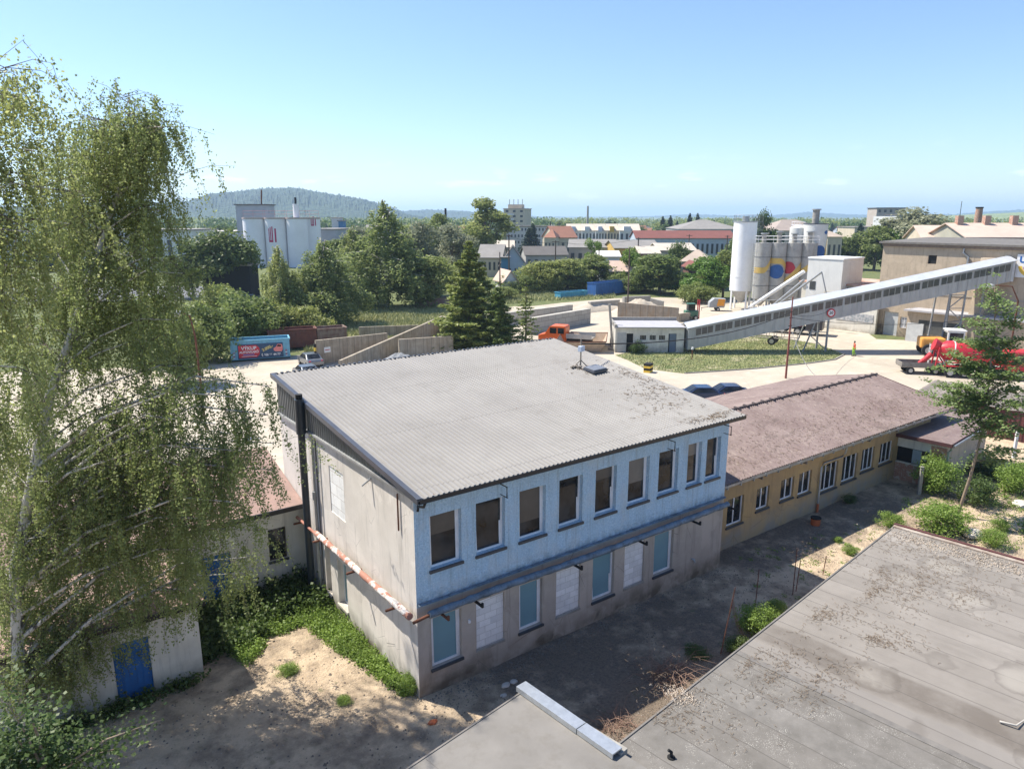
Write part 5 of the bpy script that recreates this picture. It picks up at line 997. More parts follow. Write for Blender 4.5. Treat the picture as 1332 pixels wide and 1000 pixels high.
# ================================================================ BATCHING SILOS
bt = G(1018, 402); bR = sR; bF = Vector((Fv.x, Fv.y, 0)).normalized()
bR = Vector((math.cos(-.72), math.sin(-.72), 0)); bF = Vector((-bR.y, bR.x, 0))
B0 = Vector((105.2, 74.3, 0))
bs = thing('batching_silo_block', 'row of four grey aggregate silos painted with a yellow wave and coloured discs', 'silo', B0)
csil = gmat('silo_concrete_paint', (.40, .395, .37), (.30, .295, .27), .8, .8, dirtamt=.35)
shells = []
for i in range(4):
    c = B0+bR*(1.3+i*2.45); m = MB()
    for z0, z1 in ((2.4, 4.6), (4.62, 7.0), (7.02, 9.3), (9.32, 11.6)): m.cyl(c.x, c.y, z0, z1, 1.32, 28)
    shells.append(m.build('silo_shell', csil, bs)); m = MB()
    for z in (4.6, 7.0, 9.3): m.cyl(c.x, c.y, z-.03, z+.05, 1.35, 28)
    m.build('band', M['flash'], shells[-1])
    MB().cyl(c.x, c.y, 11.6, 13.0+(i % 2)*.3, .38, 12).build('dust_filter', M['conc'], bs); MB().cyl(c.x, c.y, 13.0+(i % 2)*.3, 13.2+(i % 2)*.3, .6, 12).build('filter_cap', M['steel'], bs)
    for k in (-1, 1):
        q = c+bR*k*1.0-bF*.7; MB().box(q.x-.12, q.x+.12, q.y-.12, q.y+.12, 0, 2.4).build('leg', M['steel'], bs)
    MB().tube([c+Vector((0, 0, 2.4)), c+Vector((0, 0, 1.2))], [1.2, .3], 16).build('hopper_cone', M['conc'], bs)
c0 = B0+bR*0; m = MB(); railing(m, [(p.x, p.y) for p in [B0+bR*x+bF*y for x, y in ((.1, -1.2), (2.5, -1.2), (5, -1.2), (7.4, -1.2), (9.9, -1.2), (9.9, 1.2), (.1, 1.2))]], 11.6, 1.1); m.build('railing', M['pvc'], bs)
m = MB(); ladder(m, B0-bF*1.2-bR*.3+Vector((0, 0, .2)), B0-bF*1.2-bR*.3+Vector((0, 0, 11.8)), bR, .6, True); m.build('ladder', M['steel'], bs)
# painted pattern: strips wrapped around each cylinder
def wrap(c, r, f, n=22, a0=-1.35, a1=1.35):
    """f(x) -> list of (zlo, zhi) along developed x; returns surface strips hugging the cylinder on the camera side"""
    m = MB(); ba = math.atan2(-bF.y, -bF.x)
    for i in range(n):
        t0 = a0+(a1-a0)*i/n; t1 = a0+(a1-a0)*(i+1)/n
        for (l0, h0), (l1, h1) in zip(f(math.sin(t0)*r), f(math.sin(t1)*r)):
            if h0 <= l0 and h1 <= l1: continue
            pt = lambda t, z: (c.x+math.cos(ba+t)*r, c.y+math.sin(ba+t)*r, z); m.quad(pt(t0, l0), pt(t1, l1), pt(t1, max(h1, l1)), pt(t0, max(h0, l0)))
    return m
yel = gmat('painted_yellow', (.58, .40, .10), (.48, .33, .09), 1, .7); dbl = gmat('painted_blue', (.025, .10, .30), rough=.7); drd = gmat('painted_red', (.42, .03, .05), rough=.7); grn = gmat('painted_green', (.16, .45, .28), rough=.7); pwh = gmat('painted_white', (.68, .67, .62), (.58, .57, .53), 1, .8)
def disc(cx, cz, rr): return lambda x: [(cz, cz) if abs(x-cx) >= rr else (cz-math.sqrt(rr*rr-(x-cx)**2), cz+math.sqrt(rr*rr-(x-cx)**2))]
def wave(fz, th): return lambda x: [(fz(x)-th, fz(x)+th)]
CC = [B0+bR*(1.3+i*2.45) for i in range(4)]
fz0 = lambda x: 7.15+.9*max(0, x+.2)**2; fz1 = lambda x: 8.7-.55*max(0, x)**2*1.3; fz2 = lambda x: 5.2+1.1*max(0, x+1.3)**1.0; fz3 = lambda x: 8.3+.35*x
for c, fs in zip(CC, ([(wave(fz0, .48), yel)], [(wave(fz1, .45), yel), (disc(-.35, 6.95, 1.15), dbl)], [(disc(-.95, 7.6, 1.0), drd), (wave(fz2, .6), yel)], [(wave(lambda x: 7.9+.9*x, .55), yel), (disc(.9, 7.0, .95), grn)])):
    for k, (f, mt) in enumerate(fs): wrap(c, 1.325+.012*(k+1)+.02, f).build('painted_mark', mt, bs)
ts = B0+bR*10.1+bF*2.2; tl = thing('striped_silo', 'tall white silo with a blue disc and yellow sweep behind the batching silos', 'silo', ts)
MB().cyl(ts.x, ts.y, 2, 14.6, 1.95, 36).build('shell', pwh, tl); MB().cyl(ts.x, ts.y, 14.6, 14.75, 2.0, 36).build('rim', M['flash'], tl); MB().cyl(ts.x-.2, ts.y, 14.75, 16.9, .55, 14).build('filter', M['conc'], tl); MB().cyl(ts.x-.2, ts.y, 16.9, 17.1, .75, 14).build('filter_cap', M['steel'], tl)
wrap(ts, 1.97, disc(.35, 10.1, 1.1)).build('painted_mark', dbl, tl); wrap(ts, 1.965, lambda x: [(7.6+.3*max(0, x)**3, 8.3+.75*max(0, x)**3)]).build('painted_mark', yel, tl); wrap(ts, 1.97, disc(1.35, 13.3, .33)).build('emblem', dbl, tl)
sec = B0+bR*7.6+bF*3.4; s3 = thing('rear_white_silo', 'white silo partly hidden between the batching row and the tall silo with a blue disc', 'silo', sec); MB().cyl(sec.x, sec.y, 0, 14.0, 1.3, 28).build('shell', pwh, s3); m = MB(); m.tube([(sec.x, sec.y, 14.0), (sec.x, sec.y, 14.5)], [1.3, .4], 20); m.build('dome', pwh, s3); m = MB(); railing(m, [(sec.x+1.1*math.cos(k*pi/4), sec.y+1.1*math.sin(k*pi/4)) for k in range(8)], 14); m.build('railing', M['pvc'], s3)
# batching house
W0 = Vp(1048, 385, (110.5, 66.5), bR); W0.z = 0
wb = thing('batching_house', 'white windowless batching house between the striped silo and the conveyor gallery', 'building', W0)
A_ = D(1046, 400, 116); A_.z = 0; Bq = D(1091, 400, 113.5); Bq.z = 0; Cq = D(1117, 400, 119); Cq.z = 0; Dq = A_+(Cq-Bq)
wsht = m_ribbed('white_cladding_sheet', (.66, .65, .61), 0, .4, .6, 0, (.6, .59, .55), .2, .25)
q4 = [(p.x, p.y) for p in (A_, Bq, Cq, Dq)]
m = MB(); m.prism(q4, 0, 9.9); m.build('wall', wsht, wb)
m = MB(); ctr = (A_+Cq)/2; m.prism([(ctr.x+(p[0]-ctr.x)*1.03, ctr.y+(p[1]-ctr.y)*1.03) for p in q4], 9.9, 10.1); m.build('roof', wsilo, wb)
dA = (Bq-A_).normalized(); nA = Vector((dA.y, -dA.x, 0)); pw = Vp(1057, 371, A_, dA); m = MB(); m.extr([pw-dA*.45-Vector((0, 0, .6)), pw+dA*.45-Vector((0, 0, .6)), pw+dA*.45+Vector((0, 0, .6)), pw-dA*.45+Vector((0, 0, .6))], nA*.05); m.build('window', gwin, wb)
m = MB(); m.box(A_.x-3, A_.x+2, A_.y-3.6, A_.y-.2, 0, 3.2); 
bp = thing('belt_conveyor', 'pair of slanting pipe conveyors climbing from the yard to the batching house', 'conveyor', G(985, 420))
for i, (a, b) in enumerate(((( 975, 400, 121), (1046, 353, 117)), ((1000, 402, 119), (1046, 364, 116)), ((1006, 404, 117), (1048, 368, 113)), ((1000, 405, 115), (1069, 354, 110)))):
    MB().tube([D(*a), D(*b)], [.28, .2, .16, .14][i], 8).build('conveyor_tube', wsilo if i == 0 else M['steel'], bp)
m = MB(); m.tube([D(1069, 354, 110), D(1077, 392, 110)], .09, 6); m.build('strut', M['steel'], bp)
ag = thing('aggregate_machinery', 'jumble of pale frames and hoppers under the batching silos', 'machine', G(1000, 408)); rj = random.Random(9)
for i in range(16):
    c = D(rj.uniform(975, 1045), 395, rj.uniform(110, 122)); 
    MB().obox((c.x, c.y, rj.uniform(.6, 2.6)), rj.uniform(.6, 1.6), rj.uniform(.5, 1.2), rj.uniform(.4, 1.4), rj.uniform(0, 3)).build('hopper' if i % 2 else 'drive_unit', M['conc'] if i % 3 else M['steel'], ag, .04)
m = MB()
for i in range(12): c = D(975+i*6, 395, 116); m.tube([(c.x, c.y, 0), (c.x, c.y, 2.9)], .06, 4)
m.tube([D(975, 392, 116), D(1045, 388, 116)], .05, 4); m.build('frame', M['steel'], ag)

# ================================================================ BEIGE CONCRETE BUILDING
bx = 100.0
def Xb(u, v, x=bx): r = ray(u, v); t = x/r.x; return Vector((x, r.y*t, CH+r.z*t))
yl = Xb(1140, 400).y
be = thing('concrete_plant_building', 'large beige rendered plant building with a thin dark flat roof at the right', 'building', (bx, yl, 0))
def ys(u): return yl-Xb(u, 400).y
lw = Xb(1140, 319).z
hb = [(ys(1151), ys(1170), 0, 3.2), (ys(1173), ys(1190), 1.2, 2.7), (ys(1199), ys(1210), 9.9, 11.0)]
m = MB(); wallmesh(m, (bx, yl), dW, 40, -.1, 12.3, hb, .3); m.build('wall', M['beige'], be)
m = MB(); wallmesh(m, (bx+14, yl), (-1, 0), 14, -.1, 12.6); m.build('end_wall', M['beige'], be)
m = MB(); m.extr([(bx-.5, yl+.4, 12.35), (bx+14, yl+.4, 12.75), (bx+14, yl+.4, 12.95), (bx-.5, yl+.4, 12.6)], (0, -41, 0)); m.build('roof', gmat('dark_corrugated_roof', (.17, .155, .135), (.11, .10, .09), 2, .9), be)
m = MB(); m.box(bx-.28, bx, yl-40, yl, 12.0, 12.34); m.build('eaves_board', gmat('eaves_brown', (.14, .10, .075), (.22, .17, .13), 2, .9), be)
m = MB(); m.box(bx+.2, bx+.24, yl-hb[0][1], yl-hb[0][0], 0, 3.2); m.build('door', gmat('pale_grey_door', (.50, .51, .50), (.4, .41, .41), 2, .6), be)
m = MB(); m.box(bx+.15, bx+.2, yl-hb[1][1], yl-hb[1][0], 1.2, 2.7); wf_ = m.build('window', M['pvc'], be)
m = MB(); rj = random.Random(2)
for i in range(5): a = yl-hb[1][1]+.12+i*.38; m.box(bx+.13, bx+.15, a, a+.28, 1.32, 2.55)
m.build('pane', gmat('reflective_pane', (.10, .11, .13), (.5, .5, .52), 2.5, .2, bump=0), wf_)
m = MB(); m.box(bx+.2, bx+.25, yl-hb[2][1], yl-hb[2][0], 9.9, 11.0); m.build('opening', M['dark'], be)
m = MB(); m.box(bx-.08, bx, yl-40, yl, 6.0, 6.1); m.build('string_course', M['conc'], be)
pd = Xb(1252, 345); m = MB(); m.tube([(bx-.2, pd.y, 12.0), (bx-.2, pd.y, 11.5), (bx-.2, pd.y-.6, 11.0), (bx-.2, pd.y-.6, 9)], .13, 8); m.build('downpipe', M['steel'], be)
# protruding lower annexe and pier
ya, yb_ = Xb(1190, 430).y, Xb(1290, 430).y
m = MB(); m.box(bx-2.6, bx-.01, yb_-14, ya, -.1, 3.9); m.box(bx-2.2, bx-.012, ya-.02, ya+.0, 3.9, 4.2); m.build('low_annexe', M['beige'], be)
m = MB(); m.box(bx-3.2, bx+.0, yb_-14, ya+.3, 3.93, 4.15); m.build('annexe_roof', MATS['hall_roof'], be)
m = MB(); m.box(bx-2.62, bx-2.55, ya-7, ya-1.5, 1.2, 2.9); m.build('window_band', gwin, be)
yp_ = Xb(1272, 390).y; m = MB(); m.extr([(bx-2.2, yp_, 4.15), (bx-.01, yp_, 4.15), (bx-.01, yp_, 11), (bx-.9, yp_, 11)], (0, -1.6, 0)); m.build('pier', M['beige'], be)
m = MB(); m.box(bx-2.85, bx-2.61, Xb(1203, 430).y-1.0, Xb(1190, 430).y-.2, 0, 2.4); m.build('gate', MATS['pale_grey_door'], be)
# signboard
ps = Xb(1322, 344, bx-.1); sb = thing('company_signboard', 'square white company signboard with blue letter and red disc on the beige wall', 'sign', ps)
yS = ps.y; m = MB(); m.box(bx-.12, bx-.03, yS-3.2, yS+.0, ps.z-1.5, ps.z+1.2); m.build('board', gmat('sign_white', (.78, .78, .78), rough=.4, bump=0), sb)
text('U', 1.0, gmat('sign_blue', (.02, .13, .42), rough=.4), (bx-.13, yS-.65, ps.z+.55), (0, -1, 0), (-1, 0, 0), 'lettering', sb, bold=.05)
def flatdisc(c, r0, r1, a0, a1, n=24):
    m = MB()
    for i in range(n):
        t0, t1 = a0+(a1-a0)*i/n, a0+(a1-a0)*(i+1)/n; pt = lambda t, r: (bx-.14, c[0]-math.cos(t)*r, c[1]+math.sin(t)*r); m.quad(pt(t0, r0), pt(t0, r1), pt(t1, r1), pt(t1, r0))
    return m
flatdisc((yS-1.3, ps.z-.35), .0, .5, 0, 2*pi).build('red_disc', drd, sb); flatdisc((yS-1.5, ps.z-.1), .85, 1.25, pi*1.02, pi*1.75).build('yellow_arc', gmat('sign_yellow', (.75, .5, .06), rough=.5), sb)
# white walls left of the beige building
ww = thing('white_yard_wall', 'low white painted wall with a mural strip left of the beige building', 'wall', Xb(1095, 430)); 
ya, yb_ = Xb(1060, 430, 99).y, Xb(1138, 430, 99).y
m = MB(); m.box(99, 99.4, yb_, ya, -.1, 5.4); m.build('wall', M['white'], ww)
m = MB(); m.box(98.93, 98.99, yb_+.4, yb_+5.8, 1.5, 2.6); m.build('mural_strip', gmat('mural_paint', (.55, .52, .5), (.12, .16, .18), 3.0, .8), ww)
rr = thing('rust_roofed_sheds', 'low sheds with orange rusty roof behind the white wall', 'building', (104, yb_, 0)); m = MB(); m.box(101, 112, yb_+2.2, ya+4, 0, 6.2); m.build('wall', M['white'], rr)
m = MB(); m.box(100.6, 112.4, yb_+1.9, ya+4.3, 6.2, 6.4); m.build('roof', gmat('rust_orange_roof', (.45, .18, .09), (.5, .42, .36), .6, .9), rr)

# ================================================================ CONTAINERS, WALLS, YARD
def container(name, lab, A, B, wdt, H, mat, inner, group=None, ribs=.5, cat='container'):
    A = Vector(A); B = Vector(B); A.z = B.z = 0; L = (B-A).length; rz = math.atan2(B.y-A.y, B.x-A.x); t_ = thing(name, lab, cat, A, rz, group); Mx = t_.matrix_basis
    def mm(): m = MB(); m.M = Mx; return m
    m = mm(); m.box(0, L, 0, .06, .18, H); m.box(0, L, wdt-.06, wdt, .18, H); m.box(0, .06, .06, wdt-.06, .18, H); m.box(L-.06, L, .06, wdt-.06, .18, H); m.box(.06, L-.06, .06, wdt-.06, .18, .3)
    x = .25
    while x < L-.1: m.box(x, x+.1, -.06, -.001, .25, H-.1); m.box(x, x+.1, wdt+.001, wdt+.06, .25, H-.1); x += ribs
    body = m.build('body', mat, t_)
    m = mm(); m.box(-.08, L+.08, -.08, .08, H+.002, H+.14); m.box(-.08, L+.08, wdt-.08, wdt+.08, H+.002, H+.14); m.box(-.08, .08, .08, wdt-.08, H+.002, H+.138); m.box(L-.08, L+.08, .08, wdt-.08, H+.002, H+.138); m.build('top_rim', mat, body)
    m = mm(); m.box(.08, L-.08, .08, wdt-.08, .31, .7); m.build('load', inner, t_)
    m = mm(); m.box(0, L, .4, .55, .0, .18); m.box(0, L, wdt-.55, wdt-.4, 0, .18); m.build('skid', M['dark'], t_)
    return t_, Mx, L
skyb = gmat('faded_blue_container', (.14, .38, .52), (.20, .46, .60), 1.3, .6, dirtamt=.35, streak=.4); rustc = gmat('rust_brown_container', (.22, .075, .05), (.13, .05, .035), 1.5, .85, streak=.5, dirtamt=.5)
cA, cB = G(301, 471), G(378, 466)
t_, Mx, L = container('roll_off_container', 'light blue open container with the red and blue car scrap advertisement', cA, cB, 2.3, 2.25, skyb, M['rust'])
W3 = lambda x, z, k=-.09: Mx @ Vector((x, k, z)); xd = (Mx.to_3x3() @ Vector((1, 0, 0))); nd = (Mx.to_3x3() @ Vector((0, -1, 0)))
m = MB(); m.M = Mx; m.box(.75, L-.75, -.085, -.062, .28, 1.92); bn = m.build('banner', gmat('banner_blue', (.015, .07, .15), (.012, .055, .12), 1, .5, bump=0), t_)
m = MB(); m.M = Mx; x0, x1, c = .85, 2.75, .55
pl = [(x0, .4), (x1, .4), (x1+c*.6, .75), (x1+c*.6, 1.45), (x1, 1.8), (x0, 1.8)]; m.extr([(x, -.086, z) for x, z in pl], (0, -.008, 0)); m.build('red_panel', gmat('banner_red', (.62, .02, .04), rough=.5, bump=0), bn)
wt = gmat('banner_white', (.85, .85, .83), rough=.5, bump=0)
text('VÝKUP', .52, wt, W3(1.95, 1.45, -.1), xd, nd, 'lettering', bn, bold=.015); text('AUTOVRAKŮ', .34, wt, W3(1.95, 1.02, -.1), xd, nd, 'lettering', bn, bold=.012)
m = MB(); m.M = Mx; m.box(1.3, 2.5, -.101, -.096, .68, .80); m.build('blue_strip', gmat('banner_lilac', (.2, .22, .5), rough=.5, bump=0), bn); m = MB(); m.M = Mx; m.box(1.15, 2.75, -.101, -.096, .53, .58); m.build('white_strip', wt, bn)
xd2 = (xd*math.cos(.42)+Vector((0, 0, 1))*math.sin(.42)); text('3.000,-', .46, gmat('banner_yellow', (.75, .6, .18), rough=.5, bump=0), W3(3.95, 1.38, -.1), xd2, nd, 'lettering', bn, bold=.015)
text('608 66 44 77', .34, wt, W3(4.4, .6, -.1), xd, nd, 'lettering', bn, bold=.012)
m = MB(); m.M = Mx; m.tube([(3.35, -.1, .78), (3.3, -.1, .6), (3.4, -.1, .45)], .05, 5); m.build('phone_symbol', wt, bn)
m = MB(); m.M = Mx; pc_ = [(4.75, .95), (5.45, .9), (5.75, 1.1), (5.78, 1.35), (5.6, 1.5), (5.5, 1.75), (5.05, 1.78), (4.9, 1.5), (4.6, 1.3), (4.6, 1.1)]; m.extr([(min(x, L-.8), -.086, z) for x, z in pc_], (0, -.01, 0)); m.build('car_picture', gmat('banner_pink', (.7, .14, .13), (.75, .3, .27), 2, .5, bump=0), bn)
m = MB(); m.M = Mx; m.extr([(4.98, -.098, 1.48), (5.45, -.098, 1.45), (5.42, -.098, 1.66), (5.08, -.098, 1.7)], (0, -.004, 0)); m.build('car_picture_window', M['dark'], bn)
for x in (.35, L-.42):
    for i in range(4): m = MB(); m.M = Mx; m.box(x-.1, x+.1, -.075, -.064, .35+i*.2, .44+i*.2); m.build('warning_stripe', M['red'] if i % 2 else wt, t_)
gA = G(372, 458); container('rusty_container', 'rust red open container behind the blue advertising container', G(350, 456), G(413, 452), 2.3, 2.3, rustc, M['rust'])
container('rusty_container', 'dark brown open container furthest right behind the concrete wall', G(414, 452), G(452, 449), 2.2, 2.2, gmat('brown_container', (.15, .06, .045), (.3, .25, .2), 1.5, .85), M['rust'])
navy = gmat('deep_blue_container', (.03, .12, .34), (.05, .16, .40), 1.3, .6, streak=.5)
container('blue_container', 'tall deep blue container in front of the hedge', G(775, 386), G(817, 381), 2.3, 2.6, navy, M['rust'])
container('blue_skip', 'small sky blue skip left of the deep blue container', G(729, 389), G(764, 386), 1.8, 1.15, gmat('sky_blue_skip', (.06, .30, .46), (.09, .35, .5), 1.3, .6, streak=.5), M['rust'])
container('rusty_trough', 'long rust and white trough container under the trees at the back of the field', G(540, 402), G(592, 401), 2.2, 1.7, gmat('rust_white_trough', (.38, .33, .30), (.2, .07, .05), 1.0, .85), M['rust'])
def wall_thing(lab, A, B, H0, H1, th, mat, name='concrete_wall', group=None, cap=None):
    A = Vector(A); B = Vector(B); A.z = B.z = 0; L = (B-A).length; rz = math.atan2(B.y-A.y, B.x-A.x); t_ = thing(name, lab, 'wall', A, rz, group); m = MB(); m.M = t_.matrix_basis
    m.extr([(0, 0, -.1), (L, 0, -.1), (L, 0, H1), (0, 0, H0)], (0, th, 0)); m.build('panels', mat, t_); return t_
wall_thing('stained concrete panel wall with small white notice right of the containers', G(413, 475), G(505, 459), 2.75, 2.4, .3, M['panelc'])
wn_ = thing('wall_notice', 'small white notice with red text on the concrete panel wall', 'sign', G(421, 472)); o_ = G(413, 475); e_ = G(505, 459); dd_ = (e_-o_).normalized(); nn_ = Vector((dd_.y, -dd_.x, 0))
m = MB(); c_ = o_+dd_*.95+nn_*.02; m.extr([c_+Vector((0, 0, 1.25)), c_+dd_*.8+Vector((0, 0, 1.25)), c_+dd_*.8+Vector((0, 0, 1.85)), c_+Vector((0, 0, 1.85))], nn_*.03); m.build('panel', wt, wn_); m = MB(); m.extr([c_+dd_*.1+nn_*.035+Vector((0, 0, 1.5)), c_+dd_*.7+nn_*.035+Vector((0, 0, 1.5)), c_+dd_*.7+nn_*.035+Vector((0, 0, 1.58)), c_+dd_*.1+nn_*.035+Vector((0, 0, 1.58))], nn_*.005); m.build('red_line', M['red'], wn_)
hs_ = thing('hazard_post', 'black and yellow striped corner post at the end of the concrete wall', 'post', o_); q = o_-dd_*.18
for i in range(6): MB().box(q.x-.1, q.x+.1, q.y-.1, q.y+.1, i*.4, i*.4+.399).build('stripe', M['dark'] if i % 2 else gmat('hazard_yellow', (.75, .5, .05), rough=.6), hs_)
wall_thing('long sloping concrete panel wall running behind the blue block roof', G(445, 493), G(577, 432), 1.9, 2.3, .3, M['panelc'])
wall_thing('low concrete panel wall at the edge of the grass field', G(468, 442), G(545, 437), 1.7, 1.5, .25, M['panelc'])
wall_thing('dark concrete panel wall between sand bays behind the roof', G(520, 470), G(590, 462), 2.5, 2.3, .3, M['panelc'])
wall_thing('short return of the concrete wall behind the sand heap', G(577, 432), G(578, 440), 2.3, 2.2, .3, M['panelc'])
blk = m_blocks('big_concrete_blocks', (.46, .43, .37), 1.6, .8, (.22, .2, .17), 2.5)
wall_thing('front wall of the bay built of big pale concrete blocks', G(690, 436), G(768, 421), 2.3, 2.3, .8, blk, 'block_wall')
wall_thing('rear wall of the bay built of big pale concrete blocks', G(655, 424), G(745, 409), 1.9, 1.6, .8, blk, 'block_wall')
wall_thing('low block wall in the sand at the back of the yard', G(768, 405), G(806, 401), 1.6, 1.5, .7, M['conc'], 'block_wall')
wall_thing('row of upright stained concrete panels behind the white hall', G(803, 418), G(882, 421), 3.0, 2.4, .35, m_panelconc('upright_concrete_panels', (.44, .36, .27), 1.15, (.34, .20, .09)))
wall_thing('broken concrete wall on the sand bank behind the panels', G(812, 400), G(846, 397), 1.9, 1.7, .6, M['conc'])
wall_thing('broken end piece of the sand bank wall', G(846, 399), G(862, 400), 1.5, 1.1, .6, M['conc'])
wall_thing('low grey wall beside the green machine', G(883, 419), G(903, 416), 1.3, 1.2, .3, M['panelc'])
def heap(name, lab, g, rx, ry, h, mat, seed, cat='heap'):
    r2 = random.Random(seed); m = MB(); nr, na = 9, 26; m.v.append((g[0], g[1], h)); ph = [r2.uniform(0, 6) for _ in range(4)]
    for i in range(1, nr):
        f = i/(nr-1)
        for k in range(na):
            a = 2*pi*k/na; w_ = 1+.18*math.sin(2*a+ph[0])+.12*math.sin(3*a+ph[1]); z = h*(1-f**1.3)*(1+.12*r2.uniform(-1, 1)) if i < nr-1 else -.1
            m.v.append((g[0]+rx*f*w_*math.cos(a), g[1]+ry*f*w_*math.sin(a), z))
    for k in range(na): m.f.append((0, 1+k, 1+(k+1) % na)); m.s.append(True)
    for i in range(nr-2):
        for k in range(na): a = 1+i*na; m.f.append((a+k, a+na+k, a+na+(k+1) % na, a+(k+1) % na)); m.s.append(True)
    o = m.build(name, mat); return tag(o, lab, cat)
sand = gmat('pale_sand', (.52, .45, .35), (.42, .36, .28), 1.5, .97, bump=.5); grav = gmat('grey_gravel', (.26, .27, .28), (.17, .18, .19), 3, .97, bump=.6)
heap('gravel_heap', 'grey gravel heap in the bay behind the sloping concrete wall', G(520, 478), 3.2, 2.4, 1.6, grav, 1)
heap('sand_heap', 'pale sand heap inside the bay of big concrete blocks', G(712, 421), 4, 2.5, 1.3, sand, 2)
heap('sand_heap', 'sandy bank with rubble in front of the deep blue container', G(770, 404), 7, 3, 1.3, sand, 3)
heap('sand_heap', 'sand bank behind the upright concrete panels', G(830, 404), 5, 3, 2.0, sand, 4)
heap('sand_heap', 'low sandy bank behind the block bay', G(672, 405), 6, 3, .8, sand, 5)
# ================================================================ VEHICLES
def wheels(par, pts, r, w_, axis_mat, parent_M):
    for x, y in pts:
        m = MB(); m.M = parent_M; s_ = 1 if y > 0 else -1; m.tube([(x, y-w_/2, r), (x, y+w_/2, r)], r, 20); t_ = m.build('wheel', M['rubber'], par)
        m = MB(); m.M = parent_M; m.tube([(x, y+s_*(w_/2), r), (x, y+s_*(w_/2+.015), r)], r*.55, 14); m.build('rim', M['chrome'], t_)
def car(lab, g, rz, mat, group='cars parked in the yard'):
    t_ = thing('parked_car', lab, 'car', g, rz, group); Mx = t_.matrix_basis
    def mm(): m = MB(); m.M = Mx; return m
    side = [(-2.1, .35), (-2.15, .75), (-2.0, .93), (-1.55, .98), (-.95, 1.40), (.35, 1.42), (1.05, .98), (1.85, .85), (2.1, .65), (2.12, .35)]
    m = mm(); secs = [(-.86, .97), (-.80, 1), (.80, 1), (.86, .97)]
    for i, (y, s_) in enumerate(secs):
        for x, z in side: 
            yy = y*(1-.17*max(0, (z-.95)/.45)); m.v.append(tuple(Mx @ Vector((x*s_, yy, z if z > .5 else z))))
    n = len(side)
    for i in range(3):
        for k in range(n): a, b = i*n+k, i*n+(k+1) % n; m.f.append((a, a+n, b+n, b)); m.s.append(False)
    m.f.append(tuple(range(n))); m.f.append(tuple(range(3*n, 4*n))[::-1]); m.s += [False]*2; m.build('body', mat, t_, .03)
    gl = m_glass()
    def gq(*p):
        m = mm(); m.poly(p); return m
    for s_ in (-1, 1):
        y0, y1 = s_*.862, s_*.745; m = mm(); m.extr([(-1.4, y0, 1.0), (.9, y0, 1.0), (.3, y1, 1.36), (-.9, y1, 1.35)], (0, s_*.012, 0)); m.build('side_window', gl, t_)
    m = mm(); m.extr([(1.0, -.68, 1.02), (1.0, .68, 1.02), (.42, .6, 1.395), (.42, -.6, 1.395)], (.02, 0, .03)); m.build('windscreen', gl, t_)
    m = mm(); m.extr([(-1.5, -.66, 1.03), (-1.5, .66, 1.03), (-1.0, .6, 1.38), (-1.0, -.6, 1.38)], (-.02, 0, .03)); m.build('rear_window', gl, t_)
    for s_ in (-1, 1):
        m = mm(); m.obox((2.05, s_*.62, .68), .12, .3, .14); m.build('headlight', gmat('lamp_glass', (.7, .7, .7), rough=.1, bump=0), t_, .02); m = mm(); m.obox((-2.08, s_*.66, .8), .1, .24, .14); m.build('tail_light', M['red'], t_, .02)
    wheels(t_, [(1.3, .78), (1.3, -.78), (-1.3, .78), (-1.3, -.78)], .32, .2, None, Mx); return t_
cb = gmat('dark_blue_car_paint', (.02, .04, .10), rough=.18, metal=.3, bump=0); cs = gmat('silver_grey_car_paint', (.20, .22, .25), rough=.2, metal=.4, bump=0)
rz0 = math.atan2(G(960, 503).y-G(905, 510).y, G(960, 503).x-G(905, 510).x)
car('dark blue car nearer the roof edge of the blue block', G(908, 522), 2.55, cb); car('dark blue car parked right of the first behind the brown roof', G(944, 520), 2.55, cb)
car('dark car by the striped corner post of the concrete wall', G(404, 475), 1.5, cs); car('second car in front of the dark one by the striped post', G(399, 492), 1.5, cs)
# concrete mixer truck
def frame_of(g, rz): 
    return Matrix.Translation((g[0], g[1], 0)) @ Matrix.Rotation(rz, 4, 'Z')
ga1, ga2 = G(1222, 487), G(1318, 492); rz = math.atan2(ga2.y-ga1.y, ga2.x-ga1.x)
ga1 = G(1208, 487); mt = thing('mixer_truck', 'red concrete mixer truck with tilted drum behind the young maple', 'truck', ga1, rz); Mx = mt.matrix_basis
def mm(): m = MB(); m.M = Mx; return m
m = mm(); m.box(.2, 8.6, -.45, .45, .75, 1.05); m.build('chassis', M['dark'], mt)
m = mm(); m.tube([(.6, 0, 2.75), (1.2, 0, 2.65), (3.0, 0, 2.5), (5.2, 0, 2.15), (6.3, 0, 1.95)], [.55, .95, 1.18, 1.05, .55], 28); dm = m.build('drum', M['red'], mt)
m = mm(); m.tube([(1.75, 0, 2.61), (1.85, 0, 2.6)], [1.04, 1.05], 28); m.build('drum_band', wt, dm)
m = mm(); m.tube([(.1, 0, 3.2), (.9, 0, 2.95)], [.65, .35], 12); m.build('charging_hopper', M['red'], mt); m = mm(); m.tube([(.0, 0, 2.2), (-.5, 0, 1.6), (-1.0, .1, 1.1)], [.28, .25, .22], 8); m.build('chute', M['red'], mt)
m = mm()
for s_ in (-1, 1): m.tube([(.3, s_*.7, .9), (.5, s_*.75, 3.0)], .08, 6); m.tube([(1.6, s_*.9, .9), (.5, s_*.7, 2.4)], .07, 6)
m.build('rear_frame', M['red'], mt)
m = mm(); ladder(m, Mx.inverted() @ (Mx @ Vector((.05, .95, .7))), (.05, .95, 3.1), (0, 1, 0), .4, False, .3); m.build('ladder', wt, mt)
m = mm(); m.box(6.7, 8.7, -1.2, 1.2, .9, 2.9); cab_ = m.build('cab', M['red'], mt, .12)
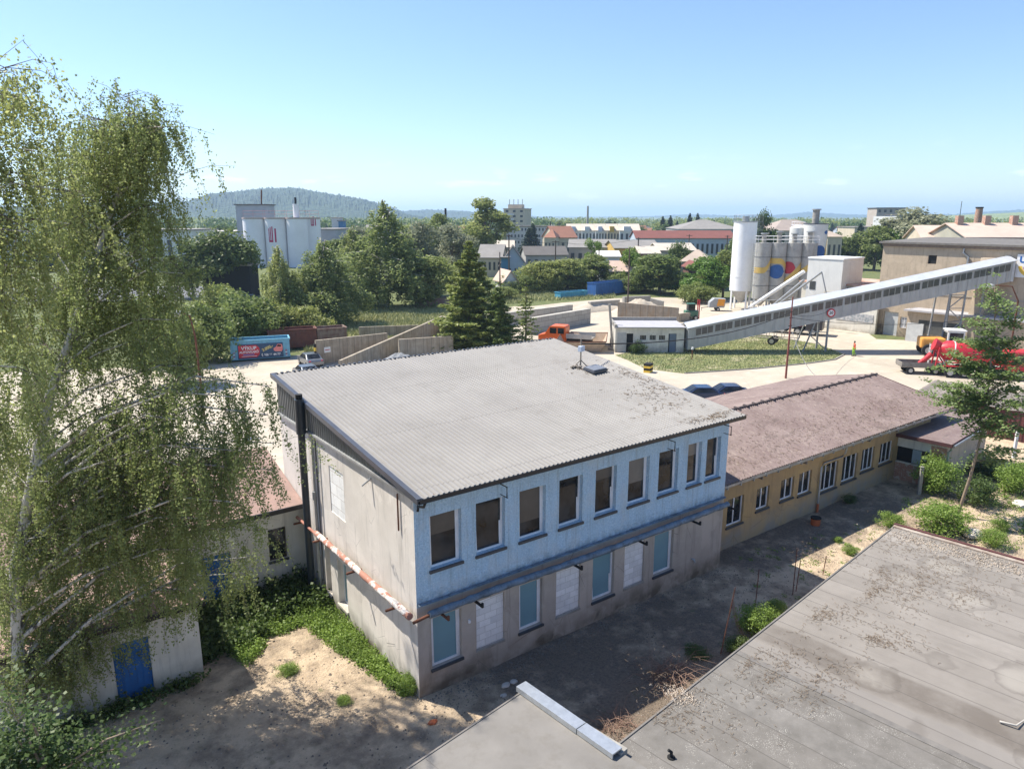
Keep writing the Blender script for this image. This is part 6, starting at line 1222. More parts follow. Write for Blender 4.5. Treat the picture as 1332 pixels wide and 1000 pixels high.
m = mm(); m.box(8.69, 8.74, -1.0, 1.0, 1.9, 2.65); m.box(7.3, 8.3, -1.23, -1.19, 1.9, 2.6); m.box(7.3, 8.3, 1.19, 1.23, 1.9, 2.6); m.build('cab_window', M['glass'], cab_)
m = mm()
for x in (1.6, 2.9, 6.1, 7.7): 
    for s_ in (-1, 1): m.box(x-.65, x+.65, s_*1.22, s_*.8, 1.12, 1.2)
m.build('mudguards', M['red'], mt)
wheels(mt, [(x, s_*1.05) for x in (1.6, 2.9, 6.1, 7.7) for s_ in (-1, 1)], .52, .34, None, Mx)
# trailer
gt = G(1168, 484); ge = G(1207, 486); rz = math.atan2(ge.y-gt.y, ge.x-gt.x)+.1; tr = thing('flatbed_trailer', 'small grey drop side trailer standing behind the red mixer', 'trailer', gt, rz); Mx = tr.matrix_basis
tm = gmat('trailer_grey', (.26, .235, .21), (.16, .14, .12), 2, .8, dirtamt=.3)
m = mm(); m.box(0, 4.2, -.95, .95, .72, .82); m.build('bed', M['wood'], tr)
for y in (-.98, .95): m = mm(); m.box(0, 4.2, y, y+.04, .8, 1.25); m.build('side_board', tm, tr)
m = mm(); m.box(-.04, 0, -.95, .95, .8, 1.25); m.build('tailboard', tm, tr); m = mm(); m.box(4.2, 4.26, -.95, .95, .7, 2.6); m.build('headboard', gmat('pale_grey_board', (.5, .49, .47), rough=.7), tr)
wheels(tr, [(x, s_*.8) for x in (.9, 3.3) for s_ in (-1, 1)], .38, .22, None, Mx)
# orange flatbed truck
go = G(703, 446); ge = G(752, 449); rz = math.atan2(ge.y-go.y, ge.x-go.x); ot = thing('orange_truck', 'orange double cab truck with a silver flat bed at the corner of the ribbed roof', 'truck', go, rz); Mx = ot.matrix_basis
m = mm(); side = [(0, .55), (0, 1.2), (.9, 1.45), (1.5, 2.35), (1.7, 2.45), (3.5, 2.45), (3.6, 2.3), (3.6, .55)]; m.extr([(x, -1.0, z) for x, z in side], (0, 2.0, 0)); cb_ = m.build('cab', M['orange'], ot, .06)
m = mm(); m.extr([(.95, -.85, 1.5), (1.45, -.85, 2.3), (1.45, .85, 2.3), (.95, .85, 1.5)], (-.04, 0, .02)); m.build('windscreen', M['glass'], cb_)
for a, b in ((1.55, 2.4), (2.6, 3.4)):
    for y in (-1.02, 1.0): m = mm(); m.box(a, b, y, y+.02, 1.5, 2.2); m.build('cab_window', M['glass'], cb_)
m = mm(); m.box(3.7, 7.0, -1.05, 1.05, .95, 1.05); bdd = m.build('bed', tm, ot)
for y in (-1.08, 1.05): m = mm(); m.box(3.7, 7.0, y, y+.03, 1.0, 1.55); m.build('side_board', gmat('aluminium_board', (.5, .5, .48), rough=.5, metal=.3), bdd)
m = mm(); m.box(.5, 6.8, -.4, .4, .55, .75); m.build('chassis', M['dark'], ot); wheels(ot, [(x, s_*.85) for x in (.9, 5.6) for s_ in (-1, 1)], .4, .25, None, Mx)
# dark tipper under the gallery
gk = G(985, 430); ge = G(1063, 436); rz = math.atan2(ge.y-gk.y, ge.x-gk.x); tk = thing('dark_tipper_truck', 'dark tipper truck half hidden behind the gallery showing its wheels', 'truck', gk, rz); Mx = tk.matrix_basis
m = mm(); m.box(0, 8.6, -.5, .5, .7, 1.1); m.build('chassis', M['dark'], tk); m = mm(); m.extr([(-.3, -1.2, 1.3), (6.2, -1.2, 1.15), (6.4, -1.2, 2.7), (-.6, -1.2, 2.5)], (0, 2.4, 0)); m.build('tipper_body', gmat('black_red_body', (.03, .025, .025), (.10, .02, .02), .5, .6), tk)
m = mm(); m.box(6.6, 8.7, -1.2, 1.2, .8, 2.9); m.build('cab', gmat('dark_cab_paint', (.05, .045, .05), rough=.4), tk, .1); wheels(tk, [(x, s_*1.05) for x in (2.2, 3.6, 5.6, 7.6) for s_ in (-1, 1)], .52, .34, None, Mx)
# old cart frame
gk = G(1000, 447); ct = thing('old_cart', 'two wheeled frame trailer rusting on the grass under the gallery', 'trailer', gk, rz); Mx = ct.matrix_basis
m = mm()
for y in (-.9, .9): m.tube([(-3, y, .9), (3.5, y, .9)], .06, 5); m.tube([(-3, y, 1.6), (3.5, y, 1.6)], .04, 5)
for i in range(8):
    x = -3+i*.93; m.tube([(x, -.9, .9), (x, -.9, 1.6)], .035, 4); m.tube([(x, .9, .9), (x, .9, 1.6)], .035, 4); m.tube([(x, -.9, .9), (x, .9, .9)], .035, 4)
m.build('frame', gmat('pale_rusty_frame', (.42, .40, .36), (.22, .17, .13), 5, .8), ct); wheels(ct, [(.5, -.95), (.5, .95)], .5, .18, None, Mx)
# wheel loader with white cab
gl_ = G(1225, 462); ld = thing('wheel_loader', 'orange construction machine with white cab behind the red drum', 'loader', gl_, -.9); Mx = ld.matrix_basis
m = mm(); m.box(-2.6, 0, -1.1, 1.1, .9, 2.1); m.build('engine_cover', gmat('loader_orange', (.72, .33, .06), rough=.5), ld, .2); m = mm(); m.box(.1, 1.9, -.9, .9, 1.0, 3.0); cbn = m.build('cab', gmat('cab_white', (.72, .73, .72), rough=.4), ld, .1)
m = mm(); m.box(.3, 1.7, -.93, -.9, 1.7, 2.8); m.box(.3, 1.7, .9, .93, 1.7, 2.8); m.box(1.9, 1.93, -.7, .7, 1.6, 2.8); m.box(.07, .1, -.7, .7, 1.7, 2.8); m.build('cab_window', M['glass'], cbn); m = mm(); m.box(0, 2.0, -1, 1, 3.01, 3.12); m.build('cab_roof', wt, cbn)
wheels(ld, [(-1.8, -1.1), (-1.8, 1.1), (1.2, -1.1), (1.2, 1.1)], .7, .45, None, Mx)
# compressor
gc = G(921, 404); cp = thing('towed_compressor', 'grey and orange towed compressor left of the silo legs', 'compressor', gc, -.7); Mx = cp.matrix_basis
m = mm(); m.extr([(0, -.8, .6), (2.6, -.8, .6), (2.8, -.8, 2.1), (.8, -.8, 2.2), (.05, -.8, 1.5)], (0, 1.6, 0)); m.build('hood', gmat('compressor_grey', (.35, .36, .36), rough=.5), cp, .1); m = mm(); m.extr([(1.25, -.83, .9), (2.5, -.83, .9), (2.65, -.83, 2.05), (1.5, -.83, 2.12)], (0, 1.66, 0)); m.build('side_panel', gmat('compressor_orange', (.8, .32, .02), rough=.4), cp)
m = mm(); m.tube([(-1.2, 0, .5), (0, 0, .65)], .06, 6); m.tube([(-1.1, 0, 0), (-1.1, 0, .6)], .04, 6); m.build('drawbar', M['dark'], cp); wheels(cp, [(1.5, -.85), (1.5, .85)], .33, .2, None, Mx)
gm_ = G(890, 416); gmx = thing('green_machine', 'small green forklift with a red mast behind the concrete panels', 'forklift', gm_, -.6); Mx = gmx.matrix_basis
m = mm(); m.box(0, 2, -.7, .7, .6, 1.5); m.build('body', gmat('machine_green', (.06, .16, .10), rough=.5), gmx, .08); m = mm(); m.box(.4, 1.5, -.6, .6, 1.55, 2.5); m.build('cab', M['glass'], gmx, .05); m = mm(); m.box(.3, 1.6, -.68, .68, 2.5, 2.6); m.build('cab_roof', MATS['machine_green'], gmx); m = mm(); m.box(2.1, 2.25, -.5, -.35, .2, 3.2); m.box(2.1, 2.25, .35, .5, .2, 3.2); m.build('mast', M['red'], gmx); wheels(gmx, [(.4, -.7), (.4, .7), (1.6, -.7), (1.6, .7)], .38, .25, None, Mx)
# orange gate cage
gg = G(862, 392); cg = thing('mesh_cage', 'open orange framed mesh cage under the trees left of the compressor', 'cage', G(902, 394), -.4); Mx = cg.matrix_basis
m = mm()
for x in (0, 2.6):
    for y in (0, 1.6): m.tube([(x, y, 0), (x, y, 1.9)], .06, 5)
for y in (0, 1.6): m.tube([(0, y, 1.9), (2.6, y, 1.9)], .05, 5); m.tube([(0, y, .3), (2.6, y, .3)], .07, 5)
m.build('frame', gmat('faded_orange_frame', (.55, .2, .1), rough=.7), cg); m = mm()
for i in range(14): m.tube([(.18*i+.1, 0, .3), (.18*i+.1, 0, 1.9)], .012, 3, False)
m.build('mesh', M['rust'], cg)
# ================================================================ RED SHEDS
s0, s1 = G(1187, 512, 2.3), G(1213, 486, 2.3); e0 = G(1420, 575, 2.3); e0 = s0+(Vector((.1, -1, 0)).normalized())*16
rs1 = thing('red_brown_shed', 'dark red shed with grey corrugated roof left of the mixer truck', 'shed', (s0.x, s0.y, 0)); dy = Vector((s1.x-s0.x, s1.y-s0.y, 0)); wd = 5.2; da = Vector((1, .12, 0)).normalized(); db = Vector((.12, -1, 0)).normalized()
mt1 = m_ribbed('maroon_cladding', (.11, .03, .03), 1, .3, .7); qq = [s0, s0+da*wd, s0+da*wd+db*15, s0+db*15]
m = MB(); ctr = sum(qq, Vector())/4; m.prism([(ctr.x+(p.x-ctr.x)*.96, ctr.y+(p.y-ctr.y)*.985) for p in qq], -.1, 2.25); m.build('wall', mt1, rs1)
m = MB(); nn = 70
vs = []
for k in range(2):
    for i in range(nn+1): p = s0+db*(15*i/nn)+da*(wd*k); m.v.append((p.x, p.y, 2.3+.25*(1-k)*-.0+.3*k+.035*math.sin(i*pi/1.0*.5)))
for i in range(nn): m.f.append((i, i+1, nn+1+i+1, nn+1+i)); m.s.append(False)
o_n = len(m.v); m.v += [(a, b, c-.04) for a, b, c in m.v[:o_n]]
for i in range(nn): m.f.append((o_n+i, o_n+nn+1+i, o_n+nn+2+i, o_n+i+1)); m.f.append((i, o_n+i, o_n+i+1, i+1)); m.s += [False]*2
m.build('roof', gmat('grey_brown_fibre_sheet', (.25, .215, .185), (.15, .125, .11), 1, .95, dirtamt=.4), rs1)
q0 = G(1256, 523, 2.2); rs2 = thing('orange_roofed_shed', 'low shed with flaking orange red roof beside the annex', 'shed', (q0.x, q0.y, 0)); qq = [q0, q0+Vector((4.2, .6, 0)), q0+Vector((5.8, -12, 0)), q0+Vector((1.6, -12.6, 0))]
m = MB(); ctr = sum(qq, Vector())/4; m.prism([(ctr.x+(p.x-ctr.x)*.95, ctr.y+(p.y-ctr.y)*.98) for p in qq], -.1, 2.15); m.build('wall', mt1, rs2); m = MB(); m.prism([(p.x, p.y) for p in qq], 2.16, 2.24); m.build('roof', gmat('flaking_orange_roof', (.50, .20, .13), (.38, .27, .21), 1.2, .9, dirtamt=.3), rs2)
# ================================================================ POLES, LAMPS, WIRES, SMALL THINGS
gR = G(1022, 492); zR = ztop(1031, 386, gR); rp_ = thing('rusty_pole', 'rust red steel pole standing in the yard behind the brown roof', 'pole', gR)
MB().tube([gR, (gR.x, gR.y, zR*.55), (gR.x, gR.y, zR)], [.11, .09, .06], 8).build('shaft', gmat('red_rust_pole', (.24, .06, .045), (.14, .05, .04), 4, .8), rp_); m = MB(); z_ = zR*.82
for dz in (0, -.6, -1.4): m.tube([(gR.x-.25, gR.y, z_+dz), (gR.x+.25, gR.y, z_+dz)], .05, 5)
m.build('insulator', M['dark'], rp_)
def wire(lab, a, b, sag, r=.022, mat=None, name='overhead_cable'):
    a, b = Vector(a), Vector(b); pts = [a.lerp(b, i/14)-Vector((0, 0, sag*4*(i/14)*(1-i/14))) for i in range(15)]; o = MB().tube(pts, r, 4).build(name, mat or M['dark']); return tag(o, lab, 'cable')
tp_ = Vector((gR.x, gR.y, z_))
wire('black cable from the roof mast across the white hall to the rusty pole', (24.2, 26.95, rz_(27)+1.2), tp_, .9, .035)
wire('black cable from the rusty pole to the beige building', tp_-Vector((0, 0, .6)), (bx-.1, Xb(1332, 420).y, 5.2), 1.2)
wire('thin cable from the rusty pole over to the gallery', tp_-Vector((0, 0, .2)), gpt(17, -.1, 5.2), .5)
wire('pale stay wire hanging down beside the rusty pole', tp_-Vector((0, 0, 1.4)), G(1063, 490), .8, .03, M['pvc'])
# street lamp left
gL = D(262, 500, 58); gL.z = 0; zL_ = ztop(254, 406, gL); sl_ = thing('street_lamp', 'leaning rusty street lamp with grey head in front of the bushes', 'street lamp', gL); rr_ = Vector((Rv.x, Rv.y, 0))
MB().tube([gL, gL+Vector((0, 0, zL_*.8))-rr_*.1, gL+Vector((0, 0, zL_*.97))-rr_*.35, gL+Vector((0, 0, zL_))-rr_*1.1], [.09, .07, .06, .05], 8).build('pole', M['rust'], sl_)
m = MB(); c = gL+Vector((0, 0, zL_-.12))-rr_*1.3; m.tube([c+rr_*.35+Vector((0, 0, .1)), c, c-rr_*.35-Vector((0, 0, .05))], [.1, .3, .12], 10); m.build('lamp_head', gmat('lamp_grey', (.45, .44, .42), rough=.5), sl_)
# street lamp right, at the beige building
gq_ = D(1315, 450, 86); gq_.z = 0; zq = ztop(1315, 372, gq_); s2_ = thing('street_lamp', 'curved arm street lamp in front of the beige building behind the maple', 'street lamp', gq_)
MB().tube([gq_, gq_+Vector((0, 0, zq*.85)), gq_+Vector((0, 0, zq))-rr_*.8, gq_+Vector((0, 0, zq+.1))-rr_*2.5], [.1, .08, .06, .05], 8).build('pole', M['rust'], s2_); m = MB(); c = gq_+Vector((0, 0, zq))-rr_*2.9; m.tube([c+rr_*.4, c, c-rr_*.4], [.1, .28, .1], 10); m.build('lamp_head', MATS['lamp_grey'], s2_)
for u, vb, vt, d, lab in ((848, 440, 292, 165, 'tall'), ): pass
def pole(u, vt, dist, lab, r=.14, arm=0, mat=None, name='utility_pole'):
    g = D(u, 300, dist); g.z = 0; z = ztop(u, vt, g); p = thing(name, lab, 'pole', g); MB().tube([g, (g.x, g.y, z)], [r, r*.7], 8).build('shaft', mat or M['twig'], p)
    if arm: MB().tube([(g.x, g.y, z-.2)-rr_*arm if 0 else Vector((g.x, g.y, z-.3))-rr_*arm, Vector((g.x, g.y, z-.3))+rr_*arm], .08, 5).build('crossarm', mat or M['twig'], p)
    return Vector((g.x, g.y, z-.3))
p1 = pole(662, 305, 170, 'dark wooden pole in front of the blue gabled shed', .2, .7); p2 = pole(650, 328, 150, 'short dark pole left of the pink roofed hut', .15); p3 = pole(723, 313, 190, 'wooden pole with crossarm behind the hedge', .2, .9)
p4 = pole(831, 309, 185, 'dark pole in front of the cream roofed sheds', .2, .5); p5 = pole(820, 322, 130, 'dark double post beside the bright tree', .14); p6 = pole(897, 305, 200, 'lamp pole before the grey hall', .15, .8); p7 = pole(947, 306, 200, 'lamp pole left of the tall white silo', .15, .6); p8 = pole(780, 325, 165, 'dark pole rising from the hedge above the small skip', .16)
wire('thin power line over the sheds between two wooden poles', p1, p3, .8, .03); wire('thin power line continuing to the right over the sheds', p3, p4, 1, .03)
# hazard barrel, small posts
gH = G(843, 484); hb_ = thing('hazard_block', 'yellow and black striped concrete barrier block standing alone in the yard', 'barrier', gH)
for i in range(4): MB().obox((gH.x, gH.y, .12+i*.24), .9, .7, .236, .4).build('stripe', M['dark'] if i % 2 else MATS['hazard_yellow'], hb_, .01)
gq1 = G(900, 468); tag(MB().tube([gq1, gq1+Vector((0, 0, 1.2))], .06, 8).build('marker_post', M['rust']), 'short white topped marker post on the grass by the hall', 'post')
hb2 = [o for o in bpy.data.objects if o.name == 'marker_post'][0]; MB().tube([gq1+Vector((0, 0, 1.2)), gq1+Vector((0, 0, 1.45))], .12, 8).build('cap', wt, hb2)
gb_ = G(829, 460); plant('shrub1', gb_, 1.9, 1.6, 'dark bush growing against the wall of the white hall')
# concrete fence posts and rusty rods
def post(u, v, vt, r, lab, mat, lean=(0, 0), name='fence_post', cat='post', n=4):
    g = G(u, v); z = ztop(u, vt, g); o = MB().tube([g-Vector((0, 0, .1)), g+Vector((lean[0], lean[1], z))], [r, r*.9], n, True, n > 4).build(name, mat); return tag(o, lab, cat)
post(1195, 643, 606, .13, 'square concrete post half buried in leafy shrub by the annex', M['conc'])
post(1318, 596, 560, .12, 'white fence post beyond the annex near the right edge', M['pvc'])
for i, (u, v, vt, lx, lab) in enumerate([(937, 850, 762, .25, 'leaning rusty rod with looped wires at the big roof edge'), (982, 792, 740, .02, 'short rusty rod in the shaded lane'), (1031, 774, 712, .0, 'left tall rusty rod of the close pair'), (1035, 770, 728, .05, 'right shorter rusty rod of the close pair'), (1070, 748, 722, .05, 'single rusty rod in the sunlit strip')]):
    g = G(u, v); post(u, v, vt, .022, lab, M['rust'], (lx, -lx), 'rusty_rod', 'rod', 6)
g1 = G(937, 850); z1_ = ztop(940, 775, g1)
for i in range(3): wire(['upper loose wire looping from the leaning rod', 'middle loose wire looping from the leaning rod', 'lowest loose wire looping from the leaning rod'][i], g1+Vector((.2, -.2, z1_-i*.15)), G(975, 835-6*i), .35+.12*i, .008, M['rust'], 'loose_wire')
# downlying stick etc on the roofs
def litter(name, lab, F_, regions, n, L, r, mat, seed, z=3.01, cat='debris'):
    r2 = random.Random(seed); m = MB(); m.M = F_
    for k in range(n):
        cx, cy, sxx, syy = r2.choice(regions); x, y = r2.gauss(cx, sxx), r2.gauss(cy, syy); a = r2.uniform(0, pi); l = L*r2.uniform(.3, 1.3); b = r2.uniform(-.25, .25)*l
        m.tube([(x, y, z+r*.6), (x+math.cos(a)*l*.5-math.sin(a)*b, y+math.sin(a)*l*.5+math.cos(a)*b, z+r+r2.uniform(0, .05)), (x+math.cos(a)*l, y+math.sin(a)*l, z+r*.6)], r, 3, False)
    o = m.build(name, mat); return tag(o, lab, cat, None, 'stuff')
def ftl(u, v, z=3.0): p = FM.inverted() @ G(u, v, z); return p.x, p.y
regs = []
for u, v, a, b in [(1190, 775, .9, .12), (1060, 725, .3, .3), (1150, 750, .35, .25), (1210, 745, .6, .2), (1255, 775, .6, .15), (1140, 770, .3, .1), (880, 900, .3, .45), (870, 935, .2, .3), (1010, 880, .6, .12), (1060, 890, .5, .1), (1230, 715, 1.3, .35), (1300, 735, .5, .9), (1170, 712, .4, .4), (1075, 800, .3, .15), (1145, 835, .15, .2), (980, 862, .5, .08)]:
    x, y = ftl(u, v); regs.append((x, y, a*1.3, b*1.2)); regs.append((x+.6, y-.5, a*2.2, b*2.6))
dry = gmat('dry_twigs', (.17, .115, .075), (.30, .23, .16), 3, .95, bump=0)
litter('twig_litter', 'dry brown twigs and leaves lying in drifts on the big flat roof', FM, regs, 3000, .13, .0055, dry, 1)
litter('leaf_litter', 'pale leaf crumbs gathered along the red roof trim', FM, [(LR-.9, -.9-1.3*i, .35, .6) for i in range(6)]+[(ftl(885, 905)[0], ftl(885, 905)[1], .18, .25)], 1500, .06, .012, gmat('pale_crumbs', (.42, .34, .26), (.55, .48, .4), 5, .95, bump=0), 2)
litter('roof_twigs', 'scattered dark twigs and moss on the right end of the ribbed roof', Matrix.Translation((0, 0, 0)), [(24.5, 19.2, .9, .28), (23.6, 20.6, .9, .6), (22.5, 23.0, 1.0, .8), (25.3, 22, .5, 1.5), (25.5, 24.5, .3, 1.2)], 0, .2, .01, dry, 3) if 0 else None
m = MB(); r2 = random.Random(4)
for k in range(520):
    cx, cy, sx2, sy2 = r2.choice([(24.6, 18.95, .8, .16), (24.6, 18.95, .8, .16), (23.4, 20.8, .9, .5), (24.3, 22.6, .8, .5), (25.6, 22.5, .35, 1.6), (24.2, 26.2, .5, .3), (25.7, 24.8, .3, 1.0)]); x, y = r2.gauss(cx, sx2), r2.gauss(cy, sy2)
    if x > 26.3 or y < 18.55: continue
    a = r2.uniform(0, pi); l = r2.uniform(.05, .28); z = rz_(y)+.045; z2 = rz_(y+math.sin(a)*l)+.045; m.tube([(x, y, z), (x+math.cos(a)*l, y+math.sin(a)*l, z2)], .009, 3, False)
tag(m.build('roof_twigs', dry), 'dark twigs and moss scattered on the right end of the grey ribbed roof', 'debris', None, 'stuff')
m = MB()
for k in range(1900):
    cx = 27+int(r2.random()*14)*1.7; x, y = min(50, max(26.8, r2.gauss(cx, .9))), 19.6+5.1*((math.sin(cx*3.7)*.5+.5+r2.gauss(0, .22)) % 1); z = 3.82+(y-19.5)*.224+.04; a = r2.uniform(0, pi); l = r2.uniform(.04, .22)*(2.2 if r2.random() < .04 else 1); m.tube([(x, y, z), (x+math.cos(a)*l, y+math.sin(a)*l, z+math.sin(a)*l*.224)], r2.uniform(.004, .009), 3, False)
tag(m.build('roof_twigs', dry), 'fallen twigs strewn over the purplish corrugated roof', 'debris', None, 'stuff')
# branch on the roof, right edge
bs_ = MB(); a, b = ftl(1300, 940), ftl(1332, 938); bs_.M = FM; bs_.tube([(a[0], a[1], 3.05), (a[0]+.05, a[1]-.35, 3.1), (b[0], b[1], 3.05), (b[0]+.1, b[1]-.5, 3.04)], [.03, .028, .02, .02], 6); tag(bs_.build('fallen_branch', gmat('bleached_wood', (.5, .46, .4), rough=.9)), 'pale bare branch lying on the big flat roof at the right edge', 'branch')
pv = thing('roof_vent_stub', 'short black bent vent pipe on the big flat roof', 'vent pipe', G(873, 985, 3.0)); g = G(873, 985, 3.0); MB().tube([g, g+Vector((0, 0, .16)), g+Vector((-.06, .05, .22))], .04, 8).build('pipe', M['dark'], pv); MB().cyl(g.x, g.y, 3.002, 3.03, .1, 12).build('collar', M['dark'], pv)
# red twig piles
def twigpile(u, v, rad, n, lab, seed, L=.7):
    g = G(u, v); r2 = random.Random(seed); m = MB()
    for k in range(n):
        a = r2.uniform(0, 2*pi); x, y = g.x+r2.gauss(0, rad*.35), g.y+r2.gauss(0, rad*.3); l = L*r2.uniform(.4, 1.5); up = r2.uniform(.05, .8)
        m.tube([(x, y, .02), (x+math.cos(a)*l*.5, y+math.sin(a)*l*.5, l*up*.7), (x+math.cos(a)*l, y+math.sin(a)*l, l*up*.7-.1+r2.uniform(-.1, .1))], [.009, .007, .004], 3, False)
    tag(m.build('brushwood_pile', gmat('reddish_twigs', (.20, .115, .085), (.34, .24, .18), 3, .9, bump=0)), lab, 'brushwood')
twigpile(868, 880, 1.1, 190, 'larger tangle of reddish dry twigs by the big flat roof', 1, .95); twigpile(800, 945, .9, 110, 'smaller reddish twig tangle near the metal coping', 2, .7)
# stones on the ground
def rock(u, v, s_, lab, mat, seed, z=0):
    g = G(u, v); r2 = random.Random(seed); bm = bmesh.new(); bmesh.ops.create_icosphere(bm, subdivisions=2, radius=1)
    m = MB(); m.v = [(g.x+p.co.x*s_*(1+.25*r2.uniform(-1, 1))*1.3, g.y+p.co.y*s_*(1+.2*r2.uniform(-1, 1)), ground_h(g.x, g.y)+s_*.25+p.co.z*s_*.5*(1+.2*r2.uniform(-1, 1))) for p in bm.verts]; m.f = [tuple(v.index for v in f.verts) for f in bm.faces]; m.s = [False]*len(m.f); bm.free(); return tag(m.build('stone', mat), lab, 'stone')
palest = gmat('pale_limestone', (.55, .50, .44), (.42, .38, .33), 4, .95, bump=.5)
for a in [(1265, 697, .45, 'pale flat stone behind the red roof trim'), (1328, 658, .42, 'large whitish stone at the right edge'), (1325, 612, .3, 'pale stone among weeds by the fence post'), (668, 888, .12, 'small pale stone by the wall of the blue block'), (658, 893, .14, 'largest pale stone near the wall of the blue block'), (655, 906, .1, 'second small stone near the wall of the blue block'), (665, 945, .12, 'pale chunk at the tip of the building shadow')]: rock(a[0], a[1], a[2], a[3], palest, a[0])
rock(563, 940, .12, 'orange brick fragment lying on the sunlit sand', M['terracotta'], 9)
m = MB(); r2 = random.Random(8)
for k in range(4200):
    q = r2.random()
    if q < .6: x, y = r2.uniform(10, 45), 19-abs(r2.gauss(0, 2.4))
    elif q < .8: x, y = r2.uniform(2, 12), r2.uniform(13, 24)
    else: x, y = r2.uniform(42, 56), r2.uniform(8, 17)
    if y < 13.5 and x < 41: continue
    s_ = r2.uniform(.012, .05)*(1.6 if r2.random() < .06 else 1); z = ground_h(x, y); m.add([(x-s_, y, z), (x+s_*.3, y-s_, z), (x+s_, y+s_*.4, z), (x, y+s_*.2, z+s_*.9)], [(0, 1, 3), (1, 2, 3), (2, 0, 3)])
tag(m.build('rubble', gmat('rubble_bits', (.22, .185, .15), (.11, .09, .07), .6, .95, bump=0)), 'small stones and rubble scattered over the bare soil', 'rubble', None, 'stuff')
m = MB(); r2 = random.Random(18)
for k in range(700):
    x, y = r2.uniform(10.5, 26), 18.95-abs(r2.gauss(0, .35)); s_ = r2.uniform(.012, .045); z = ground_h(x, y); m.add([(x-s_, y, z), (x+s_*.3, y-s_, z), (x+s_, y+s_*.4, z), (x, y+s_*.2, z+s_*.9)], [(0, 1, 3), (1, 2, 3), (2, 0, 3)])
tag(m.build('plaster_rubble', gmat('plaster_bits', (.20, .18, .155), rough=.95)), 'crumbled plaster at the foot of the blue block', 'rubble', None, 'stuff')

# ================================================================ PERSON
def person(g, rz):
    t_ = thing('person', 'person in an orange jacket and lime trousers walking on the yard road', 'person', g, rz)
    me = bpy.data.meshes.new('body'); J = dict(pel=(0, 0, .95), ch=(0, 0, 1.25), nk=(0, 0, 1.50), hd=(.01, 0, 1.60), ht=(0, 0, 1.74), sl=(0, .18, 1.42), el=(-.05, .26, 1.14), wl=(.05, .27, .90), hl=(.08, .27, .80), sr=(0, -.18, 1.42), er=(-.03, -.27, 1.14), wr=(.02, -.27, .88), hr=(.04, -.27, .79), kl=(.14, .10, .50), al=(.05, .11, .09), tl=(.20, .12, .05), kr=(-.05, -.10, .50), ar=(-.24, -.11, .12), tr=(-.10, -.12, .05), pl=(0, .09, .90), pr=(0, -.09, .90))
    rad = dict(pel=.14, ch=.16, nk=.06, hd=.085, ht=.07, sl=.075, el=.05, wl=.035, hl=.035, sr=.075, er=.05, wr=.035, hr=.035, kl=.065, al=.045, tl=.035, kr=.065, ar=.045, tr=.035, pl=.09, pr=.09)
    ks = list(J); E_ = [('pel', 'ch'), ('ch', 'nk'), ('nk', 'hd'), ('hd', 'ht'), ('ch', 'sl'), ('sl', 'el'), ('el', 'wl'), ('wl', 'hl'), ('ch', 'sr'), ('sr', 'er'), ('er', 'wr'), ('wr', 'hr'), ('pel', 'pl'), ('pl', 'kl'), ('kl', 'al'), ('al', 'tl'), ('pel', 'pr'), ('pr', 'kr'), ('kr', 'ar'), ('ar', 'tr')]
    def skin(name, keys, edges, mul, mat, root, parent):
        me = bpy.data.meshes.new(name); me.from_pydata([J[k] for k in keys], [(keys.index(a), keys.index(b)) for a, b in edges], []); o = bpy.data.objects.new(name, me); COL.objects.link(o); md = o.modifiers.new('s', 'SKIN'); 
        if not me.skin_vertices: me.skin_vertices.new()
        sv = me.skin_vertices[0].data
        for i, k in enumerate(keys): sv[i].radius = (rad[k]*mul, rad[k]*mul)
        sv[keys.index(root)].use_root = True; o.modifiers.new('d', 'SUBSURF').levels = 2; o.modifiers['d'].render_levels = 2; o.parent = parent; me.materials.append(mat); return o
    skin('body', ks, E_, 1, gmat('skin', (.45, .26, .18), rough=.6, bump=0), 'pel', t_)
    jk = ['pel', 'ch', 'nk', 'sl', 'el', 'wl', 'sr', 'er', 'wr']; skin('jacket', jk, [e for e in E_ if e[0] in jk and e[1] in jk], 1.22, gmat('hivis_orange', (.85, .10, .03), rough=.8, bump=0), 'pel', t_)
    tk_ = ['pel', 'pl', 'kl', 'al', 'pr', 'kr', 'ar']; skin('trousers', tk_, [e for e in E_ if e[0] in tk_ and e[1] in tk_], 1.18, gmat('hivis_lime', (.35, .65, .05), rough=.8, bump=0), 'pel', t_)
    m = MB(); m.M = t_.matrix_basis; m.tube([(0, 0, 1.63), (0, 0, 1.70), (0, 0, 1.80)], [.10, .105, .03], 12); m.build('hair', M['dark'], t_)
    m = MB(); m.M = t_.matrix_basis
    for y in (.11, -.11):
        x = .1 if y > 0 else -.17; m.obox((x, y, .05), .28, .11, .1)
    m.build('shoes', M['dark'], t_)
person(G(1110, 463), 2.3)

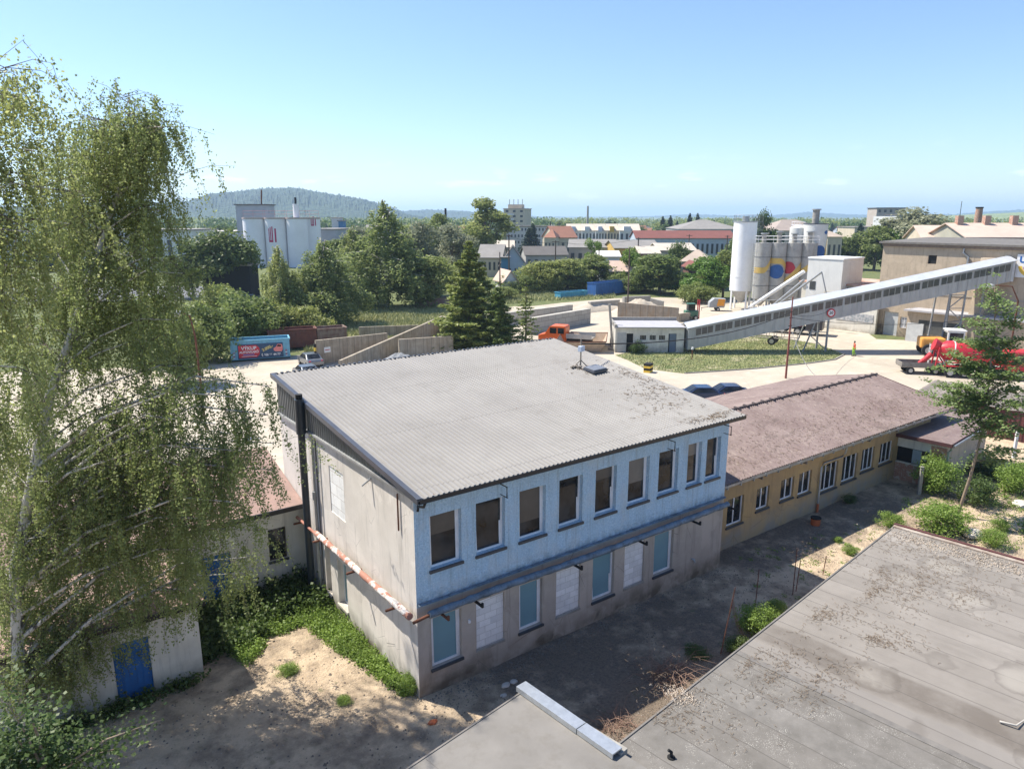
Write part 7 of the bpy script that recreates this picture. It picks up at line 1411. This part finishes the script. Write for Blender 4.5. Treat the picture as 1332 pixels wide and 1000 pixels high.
# ================================================================ TOWN
winm = gmat('far_window', (.06, .07, .08), rough=.3, bump=0); whw = gmat('white_plaster', (.66, .66, .64), (.56, .56, .55), .3, .9)
def pal(n, c): return gmat(n, c, tuple(x*.8 for x in c), .4, .9, bump=.1)
def house(u0, u1, vt, dist, dp, wallm, roofm, lab, kind='gable', name='house', cat='house', vr=None, rz=None, rows=1, cols=4, wz=None, H=None, winfrac=.45, found=None):
    """front wall spans photo columns u0..u1 at a distance; eaves at row vt, ridge at row vr"""
    a = D(u0, vt, dist); b = D(u1, vt, dist); 
    if rz is not None:
        # rotate the front about its left end
        d = Vector((Rv.x, Rv.y, 0)); d = Matrix.Rotation(rz, 3, 'Z') @ d; rb = ray(u1, vt); n = Vector((d.y, -d.x, 0)); t_ = (n.x*a.x+n.y*a.y)/(n.x*rb.x+n.y*rb.y); b = Vector((rb.x*t_, rb.y*t_, a.z))
    h = a.z if H is None else H; L = math.hypot(b.x-a.x, b.y-a.y); ang = math.atan2(b.y-a.y, b.x-a.x); t_ = thing(name, lab, cat, (a.x, a.y, 0), ang); Mx = t_.matrix_basis
    m = MB(); m.M = Mx; hr_ = (ztop((u0+u1)/2, vr, (a+b)/2) - h)*(1.0) if vr else 0; hr_ = max(hr_, .3)
    if kind == 'flat': m.box(0, L, 0, dp, -.1, h)
    elif kind == 'gable':   # ridge parallel to front
        m.box(0, L, 0, dp, -.1, h); m.poly([(0, 0, h), (0, dp/2, h+hr_), (0, dp, h)]); m.poly([(L, 0, h), (L, dp, h), (L, dp/2, h+hr_)])
    elif kind == 'front':   # gable faces the viewer
        m.box(0, L, 0, dp, -.1, h); m.poly([(0, 0, h), (L, 0, h), (L/2, 0, h+hr_)]); m.poly([(0, dp, h), (L/2, dp, h+hr_), (L, dp, h)])
    else: m.box(0, L, 0, dp, -.1, h)
    wl_ = m.build('wall', wallm, t_); m = MB(); m.M = Mx; o = .4; th = .15
    if kind == 'flat': m.box(-o, L+o, -o, dp+o, h+.01, h+.35)
    elif kind == 'gable':
        k = hr_/(dp/2); m.extr([(-o, -o, h-o*k+.02), (-o, dp/2, h+hr_+.02), (-o, dp+o, h-o*k+.02), (-o, dp+o, h-o*k+.02+th), (-o, dp/2, h+hr_+.02+th), (-o, -o, h-o*k+.02+th)], (L+2*o, 0, 0))
    elif kind == 'front':
        k = hr_/(L/2); m.extr([(-o, -o, h-o*k+.02), (L/2, -o, h+hr_+.02), (L+o, -o, h-o*k+.02), (L+o, -o, h-o*k+.02+th), (L/2, -o, h+hr_+.02+th), (-o, -o, h-o*k+.02+th)], (0, dp+2*o, 0))
    else:
        e = min(dp, L)/2; P4 = [(-o, -o, h), (L+o, -o, h), (L+o, dp+o, h), (-o, dp+o, h)]; R0 = (e*.9, dp/2, h+hr_); R1 = (L-e*.9, dp/2, h+hr_); m.add(P4+[R0, R1], [(0, 1, 5, 4), (1, 2, 5), (2, 3, 4, 5), (3, 0, 4), (3, 2, 1, 0)])
    m.build('roof', roofm, t_)
    if rows*cols:
        sh = h/rows
        for r in range(rows):
            for c in range(cols):
                x = L*(c+.5)/cols; wd_ = min(L/cols*winfrac, 1.6); z0 = r*sh+sh*.35; m = MB(); m.M = Mx; m.box(x-wd_/2, x+wd_/2, -.05, -.01, z0, z0+sh*.42); m.build('window', winm, t_)
    return t_, Mx, L, h
gry = pal('grey_roof_sheets', (.25, .235, .215)); crm = pal('cream_roof', (.52, .46, .38)); rdr = pal('red_brown_roof', (.19, .065, .05)); org = pal('orange_tiles', (.30, .14, .09)); pnk = pal('pale_pink_roof', (.56, .42, .34)); dkr = pal('dark_town_roof', (.12, .11, .10)); crw = pal('cream_wall', (.56, .48, .36)); blw = pal('pale_blue_wall', (.42, .48, .55)); grw = pal('grey_wall', (.42, .41, .39)); yw = pal('yellow_wall', (.58, .38, .10)); lil = pal('lilac_white_wall', (.55, .58, .66))
# white W silos and their tower
gw = D(362, 300, 250)
m0 = thing('white_silo_row', 'row of big white cylindrical silos with pink red bar marks beyond the birches', 'silo', (gw.x, gw.y, 0)); wR = Vector((Rv.x, Rv.y, 0)); dW2 = Matrix.Rotation(.12, 3, 'Z') @ wR; c0 = D(330, 290, 246); c0.z = 0
wsl = gmat('far_silo_white', (.85, .83, .84), (.76, .74, .75), .3, .9); pk = gmat('pink_red_mark', (.55, .03, .12), rough=.7, bump=0); SR = 5.0; cc = []
for i in range(4):
    c = c0+dW2*(i*6.6 if i < 3 else 16.0); c = c+Vector((-wR.y, wR.x, 0))*(.0 if i < 3 else 4.5); cc.append(c); zt_ = D(360, 285, 246).z
    MB().cyl(c.x, c.y, -.1, zt_, 3.3, 40).build('silo_shell', wsl, m0); MB().cyl(c.x, c.y, zt_, zt_+.5, (3.3)+.15, 40).build('silo_rim', gmat('pinkish_rim', (.5, .4, .36), rough=.8), m0)
m = MB(); pr_ = [(c+dW2*s_) for c in cc[:4] for s_ in (-3, 0, 3)]; railing(m, [(p.x, p.y) for p in pr_], zt_+.5, 2.0, False); m.build('railing', gmat('pink_railing', (.55, .2, .16), rough=.7), m0)
def marks(c, r, bars, ctr_ang, zc, mat, par):
    ba = math.atan2(-Fv.y, -Fv.x)+ctr_ang
    for t0, t1, z0, z1 in bars:
        m = MB(); n = 5
        for k in range(n): a, b = ba+t0+(t1-t0)*k/n, ba+t0+(t1-t0)*(k+1)/n; pt = lambda t, z: (c.x+math.cos(t)*r, c.y+math.sin(t)*r, z); m.quad(pt(a, zc+z0), pt(b, zc+z0), pt(b, zc+z1), pt(a, zc+z1))
        m.build('bar_mark', mat, par)
BAR = [(-.36, -.28, -1.6, 2.0), (-.20, -.12, -1.6, 2.4), (-.04, .06, -1.6, 2.6), (-.36, .06, -2.2, -1.6), (.22, .36, -2.2, 2.0)]
marks(cc[1], 3.36, BAR, -.05, 12.1-2, pk, m0); marks(cc[2], 3.66, [(a*.7, b*.7, c*.6, d*.6) for a, b, c, d in BAR], 0, 40, pk, m0) if 0 else marks(cc[3], 3.36, [(a*.7, b*.7, c*.62, d*.62) for a, b, c, d in BAR], .62, 14.2, pk, m0)
house(306, 349, 267, 262, 9, pal('tower_grey', (.36, .39, .42)), dkr, 'grey windowed tower house standing behind the white silo row', 'flat', 'silo_tower', 'tower', None, .1, 0, 0)
tf = D(330, 270, 261.5); m = thing('tower_window_band', 'dark window band near the top of the grey tower house', 'window band', tf)
MB().tube([D(340, 267, 262), D(340, 247, 262)], .25, 6).build('shaft', M['rust'], thing('tower_mast', 'thin mast on top of the grey tower house', 'mast', D(340, 267, 262)))
bpy.data.objects.remove(m)
fl2 = thing('silo_filter_stack', 'white filter stack with dark cap on the white silo row', 'filter', (cc[2].x, cc[2].y, zt_)); MB().cyl(cc[2].x, cc[2].y, zt_+.4, zt_+4.6, .9, 12).build('shaft', wsl, fl2); MB().cyl(cc[2].x, cc[2].y, zt_+4.6, zt_+6.6, .35, 8).build('cap', M['dark'], fl2)
house(255, 305, 302, 300, 20, whw, pal('pale_hall_roof', (.6, .55, .5)), 'long white hall left of the grey tower house', 'flat', 'industrial_hall', 'hall', None, .1, 1, 8)
house(402, 437, 299, 262, 20, pal('light_grey_hall', (.40, .41, .45)), gry, 'pale grey hall right of the white silos', 'flat', 'industrial_hall', 'hall', None, -.1, 0, 0)
house(431, 441, 284, 285, 6, whw, crm, 'white transfer tower beside the pale grey hall', 'flat', 'transfer_tower', 'tower', None, 0, 0, 0); house(440, 446, 288, 283, 5, pal('strong_blue_cladding', (.08, .22, .38)), gry, 'narrow blue tower next to the white transfer tower', 'flat', 'transfer_tower', 'tower', None, 0, 0, 0)
house(475, 500, 298, 300, 10, whw, gry, 'white tanks and sheds glimpsed behind the weeping birch', 'gable', 'shed', 'shed', 293, 0, 1, 3); house(448, 470, 305, 280, 8, crm, gry, 'cream shed between the birches at the back', 'gable', 'shed', 'shed', 299, 0, 1, 3)
house(-30, 95, 270, 330, 22, whw, pal('pale_hall_roof', (.6, .55, .5)), 'white factory hall seen through the birch at far left', 'flat', 'industrial_hall', 'hall', None, 0, 2, 14); house(100, 250, 300, 250, 18, whw, gry, 'white low hall behind the road seen through birch leaves', 'flat', 'industrial_hall', 'hall', None, 0, 1, 12)
house(262, 324, 346, 158, 5, M['dark'], pal('faded_roof', (.45, .38, .33)), 'dark shed with shade-blackened sides under the dark trees by the road', 'flat', 'shed', 'shed', None, 0, 0, 0)  # dark shed; the shade under the trees is put into its near black walls
g = thing('guard_rail', 'grey crash barrier along the road at the left', 'barrier', G(260, 392)); a, b = G(120, 398), G(330, 388); m = MB(); m.tube([a+Vector((0, 0, .7)), b+Vector((0, 0, .7))], .14, 6); m.build('rail', M['steel'], g)
for i in range(12): q = a.lerp(b, i/11); MB().box(q.x-.06, q.x+.06, q.y-.06, q.y+.06, 0, .7).build('rail_post', M['steel'], g)
# centre town
t_, Mx, L, h = house(655, 683, 272, 430, 16, crw, pal('parapet_roof', (.5, .42, .34)), 'cream concrete tower block with balconies on the skyline', 'flat', 'tower_block', 'apartment tower', None, -.25, 7, 3)
for i in range(6): m = MB(); m.M = Mx; m.box(L*.22, L*.48, -1.2, 0, h*(i+.9)/7.2, h*(i+1.25)/7.2); m.build('balcony', whw, t_)
m = MB(); m.M = Mx; m.box(L*.15, L*.8, 3, 9, h+.36, h+2.6); m.build('roof_house', crw, t_)
for i in range(4): m = MB(); m.M = Mx; m.cyl(L*(.2+.2*i), 4, h+2.6, h+5.5, .15, 6); m.build('antenna', M['dark'], t_)
t_, Mx, L, h = house(659, 722, 295, 330, 12, pal('slab_block_wall', (.55, .52, .50)), dkr, 'long grey apartment slab in front of the tower block', 'flat', 'apartment_block', 'apartment block', None, 0, 4, 14)
house(706, 732, 298, 345, 10, pal('plum_wall', (.30, .18, .2)), dkr, 'small plum coloured block right of the grey slab', 'flat', 'apartment_block', 'apartment block', None, 0, 2, 5)
house(708, 722, 309, 262, 12, crw, org, 'cream house with hipped tiled roof left of the white terrace', 'hip', 'house', 'house', 299, -.2, 1, 3); house(722, 750, 309, 270, 12, crw, org, 'house with bright orange tiled roof beside the white terrace', 'gable', 'house', 'house', 295, .35, 1, 4)
for i, (u0, u1, wm, lb) in enumerate([(738, 757, lil, 'first'), (757, 775, whw, 'second'), (775, 790, lil, 'third'), (790, 806, yw, 'fourth'), (806, 832, whw, 'last')]):
    t_, Mx, L, h = house(u0, u1, 300, 300-i*2, 12, whw if i != 3 else crw, crm, lb+' pale gabled section of the white terrace counted from the left', 'gable', 'terrace_house', 'terrace house', 292, -.05, 2, 4)
    m = MB(); m.M = Mx; m.box(L*.2, L*.55, -.6, 4, h-.5, h+1.6); m.build('dormer', wm, t_)
house(740, 800, 322, 215, 16, crm, gry, 'long low hall with grey roof in front of the white terrace', 'gable', 'industrial_hall', 'hall', 313, -.12, 1, 6); house(800, 858, 323, 205, 14, yw, gry, 'low hall with yellow end wall and grey roof', 'gable', 'industrial_hall', 'hall', 314, .08, 1, 8)
house(828, 956, 310, 262, 14, blw, rdr, 'very long blue and white hall with rust red roof', 'gable', 'industrial_hall', 'hall', 301, 0, 1, 20); house(883, 965, 298, 320, 26, grw, gry, 'big hall with grey hipped roof on the skyline', 'hip', 'industrial_hall', 'hall', 286, 0, 1, 14)
house(832, 858, 330, 180, 10, pal('maroon_shed', (.22, .08, .08)), crm, 'dark red shed with cream roof behind the hedge', 'gable', 'shed', 'shed', 322, 0, 1, 3); house(858, 905, 326, 190, 12, crm, crm, 'wide shed with bright cream roof behind the hedge', 'gable', 'shed', 'shed', 318, .05, 0, 0)
house(886, 924, 340, 165, 10, crw, pal('beige_tile_roof', (.42, .34, .27)), 'beige house with hipped roof right of the dark narrow tree', 'hip', 'house', 'house', 326, -.3, 1, 3); house(896, 912, 347, 158, 5, pal('brown_hut', (.14, .07, .05)), rdr, 'little brown hut in front of the beige house', 'front', 'hut', 'hut', 341, 0, 0, 0)
house(650, 684, 345, 190, 12, blw, dkr, 'pale blue shed with dark gabled front beside the wooden pole', 'front', 'shed', 'shed', 321, 0, 1, 4); m = D(657, 340, 186); house(652, 662, 336, 186, 2, pal('strong_blue_cladding', (.08, .22, .38)), gry, 'bright blue gate at the corner of the pale blue shed', 'flat', 'gate', 'gate', None, 0, 0, 0)
house(622, 652, 335, 196, 14, crw, gry, 'low shed with cream and grey roof left of the blue shed', 'gable', 'shed', 'shed', 320, -.1, 1, 5); house(628, 668, 322, 235, 12, grw, crm, 'pale roofed shed behind the blue shed', 'gable', 'shed', 'shed', 314, 0, 0, 0)
house(656, 672, 365, 150, 7, whw, pnk, 'small white hut with pink roof behind the hedge', 'front', 'hut', 'hut', 353, .3, 0, 0); house(684, 738, 332, 205, 12, grw, dkr, 'cluttered dark roofed sheds behind the hedge', 'gable', 'shed', 'shed', 322, .1, 1, 6)
house(780, 806, 334, 172, 8, whw, pal('white_canopy', (.66, .64, .6)), 'white canopy roof rising from the hedge', 'gable', 'canopy', 'canopy', 328, 0, 0, 0); house(794, 826, 352, 160, 5, M['dark'], pnk, 'pinkish roofed carport behind the bright tree', 'gable', 'carport', 'carport', 341, -.15, 0, 0)
t_, Mx, L, h = house(1006, 1077, 300, 262, 16, pal('old_town_wall', (.58, .50, .42)), pal('old_town_roof', (.34, .28, .24)), 'large old house with grey brown roof behind the batching silos', 'hip', 'town_house', 'house', 286, .15, 2, 8)
house(1077, 1096, 308, 235, 9, crw, pal('beige_tile_roof', (.42, .34, .27)), 'small cream house right of the large old house', 'hip', 'house', 'house', 301, 0, 1, 3); house(1112, 1140, 296, 420, 20, crw, gry, 'long flat building on the skyline left of the office tower', 'flat', 'industrial_hall', 'hall', None, 0, 1, 8)
t_, Mx, L, h = house(1141, 1178, 271, 430, 18, pal('office_beige', (.42, .37, .32)), dkr, 'brown beige high office tower behind the big birch', 'flat', 'office_tower', 'office tower', None, -.2, 6, 5)
t_, Mx, L, h = house(1189, 1222, 280, 380, 16, pal('office_blue_glass', (.09, .14, .22)), dkr, 'blue glass office block right of the big birch', 'flat', 'office_block', 'office block', None, .35, 6, 8, winfrac=.8); m = MB(); m.M = Mx; m.box(-8, 0, .5, 15, 0, h-.5); m.build('stair_tower', whw, t_)
t_, Mx, L, h = house(1258, 1400, 309, 134, 13, pal('dusty_green_wall', (.40, .38, .30)), pnk, 'long block with pale pink roof and white windows at the right edge', 'gable', 'residential_block', 'house', 292, -.08, 1, 0)
h0 = h
for i in range(7): m = MB(); m.M = Mx; x = 2+i*3.0; m.box(x, x+1.5, -.08, -.02, h0-1.9, h0-.5); fw_ = m.build('window', wt, t_); m = MB(); m.M = Mx; m.box(x+.55, x+1.3, -.1, -.081, h0-1.8, h0-.6); m.build('pane', winm, fw_)
for i in range(5): m = MB(); m.M = Mx; x = 1+i*4.2; m.box(x, x+.9, 5.4, 6.4, h+1.0, h+3.3); m.build('chimney', M['brick'], t_)
house(1202, 1262, 312, 142, 12, crw, pnk, 'pink roofed wing left of the long pink roofed block', 'gable', 'residential_block', 'house', 295, -.25, 0, 0)
ch = D(1270, 300, 210); z0_, z1_ = 0, D(1270, 271, 210).z; c_ = thing('brick_chimney', 'tall round brick chimney above the pink roofs', 'chimney', (ch.x, ch.y, 0)); MB().tube([(ch.x, ch.y, 0), (ch.x, ch.y, z1_)], [1.1, .75], 14).build('shaft', M['brick'], c_); MB().cyl(ch.x, ch.y, z1_, z1_+.3, .85, 14).build('rim', M['dark'], c_)
for u, vt, d, r, lab in ((764, 268, 560, 1.0, 'thin grey factory chimney above the white terrace'), (580, 271, 290, .6, 'dark slim chimney behind the green trees'), (1246, 262, 150, .07, 'hair thin antenna above the pink roof'), (716, 288, 400, .4, 'small dark mast right of the tower block')):
    g = D(u, 300, d); z = D(u, vt, d).z; c_ = thing('chimney' if r > .3 else 'antenna', lab, 'chimney' if r > .3 else 'antenna', (g.x, g.y, 0)); MB().tube([(g.x, g.y, 0), (g.x, g.y, z)], [r, r*.7], 8).build('shaft', M['conc'] if u == 764 else M['dark'], c_)
# generic houses filling the town
rs = random.Random(77); TW = [crw, whw, grw, lil]; TR = [org, rdr, gry, crm, dkr]; names_w = ['cream', 'white', 'grey', 'pale blue']; names_r = ['orange roof', 'red brown roof', 'grey roof', 'cream roof', 'dark roof']
for i in range(46):
    u = rs.uniform(450, 1330); d = rs.uniform(300, 760); wpx = rs.uniform(8, 20)*330/d*1.3; a, b = rs.randrange(4), rs.randrange(5)
    hgt = rs.uniform(4, 7); vt = 283+(CH-hgt)/d*FPX; vr = vt-rs.uniform(2.5, 4)*FPX/d
    t_, *_ = house(u, u+wpx, vt, d, 9, TW[a], TR[b], f'{names_w[a]} house with {names_r[b]} far off among the town trees', rs.choice(['gable', 'hip', 'gable', 'front']), 'house', 'house', vr, rs.uniform(-.5, .5), 1 if d > 450 else 2, 3)
    t_['group'] = f'{names_w[a]} houses with {names_r[b]} far off'; t_['label'] = f'{names_w[a]} house with {names_r[b]} far off '+('near the grey apartment slab' if u < 740 else 'behind the white terrace' if u < 850 else 'beyond the big grey skyline hall' if u < 1000 else 'by the large old house' if u < 1110 else 'around the office towers' if u < 1230 else 'beyond the pink roofs')

# ================================================================ HAZE
hm_ = bpy.data.materials.new('haze_air'); hm_.use_nodes = True; nt = hm_.node_tree; nt.nodes.clear(); out = nt.nodes.new('ShaderNodeOutputMaterial'); pvn = nt.nodes.new('ShaderNodeVolumePrincipled')
pvn.inputs['Color'].default_value = (.56, .75, 1, 1); pvn.inputs['Density'].default_value = .00016; pvn.inputs['Anisotropy'].default_value = .25; nt.links.new(pvn.outputs[0], out.inputs['Volume'])
MB().box(-3500, 12500, -3500, 12500, -4, 175).build('haze', hm_, kind='stuff')
hz_ = bpy.data.objects['haze']; tag(hz_, 'thin blue summer haze over the whole valley', 'haze', None, 'stuff')
